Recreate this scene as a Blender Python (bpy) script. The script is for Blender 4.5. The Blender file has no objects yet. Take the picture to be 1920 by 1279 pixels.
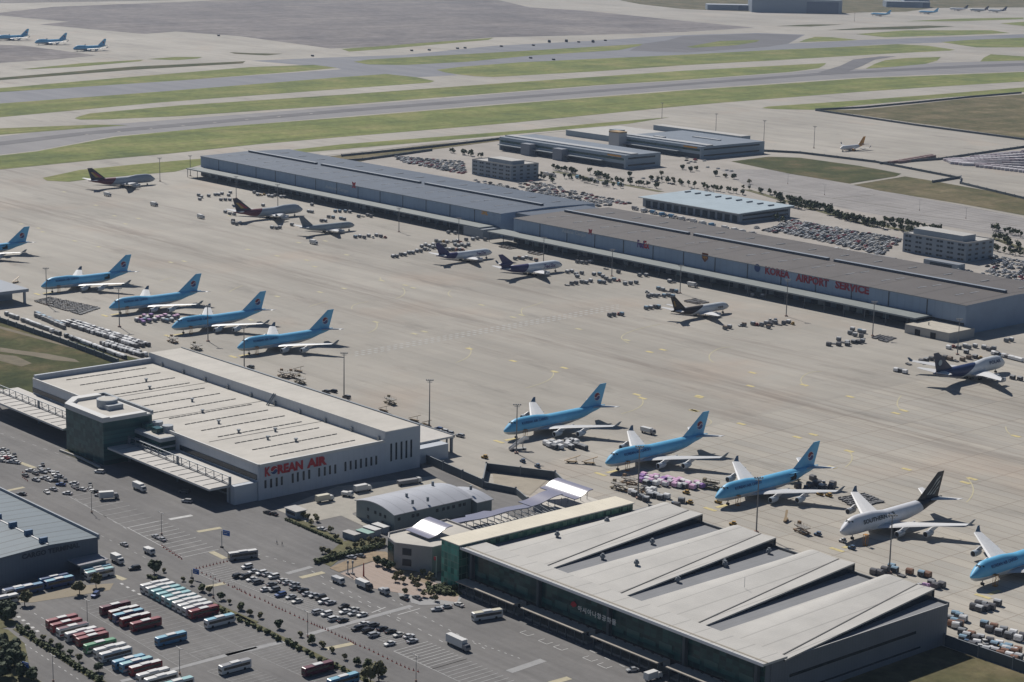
import bpy, math, random
from mathutils import Vector, Matrix
R_ = math.radians
random.seed(11)
sc = bpy.context.scene
# ------------------------------------------------------------------ camera, sky, sun, exposure
FPX, PITCH, ROLL, CAMH, YAW = 3804.62, 0.2120716, 0.0193080, 257.895, 0.8529057
PW, PH = 1920.0, 1279.0
cF = Vector((-math.sin(YAW) * math.cos(PITCH), math.cos(YAW) * math.cos(PITCH), -math.sin(PITCH)))
cR0 = Vector((math.cos(YAW), math.sin(YAW), 0))
cU0 = cR0.cross(cF)
cr, sr = math.cos(ROLL), math.sin(ROLL)
cR = cR0 * cr + cU0 * sr
cU = cU0 * cr - cR0 * sr
cam = bpy.data.cameras.new('camera'); cam_o = bpy.data.objects.new('camera', cam)
bpy.context.collection.objects.link(cam_o)
m3 = Matrix((cR, cU, -cF)).transposed()
cam_o.matrix_world = Matrix.Translation((0, 0, CAMH)) @ m3.to_4x4()
cam.sensor_fit = 'HORIZONTAL'; cam.sensor_width = 36.0; cam.lens = 36.0 * FPX / PW
cam.clip_start = 5.0; cam.clip_end = 60000.0
sc.camera = cam_o
SUNV = Vector((-0.98, 0.25, 1.0)).normalized()          # towards the sun
SUN_EL = math.asin(SUNV.z); SUN_AZ = math.atan2(SUNV.x, SUNV.y)
w = bpy.data.worlds.new("World"); sc.world = w; w.use_nodes = True
wn = w.node_tree
sky = wn.nodes.new('ShaderNodeTexSky'); sky.sky_type = 'NISHITA'; sky.sun_disc = False
sky.sun_elevation = SUN_EL; sky.sun_rotation = SUN_AZ; sky.altitude = 200
sky.air_density = 0.85; sky.dust_density = 0.2; sky.ozone_density = 3.0
wn.links.new(sky.outputs[0], wn.nodes['Background'].inputs[0])
wn.nodes['Background'].inputs[1].default_value = 0.05
sl = bpy.data.lights.new('sun', 'SUN'); sl.energy = 4.85; sl.angle = R_(0.53); sl.color = (1.0, 0.95, 0.885)
so = bpy.data.objects.new('sun', sl); bpy.context.collection.objects.link(so)
so.rotation_euler = (-SUNV).to_track_quat('-Z', 'Y').to_euler()
so.location = (-600, 600, 400)
sc.view_settings.view_transform = 'Standard'; sc.view_settings.look = 'None'
sc.view_settings.exposure = 0.0; sc.view_settings.gamma = 1.0
sc.render.engine = 'CYCLES'
try:
    sc.cycles.use_denoising = True
    sc.cycles.max_bounces = 6; sc.cycles.volume_bounces = 0
except Exception: pass

def G(px, py, z=0.0):
    """Point of the real place (at height z) that the photograph shows at pixel px, py."""
    a = (px - PW / 2) / FPX; b = (py - PH / 2) / FPX
    d = cF + cR * a - cU * b
    t = (z - CAMH) / d.z
    return Vector((d.x * t, d.y * t, z))
def Zm(ox, oy, s):
    return lambda x, y, z=0.0: G(ox + x / s, oy + y / s, z)

# ------------------------------------------------------------------ materials
MATS = {}
def mat(name, col, rough=0.7, metal=0.0, var=0.0, scale=0.05, spec=0.4, col2=None, detail=4.0, stretch=None, bump=0.0):
    if name in MATS: return MATS[name]
    m = bpy.data.materials.new(name); m.use_nodes = True
    nt = m.node_tree; b = nt.nodes['Principled BSDF']
    b.inputs['Base Color'].default_value = (*col, 1); b.inputs['Roughness'].default_value = rough
    b.inputs['Metallic'].default_value = metal
    b.inputs['Specular IOR Level'].default_value = spec
    if var > 0 or col2:
        tc = nt.nodes.new('ShaderNodeTexCoord'); mp = nt.nodes.new('ShaderNodeMapping')
        nt.links.new(tc.outputs['Object'], mp.inputs[0])
        if stretch: mp.inputs['Scale'].default_value = stretch
        n = nt.nodes.new('ShaderNodeTexNoise'); n.inputs['Scale'].default_value = scale
        n.inputs['Detail'].default_value = detail; n.inputs['Roughness'].default_value = 0.62
        nt.links.new(mp.outputs[0], n.inputs['Vector'])
        r = nt.nodes.new('ShaderNodeValToRGB')
        r.color_ramp.elements[0].position = 0.32; r.color_ramp.elements[1].position = 0.68
        c2 = col2 or tuple(min(1, c * (1 + var)) for c in col)
        c1 = col if col2 else tuple(c * (1 - var) for c in col)
        r.color_ramp.elements[0].color = (*c1, 1); r.color_ramp.elements[1].color = (*c2, 1)
        nt.links.new(n.outputs[0], r.inputs[0]); nt.links.new(r.outputs[0], b.inputs['Base Color'])
        if bump:
            bp = nt.nodes.new('ShaderNodeBump'); bp.inputs['Strength'].default_value = bump
            nt.links.new(n.outputs[0], bp.inputs['Height']); nt.links.new(bp.outputs[0], b.inputs['Normal'])
    MATS[name] = m
    return m
class NT:
    """tiny node helper"""
    def __init__(s, m): s.m = m; s.t = m.node_tree; s.b = s.t.nodes['Principled BSDF']
    def new(s, k, **kw):
        n = s.t.nodes.new(k)
        for a, v in kw.items(): setattr(n, a, v)
        return n
    def l(s, a, b): s.t.links.new(a, b)
    def coord(s, scale=(1, 1, 1), rot=(0, 0, 0), kind='Object'):
        tc = s.new('ShaderNodeTexCoord'); mp = s.new('ShaderNodeMapping')
        mp.inputs['Scale'].default_value = scale; mp.inputs['Rotation'].default_value = rot
        s.l(tc.outputs[kind], mp.inputs[0]); return mp.outputs[0]
    def noise(s, vec, scale, detail=4, rough=0.6):
        n = s.new('ShaderNodeTexNoise'); n.inputs['Scale'].default_value = scale
        n.inputs['Detail'].default_value = detail; n.inputs['Roughness'].default_value = rough
        s.l(vec, n.inputs['Vector']); return n.outputs[0]
    def ramp(s, fac, stops):
        r = s.new('ShaderNodeValToRGB'); e = r.color_ramp.elements
        while len(e) < len(stops): e.new(0.5)
        for q, (p, c) in zip(e, stops):
            q.position = p; q.color = (*c, 1) if len(c) == 3 else c
        s.l(fac, r.inputs[0]); return r.outputs[0]
    def mix(s, fac, a, b, mode='MIX'):
        n = s.new('ShaderNodeMix', data_type='RGBA', blend_type=mode)
        if isinstance(fac, float): n.inputs[0].default_value = fac
        else: s.l(fac, n.inputs[0])
        for i, v in ((6, a), (7, b)):
            if isinstance(v, tuple): n.inputs[i].default_value = (*v, 1)
            else: s.l(v, n.inputs[i])
        return n.outputs[2]
    def math(s, op, a, b=None):
        n = s.new('ShaderNodeMath', operation=op)
        for i, v in ((0, a), (1, b)):
            if v is None: continue
            if isinstance(v, (int, float)): n.inputs[i].default_value = v
            else: s.l(v, n.inputs[i])
        return n.outputs[0]
def newmat(name, rough=0.8, spec=0.3):
    m = bpy.data.materials.new(name); m.use_nodes = True; n = NT(m)
    n.b.inputs['Roughness'].default_value = rough; n.b.inputs['Specular IOR Level'].default_value = spec
    MATS[name] = m; return n

def gray(v): return (v, v, v)
# apron concrete: slab tone changes, joints, tyre streaks along the taxi lane
FLATN = [0]
n = newmat('apron_concrete', 0.85, 0.25)
v1 = n.coord()
base = n.ramp(n.noise(v1, 0.006, 5), [(0.3, (0.310, 0.290, 0.255)), (0.7, (0.365, 0.342, 0.302))])
br = n.new('ShaderNodeTexBrick'); n.l(v1, br.inputs['Vector']); br.offset = 0.0
br.inputs['Scale'].default_value = 1.0; br.inputs['Brick Width'].default_value = 15.0; br.inputs['Row Height'].default_value = 7.5
br.inputs['Mortar Size'].default_value = 0.12; br.inputs['Mortar Smooth'].default_value = 0.5
br.inputs['Color1'].default_value = (0.93, 0.93, 0.93, 1); br.inputs['Color2'].default_value = (1.05, 1.04, 1.03, 1)
br.inputs['Mortar'].default_value = (0.66, 0.64, 0.62, 1)
c = n.mix(0.55, base, br.outputs[0], 'MULTIPLY')
st = n.ramp(n.noise(n.coord((0.003, 0.06, 1)), 1.0, 5, 0.65), [(0.33, gray(0.80)), (0.60, gray(1.05))])
c = n.mix(0.6, c, st, 'MULTIPLY')
sp = n.ramp(n.noise(n.coord((0.012, 0.035, 1)), 1.0, 7, 0.72), [(0.33, gray(0.60)), (0.44, gray(1.0))])
c = n.mix(0.55, c, sp, 'MULTIPLY')
red = n.ramp(n.noise(n.coord((0.01, 0.01, 1), (0, 0, 0.5)), 1.0, 3), [(0.55, (1, 1, 1)), (0.72, (1.04, 0.97, 0.93))])
c = n.mix(1.0, c, red, 'MULTIPLY')
# newer, paler slabs right of the construction joint, and the worn taxi lane
xyz = n.new('ShaderNodeSeparateXYZ'); n.l(v1, xyz.inputs[0])
kx = n.math('GREATER_THAN', xyz.outputs['X'], -687.0)
br2 = n.new('ShaderNodeTexBrick'); n.l(v1, br2.inputs['Vector']); br2.offset = 0.0
br2.inputs['Scale'].default_value = 1.0; br2.inputs['Brick Width'].default_value = 30.0; br2.inputs['Row Height'].default_value = 7.5
br2.inputs['Mortar Size'].default_value = 0.35; br2.inputs['Mortar Smooth'].default_value = 0.6
br2.inputs['Color1'].default_value = (1.04, 1.05, 1.06, 1); br2.inputs['Color2'].default_value = (1.16, 1.15, 1.13, 1); br2.inputs['Mortar'].default_value = (0.84, 0.80, 0.77, 1)
c = n.mix(kx, c, n.mix(1.0, c, br2.outputs[0], 'MULTIPLY'))
def lane(y0, wd, amt, c):
    d = n.math('DIVIDE', n.math('ABSOLUTE', n.math('SUBTRACT', xyz.outputs['Y'], y0)), wd)
    g = n.math('MAXIMUM', n.math('SUBTRACT', 1.0, d), 0.0)
    g = n.math('MULTIPLY', g, n.ramp(n.noise(n.coord((0.009, 0.16, 1)), 1.0, 6, .7), [(0.42, gray(0)), (0.60, gray(1))]))
    return n.mix(n.math('MULTIPLY', g, amt), c, (0.155, 0.128, 0.108))
c = lane(808.0, 26.0, 0.62, c); c = lane(762.0, 14.0, 0.4, c); c = lane(872.0, 24.0, 0.35, c); c = lane(905.0, 12.0, 0.45, c)
big = n.ramp(n.noise(n.coord((0.0035, 0.006, 1)), 1.0, 3), [(0.38, gray(0.90)), (0.62, gray(1.07))])
c = n.mix(1.0, c, big, 'MULTIPLY')
n.l(c, n.b.inputs['Base Color'])
# landside asphalt
n = newmat('road_asphalt', 0.9, 0.2)
v1 = n.coord()
c = n.ramp(n.noise(v1, 0.02, 6), [(0.3, (0.142, 0.138, 0.136)), (0.7, (0.200, 0.194, 0.188))])
st = n.ramp(n.noise(n.coord((0.012, 0.25, 1)), 1.0, 5), [(0.3, gray(0.80)), (0.65, gray(1.08))])
c = n.mix(0.8, c, st, 'MULTIPLY')
sp = n.ramp(n.noise(v1, 0.4, 4), [(0.3, gray(0.85)), (0.7, gray(1.1))])
c = n.mix(0.5, c, sp, 'MULTIPLY')
n.l(c, n.b.inputs['Base Color'])
def field(name, ca, cb, cc, s=0.01):
    n = newmat(name, 0.95, 0.1)
    v = n.coord((1, 1, 1), (0, 0, 0.3))
    a = n.ramp(n.noise(v, s, 6, 0.65), [(0.32, ca), (0.5, cb), (0.68, cc)])
    d = n.ramp(n.noise(v, s * 9, 4, 0.7), [(0.3, gray(0.66)), (0.7, gray(1.28))])
    g0 = G(0, 266); g1 = G(1920, 118); an = math.atan2(g1.y - g0.y, g1.x - g0.x)
    v2 = n.coord((1, 1, 1), (0, 0, -an)); mp2 = n.new('ShaderNodeMapping'); mp2.inputs['Scale'].default_value = (0.0018, 0.055, 1); n.l(v2, mp2.inputs[0])
    mow = n.ramp(n.noise(mp2.outputs[0], 1.0, 4, .6), [(0.36, gray(0.80)), (0.62, gray(1.16))])
    a = n.mix(0.7, a, mow, 'MULTIPLY')
    n.l(n.mix(0.8, a, d, 'MULTIPLY'), n.b.inputs['Base Color'])
    return n.m
GR = field('airfield_grass', (0.105, 0.135, 0.050), (0.165, 0.188, 0.062), (0.235, 0.225, 0.095), 0.012)
GR2 = field('rough_grass', (0.038, 0.050, 0.020), (0.068, 0.074, 0.030), (0.135, 0.108, 0.058), 0.03)
MUD = field('mud_flat', (0.150, 0.140, 0.142), (0.198, 0.182, 0.178), (0.250, 0.228, 0.215), 0.005)
GR3 = field('dry_scrub', (0.070, 0.075, 0.034), (0.122, 0.108, 0.058), (0.200, 0.162, 0.100), 0.02)
def runway_mat(name, a, b):
    n = newmat(name, 0.85, 0.25)
    c = n.ramp(n.noise(n.coord((0.004, 0.03, 1), (0, 0, -0.27)), 1.0, 5), [(0.3, a), (0.7, b)])
    n.l(c, n.b.inputs['Base Color']); return n.m
RWY = runway_mat('runway_asphalt', (0.185, 0.180, 0.185), (0.235, 0.228, 0.228))
RWD = runway_mat('runway_rubber', (0.105, 0.103, 0.110), (0.145, 0.142, 0.148))
TWD = runway_mat('taxiway_asphalt', (0.150, 0.155, 0.175), (0.205, 0.208, 0.220))
PALE = mat('pale_concrete', (0.36, 0.335, 0.30), 0.9, var=0.08, scale=0.01)

# ------------------------------------------------------------------ mesh helpers
COL = bpy.context.collection
class MB:
    def __init__(s): s.v = []; s.f = []; s.mi = []; s.mats = []; s.sm = False
    def m(s, mt):
        if mt not in s.mats: s.mats.append(mt)
        return s.mats.index(mt)
    def add(s, vs, fs, mt):
        o = len(s.v); s.v += [tuple(q) for q in vs]; k = s.m(mt)
        for f in fs: s.f.append([o + i for i in f]); s.mi.append(k)
    def box(s, x0, x1, y0, y1, z0, z1, mt, top=None):
        vs = [(x0, y0, z0), (x1, y0, z0), (x1, y1, z0), (x0, y1, z0), (x0, y0, z1), (x1, y0, z1), (x1, y1, z1), (x0, y1, z1)]
        s.add(vs, [(0, 3, 2, 1), (0, 1, 5, 4), (1, 2, 6, 5), (2, 3, 7, 6), (3, 0, 4, 7)], mt)
        s.add(vs[4:], [(0, 1, 2, 3)], top or mt)
    def obox(s, c, L, W, z0, z1, ang, mt, top=None):
        ca, sa = math.cos(ang), math.sin(ang)
        p = [(c[0] + ca * a - sa * b, c[1] + sa * a + ca * b) for a, b in ((-L / 2, -W / 2), (L / 2, -W / 2), (L / 2, W / 2), (-L / 2, W / 2))]
        s.prism(p, z0, z1, mt, top)
    def prism(s, p, z0, z1, mt, top=None):
        n = len(p); 
        A = sum(p[i][0] * p[(i + 1) % n][1] - p[(i + 1) % n][0] * p[i][1] for i in range(n))
        if A < 0: p = p[::-1]
        vs = [(q[0], q[1], z0) for q in p] + [(q[0], q[1], z1) for q in p]
        s.add(vs, [(i, (i + 1) % n, n + (i + 1) % n, n + i) for i in range(n)] + [tuple(range(n - 1, -1, -1))], mt)
        s.add(vs[n:], [tuple(range(n))], top or mt)
    def quad(s, a, b, c, d, mt): s.add([a, b, c, d], [(0, 1, 2, 3)], mt)
    def cyl(s, c, r, z0, z1, mt, n=10, r1=None):
        r1 = r if r1 is None else r1
        vs = [(c[0] + r * math.cos(2 * math.pi * i / n), c[1] + r * math.sin(2 * math.pi * i / n), z0) for i in range(n)]
        vs += [(c[0] + r1 * math.cos(2 * math.pi * i / n), c[1] + r1 * math.sin(2 * math.pi * i / n), z1) for i in range(n)]
        s.add(vs, [(i, (i + 1) % n, n + (i + 1) % n, n + i) for i in range(n)] + [tuple(range(n - 1, -1, -1)), tuple(range(n, 2 * n))], mt)
    def bar(s, a, b, r, mt, n=6, r1=None):
        a = Vector(a); b = Vector(b); d = (b - a).normalized(); r1 = r if r1 is None else r1
        u = d.orthogonal().normalized(); v = d.cross(u)
        vs = []
        for p, rr in ((a, r), (b, r1)):
            for i in range(n):
                t = 2 * math.pi * (i + .5) / n; vs.append(p + u * rr * math.cos(t) + v * rr * math.sin(t))
        s.add(vs, [(i, (i + 1) % n, n + (i + 1) % n, n + i) for i in range(n)] + [tuple(range(n - 1, -1, -1)), tuple(range(n, 2 * n))], mt)
    def loft(s, rings, mt, cap=True):
        n = len(rings[0]); vs = [p for r in rings for p in r]; fs = []
        for k in range(len(rings) - 1):
            for i in range(n):
                j = (i + 1) % n; fs.append((k * n + i, k * n + j, (k + 1) * n + j, (k + 1) * n + i))
        if cap: fs += [tuple(range(n - 1, -1, -1)), tuple((len(rings) - 1) * n + i for i in range(n))]
        s.add(vs, fs, mt)
    def mesh(s, name):
        me = bpy.data.meshes.new(name); me.from_pydata(s.v, [], s.f)
        for mt in s.mats: me.materials.append(mt)
        me.polygons.foreach_set('material_index', s.mi)
        if s.sm: me.polygons.foreach_set('use_smooth', [True] * len(s.f))
        me.update(); return me
    def build(s, name, parent=None, **kw): return link(name, s.mesh(name), parent, **kw)
def link(name, me, parent=None, loc=None, rz=0.0, label=None, cat=None, group=None, kind=None):
    o = bpy.data.objects.new(name, me); COL.objects.link(o)
    if parent is not None: o.parent = parent
    if loc is not None: o.location = loc
    if rz: o.rotation_euler = (0, 0, rz)
    tag(o, label, cat, group, kind); return o
def tag(o, label=None, cat=None, group=None, kind=None):
    if label: o['label'] = label
    if cat: o['category'] = cat
    if group: o['group'] = group
    if kind: o['kind'] = kind
    return o
def empty(name, loc, rz, label, cat, group=None):
    o = bpy.data.objects.new(name, None); COL.objects.link(o); o.location = loc; o.rotation_euler = (0, 0, rz)
    o.empty_display_size = 0.5
    return tag(o, label, cat, group)
def kids(o, _c={}):
    return CH.get(o.name, [])
CH = {}
def proto_done(o):
    """remember the children of a prototype so that it can be copied quickly"""
    def walk(q):
        CH[q.name] = [c for c in bpy.data.objects if c.parent == q]
        for c in CH[q.name]: walk(c)
    walk(o); o['_used'] = 0; return o
def put(proto, loc, rz, label, group=None, cat=None):
    """first use moves the prototype itself, later uses copy it with its parts"""
    if not proto['_used']:
        proto['_used'] = 1; o = proto
    else:
        o = proto.copy(); COL.objects.link(o)
        for c in CH.get(proto.name, []):
            q = c.copy(); COL.objects.link(q); q.parent = o
            for g in CH.get(c.name, []):
                h = g.copy(); COL.objects.link(h); h.parent = q
    o.location = loc; o.rotation_euler = (0, 0, rz); o['label'] = label
    if group: o['group'] = group
    if cat: o['category'] = cat
    return o
def flat(name, pts, z, mt, label=None, kind='structure', parent=None):
    FLATN[0] += 1; z = z + (FLATN[0] % 12) * 0.003; mb = MB(); mb.add([(p[0], p[1], z) for p in pts], [tuple(range(len(pts)))], mt)
    me = mb.mesh(name)
    if me.polygons[0].normal.z < 0: me.flip_normals()
    return link(name, me, parent, label=label, kind=kind)
def text_mesh(s, size, fn, mt, name='lettering', parent=None, bold=0.0, track=1.0, sx=1.0, **kw):
    cu = bpy.data.curves.new('t', 'FONT'); cu.body = s; cu.size = size; cu.resolution_u = 2
    cu.offset = bold; cu.space_character = track
    o = bpy.data.objects.new('t', cu); COL.objects.link(o)
    dg = bpy.context.evaluated_depsgraph_get(); dg.update()
    me = bpy.data.meshes.new_from_object(o.evaluated_get(dg))
    bpy.data.objects.remove(o); bpy.data.curves.remove(cu)
    xs = [v.co.x for v in me.vertices]; x0 = min(xs); wd = max(xs) - x0
    for v in me.vertices: v.co = fn((v.co.x - x0) * sx, v.co.y, wd * sx)
    me.materials.clear(); me.materials.append(mt); me.update()
    return link(name, me, parent, **kw)
# ------------------------------------------------------------------ ground and airfield
flat('ground', [(-11000, -3000), (3000, -3000), (3000, 11000), (-11000, 11000)], 0.0, MATS['apron_concrete'])
def px(name, pts, z, mt, kind='structure', label=None): return flat(name, [G(*p) for p in pts], z, mt, label, kind)
ZG, ZA, ZR = 0.15, 0.05, 0.20
# asphalt belts
px('runway_far', [(-200, 186), (0, 173), (336, 151), (640, 130), (632, 127.5), (470, 114), (640, 107), (760, 103), (926, 86), (1100, 77), (1280, 66), (1420, 62), (1510, 65),
    (1478, 82), (1620, 75), (1920, 64), (2100, 60), (2100, 68), (1920, 75), (1640, 84), (1480, 98), (1280, 103), (976, 117), (818, 131), (858, 141), (780, 145), (724, 139), (640, 145), (302, 172), (0, 194), (-200, 208)], ZA, TWD)
px('taxiway_dark', [(1280, 68), (1420, 63), (1505, 66), (1478, 82), (1440, 88), (1290, 99), (1180, 95), (1206, 82), (1250, 76)], ZA + 0.05, RWD)
px('runway', [(-200, 277), (0, 256), (161, 237), (640, 200), (1117, 161), (1280, 151), (1482, 136), (1535, 130), (1616, 130), (1757, 118), (1920, 113), (2100, 104), (2100, 126), (1920, 133.5), (1616, 145), (1280, 168), (959, 193), (640, 219), (215, 255), (70, 282), (0, 290), (-200, 318)], ZA, RWY)
px('runway_rubber', [(-200, 289), (0, 266), (161, 247), (640, 205.5), (1117, 169), (1280, 156.5), (1535, 137), (1757, 125), (1920, 118), (2100, 109), (2100, 114), (1920, 123), (1757, 129.5), (1535, 141.5), (1280, 160.5), (1117, 173.5), (640, 211), (161, 253), (0, 273), (-200, 298)], ZR, RWD)
px('exit_taxiway', [(1535, 136), (1575, 124), (1600, 112), (1650, 106), (1680, 106), (1640, 112), (1616, 124), (1580, 138)], ZR + .05, RWD)
GRASS = [
 [(-200, 345), (0, 318), (151, 303), (320, 288), (480, 271), (640, 257), (800, 244), (959, 230.5), (1280, 199), (1361, 192), (1616, 172), (1784, 161), (1920, 153), (2100, 144), (2100, 128), (1920, 135), (1616, 147), (1280, 170), (959, 195), (640, 221), (400, 239), (215, 257), (70, 284), (0, 292), (-200, 320)],
 [(80, 334), (150, 319), (260, 308), (386, 297), (470, 290), (640, 271), (990, 244), (1100, 233), (1255, 220), (1180, 232), (942, 254), (640, 280), (560, 287), (400, 303), (329, 322), (235, 330), (161, 337), (130, 341), (88, 339)],
 [(1428, 203), (1440, 200), (1616, 188), (1784, 175), (1920, 164), (2100, 155), (2100, 163), (1920, 173), (1784, 182), (1616, 197), (1529, 206), (1460, 205)],
 [(-200, 252), (0, 241), (100, 237), (180, 234), (240, 235), (130, 243), (0, 253), (-200, 272)],
 [(140, 222), (150, 218), (168, 213), (336, 198), (640, 178), (960, 155), (1280, 133), (1549, 118.5), (1546, 122), (1535, 128), (1482, 135), (1280, 150), (1117, 160), (640, 197), (336, 218), (200, 224), (150, 224.5)],
 [(-200, 206), (0, 194.5), (302, 172), (640, 145), (724, 139), (780, 145), (815, 152), (806, 155), (640, 167), (302, 192), (0, 220), (-200, 240)],
 [(818, 131), (870, 125), (976, 117), (1280, 103), (1448, 94), (1566, 89), (1683, 83), (1740, 86), (1791, 93.5), (1780, 95), (1660, 101), (1448, 113.5), (1280, 122.5), (1117, 134), (926, 144.5), (890, 143), (858, 139.5), (835, 136)],
 [(-200, 172), (0, 165.5), (168, 151), (336, 137), (470, 126), (588, 121.7), (632, 127.5), (560, 134), (336, 151), (0, 173), (-200, 186)],
 [(663, 116), (690, 112), (741, 109), (976, 96), (1205, 82.4), (1200, 86), (1161, 94), (1000, 104), (875, 116), (760, 122), (690, 121)],
 [(1498, 79), (1510, 74), (1529, 69), (1560, 70), (1609, 75), (1570, 77)],
 [(1605, 64), (1700, 57), (1860, 57), (1893, 62), (1800, 66), (1660, 70)],
 [(1764, 79), (1818, 75), (1920, 71), (2100, 66), (2100, 84), (1920, 89), (1830, 89)],
 [(1287, 88), (1350, 77), (1425, 75), (1418, 79), (1380, 85), (1300, 90)],
 [(1623, 129), (1640, 120), (1660, 113), (1700, 109), (1764, 107), (1757, 114), (1735, 120), (1680, 125)],
 [(1838, 115.5), (1845, 108), (1858, 102), (1920, 106), (2000, 110), (1920, 113.5)],
 [(1697, 40), (1800, 35), (1919, 33), (1919, 36), (1800, 40)],
 [(1875, 44), (1919, 41), (1990, 40), (1990, 48), (1919, 49)],
 [(40, 130), (150, 119), (270, 112), (262, 115), (150, 125), (60, 130)],
 [(275, 111), (330, 107), (380, 107), (370, 110), (330, 113)],
 [(640, 92), (720, 86), (926, 71), (915, 75), (720, 92), (655, 97)],
]
for p in GRASS: px('airfield_grass', p, ZG, GR)
px('service_road', [(600, 287), (676, 280), (810, 266), (936, 255), (1100, 240), (1100, 242), (936, 258), (810, 269), (676, 285), (600, 293)], ZG + .1, PALE)
px('rough_grass', [(560, 300), (676, 287), (810, 271), (936, 261), (940, 264), (810, 281), (740, 292), (690, 300), (650, 310), (600, 312)], ZG + .05, GR3)
# mud flat and dark fields beyond the airfield
px('mud_flat', [(-300, 36), (0, 24), (100, 13), (330, 4), (560, -6), (900, -8), (993, 14), (1094, 20), (1280, 39), (1414, 52), (1280, 60), (1100, 66), (926, 70), (700, 88), (620, 91), (450, 68), (330, 59), (270, 64), (75, 46), (130, 41), (0, 29), (-300, 44)], ZG, MUD)
px('mud_flat', [(-300, -2), (0, 6), (200, 3), (380, -1), (500, -12), (-300, -14)], ZG, MUD)
px('dark_field', [(-200, 80), (0, 84), (45, 86), (130, 97), (180, 104), (100, 112), (0, 118), (-200, 126)], ZG, MUD)
px('dark_verge', [(-100, 156), (0, 146), (250, 125), (460, 115), (455, 119), (250, 131), (0, 150.5), (-100, 160)], ZG, GR2)
px('dark_verge', [(430, 98), (470, 100), (530, 101), (500, 104), (440, 101)], ZG, GR2)
px('dark_verge', [(1549, 57), (1620, 52), (1740, 48), (1790, 50), (1700, 55)], ZG, GR2)
px('dark_verge', [(1455, 49), (1520, 46), (1580, 46), (1520, 50)], ZG, GR2)
px('far_scrub', [(1160, 0), (1340, -3), (1600, -12), (2100, -12), (2100, 15), (1920, 14), (1750, 15), (1700, 22), (1600, 24), (1560, 27), (1400, 22), (1280, 17), (1200, 8)], ZG, GR3)
n = newmat('bay_paving', .9, .2); v1 = n.coord(); bb = n.new('ShaderNodeTexBrick'); n.l(v1, bb.inputs['Vector']); bb.offset = 0.0; bb.inputs['Scale'].default_value = 1.0; bb.inputs['Brick Width'].default_value = 6.5; bb.inputs['Row Height'].default_value = 26.0; bb.inputs['Mortar Size'].default_value = .55; bb.inputs['Mortar Smooth'].default_value = .3; bb.inputs['Color1'].default_value = (0.235, 0.222, 0.215, 1); bb.inputs['Color2'].default_value = (0.265, 0.25, 0.24, 1); bb.inputs['Mortar'].default_value = (0.34, 0.33, 0.32, 1); n.l(n.mix(.7, bb.outputs[0], n.ramp(n.noise(v1, .02, 5), [(.3, gray(.8)), (.7, gray(1.15))]), 'MULTIPLY'), n.b.inputs['Base Color']); BAYM = n.m
# right hand scrub field and grass plots by the far freight yard
px('scrub_field', [(1529, 206), (1610, 206), (1712, 196), (1820, 184), (1920, 177), (2100, 168), (2100, 292), (1920, 259), (1770, 238), (1717, 231), (1599, 214)], ZG, GR3)
px('grass_plot', [(1371, 303), (1441, 294), (1500, 296), (1610, 311), (1690, 326), (1680, 331), (1593, 344.5), (1480, 326)], ZG, GR2)
px('grass_plot', [(1600, 347), (1697, 331), (1740, 338), (1920, 370), (2100, 404), (2100, 440), (1920, 404), (1800, 382), (1650, 358)], ZG, GR3)
# landside roads of the near terminals
def wr(name, x0, x1, y0, y1, z, mt, **k): return flat(name, [(x0, y0), (x1, y0), (x1, y1), (x0, y1)], z, mt, **k)
flat('landside_road', [(-1400, -100), (-50, -100), (-50, 470), (-404, 500), (-424, 560), (-590, 560), (-657, 576), (-672, 569), (-722, 577), (-926, 577), (-926, 480), (-1400, 470)], 0.05, MATS['road_asphalt'])
flat('rough_grass', [(-1300, 481), (-928, 488), (-928, 575), (-978, 584), (-1130, 567), (-1300, 560)], 0.12, GR2)
flat('dirt_track', [(-1300, 548), (-1130, 556), (-1000, 570), (-985, 576), (-1000, 574), (-1130, 560), (-1300, 552)], 0.17, mat('dirt', (0.155, 0.132, 0.09), 0.95, var=.15, scale=.1))
P = [G(0, 652), G(40, 658), G(90, 664), G(140, 674), G(150, 680), G(100, 676), G(60, 668), G(0, 660)]
flat('dirt_track', P, 0.17, MATS['dirt'])
P = [G(0, 665), G(30, 668), G(60, 682), G(40, 688), G(10, 680), G(-20, 672)]
flat('dirt_patch', P, 0.18, mat('dirt_pale', (0.135, 0.115, 0.075), 0.95, var=.2, scale=.15))
flat('grass_verge', [(-423, 470), (-330, 450), (-250, 560), (-250, 572.5), (-424, 572.5)], 0.12, GR3)
# freight yard paving between the far sheds: slightly darker, dusty
px('yard_paving', [(560, 300), (700, 292), (815, 276), (936, 262), (1040, 250), (1250, 232), (1440, 292), (1500, 325), (1920, 425), (2100, 470), (2100, 640), (1900, 600), (1200, 420), (900, 360)], 0.03, mat('yard_concrete', (0.31, 0.285, 0.255), 0.9, var=0.12, scale=0.03))
# long yard on the right with pale bays
px('yard_bays', [(1350, 318), (1450, 318), (1593, 346), (1800, 385), (1920, 408), (2100, 445), (2100, 490), (1920, 450), (1600, 395), (1400, 350)], 0.06, BAYM)
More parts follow.
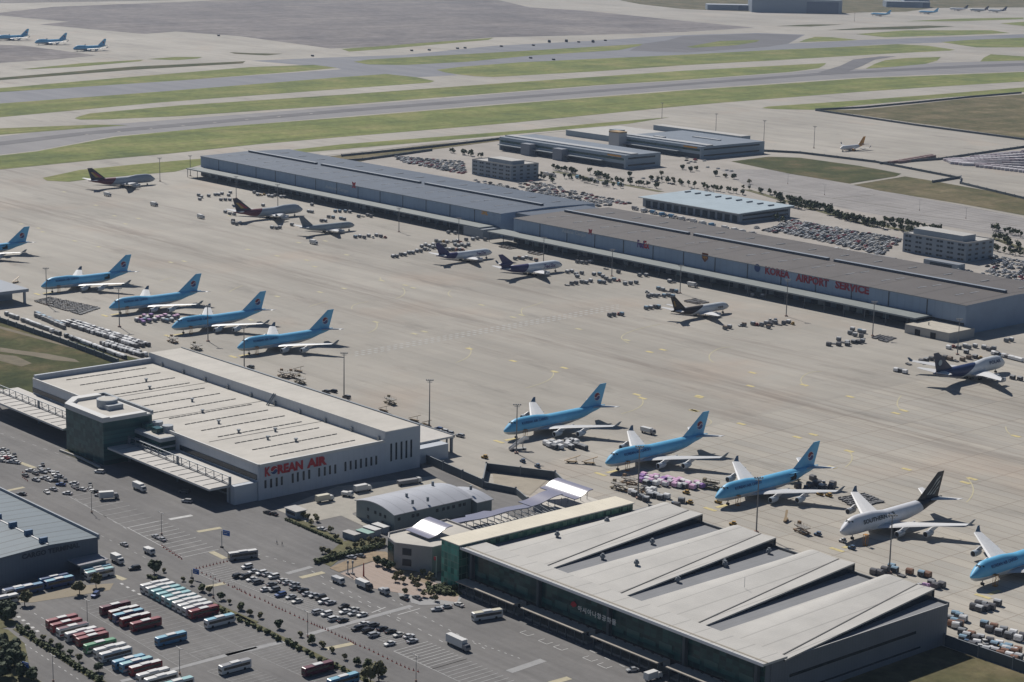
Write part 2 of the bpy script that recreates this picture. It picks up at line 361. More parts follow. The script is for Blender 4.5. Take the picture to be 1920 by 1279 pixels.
# ------------------------------------------------------------------ markings
YEL = mat('marking_yellow', (0.50, 0.42, 0.20), 0.8, var=.15, scale=.5)
YELF = mat('marking_yellow_faded', (0.44, 0.40, 0.26), 0.85, var=.1, scale=.3)
WHT = mat('marking_white', (0.46, 0.46, 0.45), 0.8, var=.12, scale=.6)
WHF = mat('marking_white_faded', (0.36, 0.36, 0.355), 0.85, var=.15, scale=.6)
def lines(name, segs, wd, z, mt):
    mb = MB()
    for a, b in segs:
        a = Vector((a[0], a[1])); b = Vector((b[0], b[1])); d = (b - a)
        if d.length < .01: continue
        n_ = Vector((-d.y, d.x)).normalized() * wd / 2
        mb.add([(a.x - n_.x, a.y - n_.y, z), (b.x - n_.x, b.y - n_.y, z), (b.x + n_.x, b.y + n_.y, z), (a.x + n_.x, a.y + n_.y, z)], [(0, 1, 2, 3)], mt)
    return mb.build(name, kind='structure')
# taxi lane lead-in curves: one by every stand of the near row and the far row
segs = []
def curve(p0, p1, p2, n_=10):
    p = [Vector(q[:2]) for q in (p0, p1, p2)]
    pts = [(1 - t) ** 2 * p[0] + 2 * t * (1 - t) * p[1] + t * t * p[2] for t in [i / n_ for i in range(n_ + 1)]]
    return list(zip(pts[:-1], pts[1:]))
for (a, b, c_) in [((1035, 695), (1050, 712), (985, 728)), ((1198, 742), (1224, 762), (1165, 776)), ((880, 650), (893, 668), (855, 680)), ((1325, 785), (1345, 792), (1320, 800)), ((1590, 845), (1608, 860), (1585, 876)),
                   ((1812, 895), (1838, 920), (1812, 942)), ((706, 604), (712, 618), (690, 624)), ((755, 540), (768, 552), (742, 560)), ((660, 580), (655, 570), (690, 566)), ((713, 520), (712, 525), (722, 529)),
                   ((1238, 608), (1165, 622), (1165, 634)), ((1165, 634), (1170, 640), (1180, 644)), ((1345, 655), (1318, 668), (1338, 680)), ((1345, 655), (1360, 650), (1375, 651)), ((1515, 700), (1490, 712), (1512, 726)), ((1515, 700), (1525, 696), (1540, 697)),
                   ((1690, 742), (1672, 760), (1695, 772)), ((845, 545), (835, 552), (848, 558)), ((980, 578), (1000, 574), (1018, 566)), ((980, 590), (975, 584), (980, 578)), ((1886, 800), (1885, 812), (1905, 820)),
                   ((300, 528), (318, 520), (330, 520)), ((430, 548), (440, 540), (455, 536)), ((580, 575), (600, 568), (615, 566))]:
    segs += curve(G(*a), G(*b), G(*c_))
lines('taxi_guide_lines', segs, 0.55, 0.07, YELF)
for (x, y) in [(1040, 697), (1058, 690), (962, 677), (1194, 740), (1205, 747), (1310, 745), (1303, 770), (880, 654), (796, 622), (777, 626), (705, 604), (645, 541), (775, 540), (590, 500), (903, 572), (962, 595), (978, 591), (1085, 617), (1218, 660), (1243, 656), (1175, 638), (1411, 699), (1407, 724),
               (1312, 743), (1508, 722), (1594, 744), (1300, 770), (1390, 795), (1525, 815), (1495, 820), (1592, 846), (1680, 775), (1695, 770), (1560, 876), (1700, 880), (1823, 898), (1810, 905), (1905, 818), (520, 480), (575, 488), (610, 452), (650, 478), (430, 405), (235, 420), (320, 492), (345, 490), (465, 468), (760, 535), (520, 556), (470, 600), (120, 360), (180, 385), (215, 405), (260, 410), (40, 420), (72, 428), (80, 435), (140, 452), (185, 463), (560, 455), (600, 548), (715, 526)]:
    c0 = G(x, y); a = c0 + Vector((-2.6, 0, 0)); b = c0 + Vector((2.6, 0, 0))
    lines('stand_mark', [(a, b)], 2.6, 0.08, YELF if y < 640 else YEL)
for x in (-1198, -1110, -1035, -964, -728.5, -656, -586, -514, -441):       # stand boxes under the noses
    lines('stand_box', [((x - 3.5, 629), (x + 3.5, 629)), ((x, 640), (x, 633))], 2.2, 0.09, YEL)
# dashed service road across the apron (three rows of pale bars)
segs = []
for y_ in (0, 4.0, 8.0):
    a = G(665, 668 - y_ * 0.9); b = G(1165, 578 - y_ * 0.9)
    for i in range(46):
        t = i / 46; p = a.lerp(b, t); q = a.lerp(b, t + 0.55 / 46); segs.append((p, q))
lines('service_lane_marks', segs, 1.0, 0.07, mat('lane_pale', (0.44, 0.44, 0.43), .85))
# ------------------------------------------------------------------ buildings
def clad(name, col, step=1.2, dark=0.86, axis='X', rough=0.55, step2=None, metal=0.0):
    """profiled sheet: thin seams every few steps along one object axis"""
    n = newmat(name, rough, 0.18 if 'silver' not in name else .5); n.b.inputs['Metallic'].default_value = metal
    tc = n.new('ShaderNodeTexCoord'); sp_ = n.new('ShaderNodeSeparateXYZ'); n.l(tc.outputs['Object'], sp_.inputs[0])
    f = n.math('FRACT', n.math('DIVIDE', sp_.outputs[axis], step))
    k = n.math('LESS_THAN', f, 0.16)
    c = n.mix(k, col, tuple(q * dark for q in col))
    if step2:
        f2 = n.math('FRACT', n.math('DIVIDE', sp_.outputs[axis], step2)); k2 = n.math('LESS_THAN', f2, 0.05)
        c = n.mix(k2, c, tuple(q * dark * dark * .8 for q in col))
    nz = n.ramp(n.noise(tc.outputs['Object'], 0.06, 5, .65), [(0.3, gray(0.86)), (0.7, gray(1.08))])
    c = n.mix(0.8, c, nz, 'MULTIPLY')
    n.l(c, n.b.inputs['Base Color']); return n.m
WHITE_R = clad('white_membrane', (0.50, 0.475, 0.43), 13.4, 0.97, 'X', 0.8)
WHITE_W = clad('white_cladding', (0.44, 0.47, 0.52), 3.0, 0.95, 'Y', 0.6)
WHITE_WX = clad('white_cladding_long', (0.45, 0.48, 0.52), 3.0, 0.95, 'X', 0.6)
TRIM = mat('pale_trim', (0.50, 0.50, 0.49), 0.6)
DKGL = mat('dark_window_glass', (0.02, 0.03, 0.04), 0.2, spec=0.25)
DARK = mat('dark_void', (0.02, 0.021, 0.023), 0.9)
STEEL = mat('painted_steel', (0.20, 0.225, 0.25), 0.5, 0.1)
REDL = mat('sign_red', (0.36, 0.018, 0.028), 0.6)
NAVY = mat('sign_navy', (0.02, 0.05, 0.16), 0.6)
ORANGE = mat('sign_orange', (0.60, 0.28, 0.03), 0.6)
WHL = mat('sign_white', (0.62, 0.62, 0.60), 0.6)
def glazing(name, colA, colB, sx, sz, frame, rough=0.22, axis='X'):
    n = newmat(name, rough, 0.3)
    tc = n.new('ShaderNodeTexCoord'); s_ = n.new('ShaderNodeSeparateXYZ'); n.l(tc.outputs['Object'], s_.inputs[0])
    a = n.math('FLOOR', n.math('DIVIDE', s_.outputs[axis], sx)); b = n.math('FLOOR', n.math('DIVIDE', s_.outputs['Z'], sz))
    cv = n.new('ShaderNodeCombineXYZ'); n.l(a, cv.inputs[0]); n.l(b, cv.inputs[1])
    wn_ = n.new('ShaderNodeTexWhiteNoise'); n.l(cv.outputs[0], wn_.inputs['Vector'])
    c = n.ramp(wn_.outputs['Value'], [(0.2, colA), (0.9, colB)])
    f = n.math('MAXIMUM', n.math('LESS_THAN', n.math('FRACT', n.math('DIVIDE', s_.outputs[axis], sx)), 0.09), n.math('LESS_THAN', n.math('FRACT', n.math('DIVIDE', s_.outputs['Z'], sz)), 0.10))
    n.l(n.mix(f, c, frame), n.b.inputs['Base Color']); return n.m
GLZX = glazing('green_curtain_wall', (0.008, 0.036, 0.038), (0.022, 0.085, 0.080), 3.0, 1.6, (0.02, 0.055, 0.06))
GLZY = glazing('green_curtain_wall_side', (0.015, 0.060, 0.045), (0.05, 0.155, 0.115), 2.4, 3.0, (0.10, 0.19, 0.15), axis='Y')
GLZT = glazing('tower_curtain_wall', (0.015, 0.062, 0.066), (0.045, 0.125, 0.125), 2.2, 2.0, (0.03, 0.075, 0.078))
GLZE = glazing('atrium_glass', (0.02, 0.14, 0.115), (0.08, 0.34, 0.27), 2.0, 2.6, (0.12, 0.26, 0.22))

def windows_row(parent, xs, y, z0, z1, wd, mt=None, axis='x', depth=.12, name='window'):
    for x in xs:
        mb = MB()
        if axis == 'x': mb.box(x - wd / 2, x + wd / 2, y - depth, y + depth, z0, z1, mt or DKGL)
        else: mb.box(y - depth, y + depth, x - wd / 2, x + wd / 2, z0, z1, mt or DKGL)
        mb.build(name, parent)
# ---- the white airline cargo terminal (with the red letters)
T = empty('cargo_terminal', (-820, 520, 0), 0, 'white cargo terminal with flat roof, glass tower and red KOREAN AIR lettering', 'terminal')
T.location = (0, 0, 0)
X0, X1, Y0, YM, Y1 = -921.0, -716.0, 479.5, 549.0, 569.5
mb = MB()
mb.box(X0, X1, Y0, YM, 0, 15.4, WHITE_WX)
mb.build('hall_wall', T)
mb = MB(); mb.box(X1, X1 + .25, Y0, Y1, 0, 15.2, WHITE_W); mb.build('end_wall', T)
mb = MB(); mb.add([(X0 + .6, Y0 + .6, 15.45), (X1 - .6, Y0 + .6, 15.45), (X1 - .6, YM, 15.45), (X0 + .6, YM, 15.45)], [(0, 1, 2, 3)], WHITE_R); mb.build('roof', T)
mb = MB(); t = 0.7
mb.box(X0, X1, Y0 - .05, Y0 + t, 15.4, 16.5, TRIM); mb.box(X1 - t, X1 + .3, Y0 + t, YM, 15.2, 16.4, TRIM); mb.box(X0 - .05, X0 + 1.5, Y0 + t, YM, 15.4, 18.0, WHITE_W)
mb.build('parapet', T)
mb = MB(); mb.box(X0 - 2, X1 + .3, YM, Y1, 0, 20.2, WHITE_WX, TRIM); mb.box(X0 - 2, X1 + .3, Y1 - .4, Y1 + .05, 20.2, 20.8, STEEL)
mb.box(X0 - 2, X1 + .3, YM, YM + .3, 20.2, 20.5, TRIM)
mb.build('high_bay', T)
mb = MB(); mb.add([(X0 - 1.9, YM + .3, 20.28), (X1, YM + .3, 20.28), (X1, Y1 - .4, 20.28), (X0 - 1.9, Y1 - .4, 20.28)], [(0, 1, 2, 3)], WHITE_R); mb.build('high_roof', T)
# dark broken ridge lines on the roof
RL = mat('roof_gutter', (0.13, 0.125, 0.12), 0.8)
x = -910.5
k = 0
while x < -722:
    mb = MB(); y = 493
    yend = 538.5
    while y < yend:
        mb.box(x - .22, x + .22, y, y + 2.6, 15.45, 15.75, RL); y += 3.4
    mb.box(x - .1, x + .1, 493, yend, 15.45, 15.6, RL)
    mb.build('roof_gutter', T); x += 14.15; k += 1
for x in (-863.5, -814, -764):
    mb = MB(); mb.box(x - .1, x + .1, 485, YM, 15.45, 15.6, RL); mb.build('expansion_joint', T)
for i, (x, y) in enumerate([(-884, 524), (-869, 517), (-834, 520), (-812, 512), (-790, 507), (-770, 505), (-762, 520), (-741, 517), (-752, 509)]):
    mb = MB(); mb.cyl((x, y), .55, 15.45, 16.6, STEEL, 8); mb.cyl((x, y), .95, 16.6, 17.1, STEEL, 8); mb.build('roof_vent', T)
for i in range(10):
    x = X0 + 12 + i * 21; mb = MB(); mb.box(x - .8, x + .8, YM - 1.0, YM - .02, 15.5, 17.3, STEEL); mb.build('roof_hatch', T)
mb = MB(); mb.bar((-806, YM - 4, 15.6), (-806, YM + .4, 20.8), .35, STEEL); mb.bar((-804.6, YM - 4, 15.6), (-804.6, YM + .4, 20.8), .35, STEEL); mb.build('roof_stair', T)
# windows of the end wall
for y0, n_ in ((483.5, 4), (491.5, 4), (499.7, 4), (508.0, 4)):
    pass
gy = [481.8 + 1.9 * i for i in range(4)] + [491.3 + 1.9 * i for i in range(4)] + [501 + 1.9 * i for i in range(4)] + [511.2 + 2.0 * i for i in range(7)]
gy = [482.6 + i * 1.95 for i in range(4)] + [493.6 + i * 2.1 for i in range(4)] + [504.4 + i * 2.2 for i in range(4)] + [515.8 + i * 2.25 for i in range(7)]
gyn = []
zz = Zm(440, 640, 3.996)
def on_wall_x(px_, py_, X):          # point of the vertical plane x = X seen at a pixel
    a = (px_ - PW / 2) / FPX; b = (py_ - PH / 2) / FPX; d = cF + cR * a - cU * b; t_ = X / d.x
    return Vector((X, d.y * t_, CAMH + d.z * t_))
def on_wall_y(px_, py_, Y):
    a = (px_ - PW / 2) / FPX; b = (py_ - PH / 2) / FPX; d = cF + cR * a - cU * b; t_ = Y / d.y
    return Vector((d.x * t_, Y, CAMH + d.z * t_))
for wx, wy0, wy1 in [(228, 1040, 1100), (270, 1030, 1095), (312, 1020, 1085), (350, 1012, 1075), (432, 990, 1060), (470, 980, 1050), (514, 972, 1040), (555, 962, 1030),
                     (630, 948, 1012), (672, 940, 1005), (711, 930, 995), (751, 922, 990), (827, 903, 972), (866, 895, 960), (905, 888, 955), (943, 880, 948), (983, 872, 938), (1021, 865, 930), (1058, 857, 922),
                     (1170, 765, 898), (1208, 757, 885), (1247, 750, 882), (1284, 743, 873), (1320, 736, 866)]:
    a = on_wall_x(440 + wx / 3.996, 640 + wy0 / 3.996, X1); b = on_wall_x(440 + wx / 3.996, 640 + wy1 / 3.996, X1)
    windows_row(T, [a.y], X1 + .3, b.z, a.z, 0.95, axis='y')
# red letters
a = on_wall_x(440 + 222 / 3.996, 640 + 1008 / 3.996, X1); b = on_wall_x(440 + 688 / 3.996, 640 + 912 / 3.996, X1)
LW = b.y - a.y; LZ = a.z - .1
ch = 3.9
def word(s, y0, wid, z0, hgt, X, mt, name, parent, nrm=1):
    fn = lambda u, v, W: Vector((X, y0 + u / W * wid * nrm, z0 + v * hgt / 0.73))
    return text_mesh(s, 1.0, fn, mt, name, parent, bold=0.06)
word('K', a.y, LW * .095, LZ, ch, X1 + .42, REDL, 'lettering', T)
word('REAN', a.y + LW * .20, LW * .41, LZ, ch, X1 + .42, REDL, 'lettering', T)
word('AIR', a.y + LW * .67, LW * .33, LZ, ch, X1 + .42, REDL, 'lettering', T)
def taegeuk(parent, fn, r, name='emblem', white=WHL, red=REDL, blue=NAVY):
    """round red and blue wave emblem; fn maps (u, v) to space"""
    n_ = 28
    def wave(t): return 0.30 * r * math.sin(math.pi * t)      # t -1..1
    for nm, mt, top in (('emblem_red', red, True), ('emblem_blue', blue, False)):
        mb = MB(); pts = []
        off = 0.09 * r if top else -0.09 * r
        us = [(-1 + 2 * i / n_) * r * .97 for i in range(n_ + 1)]
        arc = [(u, math.sqrt(max(0, r * r - u * u)) * (1 if top else -1)) for u in us]
        for i in range(n_):
            u0, u1 = us[i], us[i + 1]
            w0 = wave(u0 / r) + off; w1 = wave(u1 / r) + off
            v0, v1 = arc[i][1], arc[i + 1][1]
            if top and (v0 < w0 and v1 < w1): continue
            if not top and (v0 > w0 and v1 > w1): continue
            q = [fn(u0, w0), fn(u1, w1), fn(u1, v1), fn(u0, v0)]
            mb.add(q, [(0, 1, 2, 3)], mt)
        mb.build(nm, parent)
cy = a.y + LW * .145
taegeuk(T, lambda u, v: Vector((X1 + .46, cy + u, LZ + ch / 2 + v)), ch * .48)
mb = MB(); n_ = 24
mb.add([(X1 + .36, cy + ch * .53 * math.cos(2 * math.pi * i / n_), LZ + ch / 2 + ch * .53 * math.sin(2 * math.pi * i / n_)) for i in range(n_)], [tuple(range(n_))], WHL); mb.build('emblem_disc', T)
# landside loading canopy with dock openings, truss and posts
def truck_canopy(x0, x1, tag_=''):
    mb = MB(); mb.box(x0, x1, 456.5, 479.4, 7.6, 8.5, TRIM, mat('canopy_membrane', (0.47, 0.45, 0.42), .8, var=.06, scale=.15)); mb.build('canopy_roof', T)
    mb = MB(); nb = int((x1 - x0) / 6.6); st_ = (x1 - x0) / nb
    yy, zt = 467.5, 12.0
    mb.bar((x0, yy, zt), (x1, yy, zt), .22, STEEL); mb.bar((x0, yy, 9.0), (x1, yy, 9.0), .22, STEEL)
    for i in range(nb + 1): mb.bar((x0 + i * st_, yy, 8.5), (x0 + i * st_, yy, zt), .2, STEEL); 
    for i in range(nb): mb.bar((x0 + i * st_, yy, 9.0), (x0 + (i + 1) * st_, yy, zt), .11, STEEL); mb.bar((x0 + i * st_, yy + .02, 10.5), (x0 + (i + 1) * st_, yy + .02, 10.5), .08, STEEL)
    for i in range(nb + 1): mb.bar((x0 + i * st_, yy, 8.6), (x0 + i * st_, 457.5, 8.6), .1, STEEL)
    mb.build('roof_truss', T)
    for xx in [x for x in (x0 + 1, (x0 + x1) / 2, x1 - .6)]:
        mb = MB(); mb.box(xx - .45, xx + .45, yy - .45, yy + .45, 0, 12.2, STEEL); mb.build('post', T)
    k = int((x1 - x0) / 7)
    for i in range(k):
        xx = x0 + (i + .5) * (x1 - x0) / k
        mb = MB(); mb.box(xx - 2.0, xx + 2.0, 479.2, 479.45, 1.1, 5.2, mat('shutter_grey', (0.25, 0.26, 0.27), .6)); mb.build('dock_door', T)
    mb = MB(); mb.box(x0, x1, 473.5, 479.3, 0, 1.1, mat('dock_concrete', (0.25, 0.24, 0.22), .9, var=.1, scale=.3)); mb.build('loading_dock', T)
truck_canopy(-937, -848); truck_canopy(-806, -719.5)
mb = MB(); mb.box(-722.5, -716.6, 467.4, 479.4, 0, 8.4, WHITE_WX); mb.build('side_wall', T)
for i in range(12):
    pass
mb = MB(); mb.box(X0, -845, Y0 - .25, Y0 - .02, 9.2, 11.6, DKGL); mb.build('clerestory_window', T)
mb = MB(); mb.box(-780, X1 - 1, Y0 - .25, Y0 - .02, 9.2, 11.6, DKGL); mb.build('clerestory_window', T)
# glass tower
tx0, tx1, ty0, ty1, th = -843, -801, 452, 471, 21.5
q = G(132, 750, 21.5); tx0 = -850; tx1 = -806
ty0, ty1 = 454.5, 480.5
mb = MB(); P = [(tx0, ty0 + 9), (tx0 + 9, ty0), (tx1, ty0), (tx1, ty1), (tx0, ty1)]
mb.prism(P, 0, 20.6, GLZT); mb.build('glass_tower', T)
mb = MB(); 
Po = [(tx0 - .5, ty0 + 8.8), (tx0 + 8.8, ty0 - .5), (tx1 + .5, ty0 - .5), (tx1 + .5, ty1 + .5), (tx0 - .5, ty1 + .5)]
mb.prism(Po, 20.6, 21.4, TRIM)
mb.box(tx0 + 9, tx1 + .45, ty0 - .45, ty0 + 3.4, 21.4, 22.9, TRIM); mb.box(tx1 - 3, tx1 + .45, ty0 + 3.4, ty1 - 3, 21.4, 22.4, TRIM)
mb.prism([(tx0 - .4, ty0 + 8.9), (tx0 + 8.9, ty0 - .4), (tx0 + 8.9, ty0 + 4.4), (tx0 + 4.2, ty0 + 9.2), (tx0 + 4.2, ty1 - 4), (tx0 - .4, ty1 - 4)], 21.4, 22.9, TRIM)
mb.build('tower_cornice', T)
mb = MB(); mb.prism([(tx0 + 3, ty0 + 11), (tx0 + 11, ty0 + 3.8), (tx1 - 4.5, ty0 + 3.8), (tx1 - 4.5, ty1 - 2), (tx0 + 3, ty1 - 2)], 21.4, 21.45, WHITE_R); mb.box(tx0 - .5, tx1 + .5, ty1 - .6, ty1 + .5, 21.4, 22.6, STEEL); mb.box(tx0 - .5, tx0 + .4, ty0 + 9.4, ty1 - .6, 21.4, 22.6, STEEL); mb.build('tower_roof', T)
mb = MB(); c_ = (-829, 470); mb.cyl(c_, 5.0, 21.4, 25.2, mat('grey_render', (0.31, 0.34, 0.37), .7), 20); mb.cyl(c_, 4.2, 25.2, 25.25, WHITE_R, 20); mb.box(-824.5, -821, 466, 474, 21.4, 23.6, MATS['grey_render']); mb.build('roof_drum', T)
# low annex beside the tower
mb = MB(); mb.box(-806, -784, 471.5, 485.5, 8.5, 14.9, GLZX, TRIM); mb.build('annex', T)
mb = MB(); mb.box(-805.9, -783.5, 471.0, 485.8, 13.2, 15.0, MATS['grey_render']); mb.box(-805.9, -783.5, 471.0, 485.8, 10.2, 11.0, MATS['grey_render']); mb.box(-804.9, -784.5, 472.0, 485.0, 15.0, 15.05, WHITE_R); mb.build('annex_band', T)
for x in (-802, -793):
    mb = MB(); mb.cyl((x, 481), 2.6, 15.0, 18.0, MATS['grey_render'], 14); mb.box(x - 3.8, x + 1, 474.5, 478, 15, 17.4, GLZT); mb.build('roof_plant', T)
# airside canopy
mb = MB(); mb.box(X0 - 2, X1 - 10.5, Y1 + .1, 599, 7.4, 8.3, TRIM, MATS['canopy_membrane']); mb.build('airside_canopy', T)
mb = MB(); mb.box(-742, X1 - 4, Y1 + .1, 590, 0, 7.3, WHITE_WX); mb.build('airside_block', T)
mb = MB(); mb.box(X0 - 2, X1 - 10.5, 598.6, 599.2, 7.3, 8.7, STEEL); mb.build('canopy_beam', T)
for i in range(11):
    x = X0 + i * 19; mb = MB(); mb.cyl((x, 598), .45, 0, 7.4, STEEL, 8); mb.build('post', T)
mb = MB(); mb.cyl((-727.5, 598), .8, 0, 7.4, STEEL, 8); mb.build('post', T)

# ---- the near terminal with four swept roof shells
B = empty('cargo_terminal', (0, 0, 0), 0, 'long grey cargo terminal with four swept metal roof shells and a dark glazed front', 'terminal')
SHELL = clad('shell_metal', (0.47, 0.455, 0.425), 1.3, 0.94, 'X', 0.55, 10.0)
FLATR = clad('flat_roof_grey', (0.22, 0.225, 0.235), 2.6, 0.93, 'X', 0.7)
SIDEW = clad('dark_side_cladding', (0.17, 0.185, 0.21), 1.5, 0.9, 'Y', 0.5)
bx0, bx1, by0, by1 = -570.5, -417.5, 477.7, 575.0
BZ = 3.1
mb = MB(); mb.box(bx0, bx1 - .3, by0 + .3, by1, 0, 11.9 + BZ, SIDEW, FLATR); mb.build('hall', B)
mb = MB(); mb.box(bx1 - .3, bx1, by0 + 3, by1, 0, 12.3 + BZ, SIDEW, TRIM); mb.build('end_wall', B)
mb = MB(); mb.box(bx1, bx1 + .12, 490, 557, 8.2, 9.2, DKGL); mb.box(bx1, bx1 + .12, 490, 560, 2.2, 2.8, DKGL); mb.build('window_band', B)
mb = MB(); mb.box(bx0, bx1, by1 - .1, by1 + .5, 11.0 + BZ, 12.8 + BZ, mat('parapet_dark', (0.10, 0.11, 0.12), .6)); mb.build('rear_parapet', B)
# glazed front with mullions and piers
mb = MB(); mb.box(bx0 + .3, bx1 - .2, by0 - .1, by0 + .28, 4.8, 13.2 + BZ, GLZX); mb.build('curtain_wall', B)
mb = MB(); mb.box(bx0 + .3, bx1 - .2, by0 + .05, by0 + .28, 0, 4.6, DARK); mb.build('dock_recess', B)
mb = MB()
P = [(bx0 - 1, by0 - 3.2), (bx1 + 2, by0 - 3.2), (bx1 + 2, by0 + 8.5), (bx0 - 1, by0 + 8.5)]
mb.prism(P, 13.2 + BZ, 14.0 + BZ, TRIM, SHELL); mb.box(bx0 - 1, bx1 + 2, by0 - 3.5, by0 - 3.2, 13.1 + BZ, 14.2 + BZ, mat('bright_fascia', (0.70, 0.71, 0.73), .35, .2)); mb.build('front_roof', B)
mb = MB(); mb.box(bx0 - 1, bx1 + 2, by0 - 1.6, by0 - .9, 14.0 + BZ, 14.12 + BZ, mat('roof_stain', (0.30, 0.27, 0.22), .8)); mb.build('gutter', B)
for i, x in enumerate([-566.5, -528, -490.5, -453, -420]):
    mb = MB(); mb.box(x - .6, x + .6, by0 - 1.8, by0 - .1, 0, 13.1 + BZ, mat('pier_grey', (0.055, 0.07, 0.08), .6)); mb.build('pier', B)
for i in range(4):
    xa = -568.5 + i * 37.6; xb = xa + 33.5
    mb = MB(); mb.box(xa, xb, 470.2, by0 - 2.2, 4.6, 5.0, mat('canopy_concrete', (0.33, 0.30, 0.26), .85, var=.1, scale=.3)); mb.build('dock_canopy', B)
    for k in range(8):
        x = xa + 1 + k * 4.6; mb = MB(); mb.box(x - .2, x + .2, 471.0, 471.4, 0, 4.6, MATS['pier_grey']); mb.build('canopy_post', B)
        if k < 7: mb = MB(); mb.box(x + .7, x + 3.9, by0 - .2, by0 - .02, .9, 4.2, mat('shutter_grey', (0.25, 0.26, 0.27), .6)); mb.build('dock_door', B)
    mb = MB(); mb.box(xa, xb, by0 - 5, by0 - .2, 0, .85, MATS['dock_concrete']); mb.build('loading_dock', B)
    for k in range(4): mb = MB(); mb.box(xa + 3 + k * 8, xa + 9.4 + k * 8, by0 - .22, by0 - .12, 6.8, 9.6 if k % 2 else 8.6, mat('teal_glass', (0.03, 0.10, 0.095), .2)); mb.build('window', B)
# shells
for k in range(4):
    fr = [-534.0, -494.5, -455.5, -416.6][k]        # front right tip
    rr = [-541.4, -501.9, -462.4, -425.4][k]
    mb = MB(); yf, yb = 486.4, 577.0; NS = 14
    fl = fr - 32.5; rl = rr - 27.2; fd = fr - 3.4; rd = rr - 8.0
    prof = []
    for j in range(NS + 1):
        t = j / NS; y = yf + (yb - yf) * t; e = t
        xl = fl + (rl - fl) * t; xd = fd + (rd - fd) * t; xr = fr + (rr - fr) * t
        hz = 12.05 + .15 + 3.0 * e; hr = 12.05 + .3 + 3.1 * e
        row = []
        for i in range(11):
            s_ = (0, .06, .12, .18, .25, .32, .40, .5, .65, .8, 1)[i]; x = xl + (xd - xl) * s_
            cz_ = math.sin(min(1, s_ / .40) * math.pi / 2) if s_ < .40 else 1 - .16 * (s_ - .40) / .60
            row.append((x, y, BZ + 12.05 + (hz - 12.05) * 1.06 * cz_))
        row.append((xd + .5, y, BZ + 12.05 + (hz - 12.05) * .93)); row.append((xr, y, BZ + hr)); row.append((xr, y, BZ + hr - .55)); row.append((xr - .4, y, BZ + hr - .55))
        prof.append(row)
    n_ = len(prof[0]); vs = [p for r in prof for p in r]; fs = []
    for a_ in range(NS):
        for i in range(n_ - 1): fs.append((a_ * n_ + i, a_ * n_ + i + 1, (a_ + 1) * n_ + i + 1, (a_ + 1) * n_ + i))
    mb.add(vs, fs, SHELL)
    last = prof[-1]; mb.add([(p[0], p[1], 11.9 + BZ) for p in last] + last, [(i, i + 1, n_ + i + 1, n_ + i) for i in range(n_ - 1)], TRIM)
    mb.build('roof_shell', B)
    mb = MB(); mb.loft([[(r[-1][0] - .3, r[-1][1], 11.95 + BZ), (r[-1][0] - .1, r[-1][1], 11.95 + BZ), (r[-1][0] - .1, r[-1][1], r[-1][2]), (r[-1][0] - .3, r[-1][1], r[-1][2])] for r in prof], DKGL); mb.build('shell_shadow_gap', B)  # dark strip painted in as the shadow gap under the raised shell edge
    mb = MB(); mb.loft([[(r[10][0] - .15, r[10][1], r[10][2] + .02), (r[10][0] + .35, r[10][1], r[10][2] + .02), (r[10][0] + .35, r[10][1], r[10][2] + .22), (r[10][0] - .15, r[10][1], r[10][2] + .22)] for r in prof], mat('shell_seam', (0.10, 0.10, 0.10), .8)); mb.build('ridge_seam', B)
def fan(x, y, z):
    mb = MB(); mb.cyl((x, y), .6, z, z + .8, STEEL, 8); mb.cyl((x, y), 1.15, z + .8, z + 1.7, mat('vent_grey', (0.16, 0.18, 0.20), .6), 10, .9); mb.cyl((x, y), .55, z + 1.7, z + 2.3, MATS['vent_grey'], 8); mb.build('roof_fan', B)
for (a_, b_) in [(670, 810), (1265, 640), (1620, 1150), (1215, 1040), (1810, 860), (1790, 490)]:
    p = G(940 + a_ / 6.393, 880 + b_ / 6.393, 13.2 + BZ); fan(p.x, p.y, (13.2 if a_ in (670, 1265, 1620) else 12.0) + BZ)
for (a_, b_) in [(1600, 310), (1520, 550), (1860, 425)]:
    p = G(880 + a_ / 3.8875, 950 + b_ / 3.8875, 12.0 + BZ); fan(p.x, p.y, 12.0 + BZ)
for (a_, b_) in [(125, 545), (325, 635), (105, 700)]:
    p = G(1320 + a_ / 2.67, 800 + b_ / 2.67, 12.0 + BZ); fan(p.x, p.y, 12.0 + BZ)
mb = MB(); p = G(1300 + 297 / 3.097, 1040 + 190 / 3.097, 17); mb.bar(p, p + Vector((0, 0, 4)), .08, STEEL); mb.build('aerial', B)
# front sign
a = on_wall_y(1040 + 230 / 6.43, 1080 + 340 / 6.43, by0 - .3)
mb = MB(); mb.add([(a.x + 1.6 * dx, by0 - .42, a.z + 1.3 * dz) for dx, dz in ((-1, -.4), (-.2, -1), (.9, -.3), (1.1, .2), (.2, .9), (-.6, .5))], [(0, 1, 2, 3, 4, 5)], REDL); mb.build('emblem', B)
b = on_wall_y(1040 + 320 / 6.43, 1080 + 400 / 6.43, by0 - .3); c_ = on_wall_y(1040 + 780 / 6.43, 1080 + 565 / 6.43, by0 - .3)
text_mesh('아시아나항공화물', 1.0, lambda u, v, W: Vector((b.x + u / W * (c_.x - b.x), by0 - 2.0, b.z + v * 2.3)), WHL, 'lettering', B, bold=.02, track=1.25)
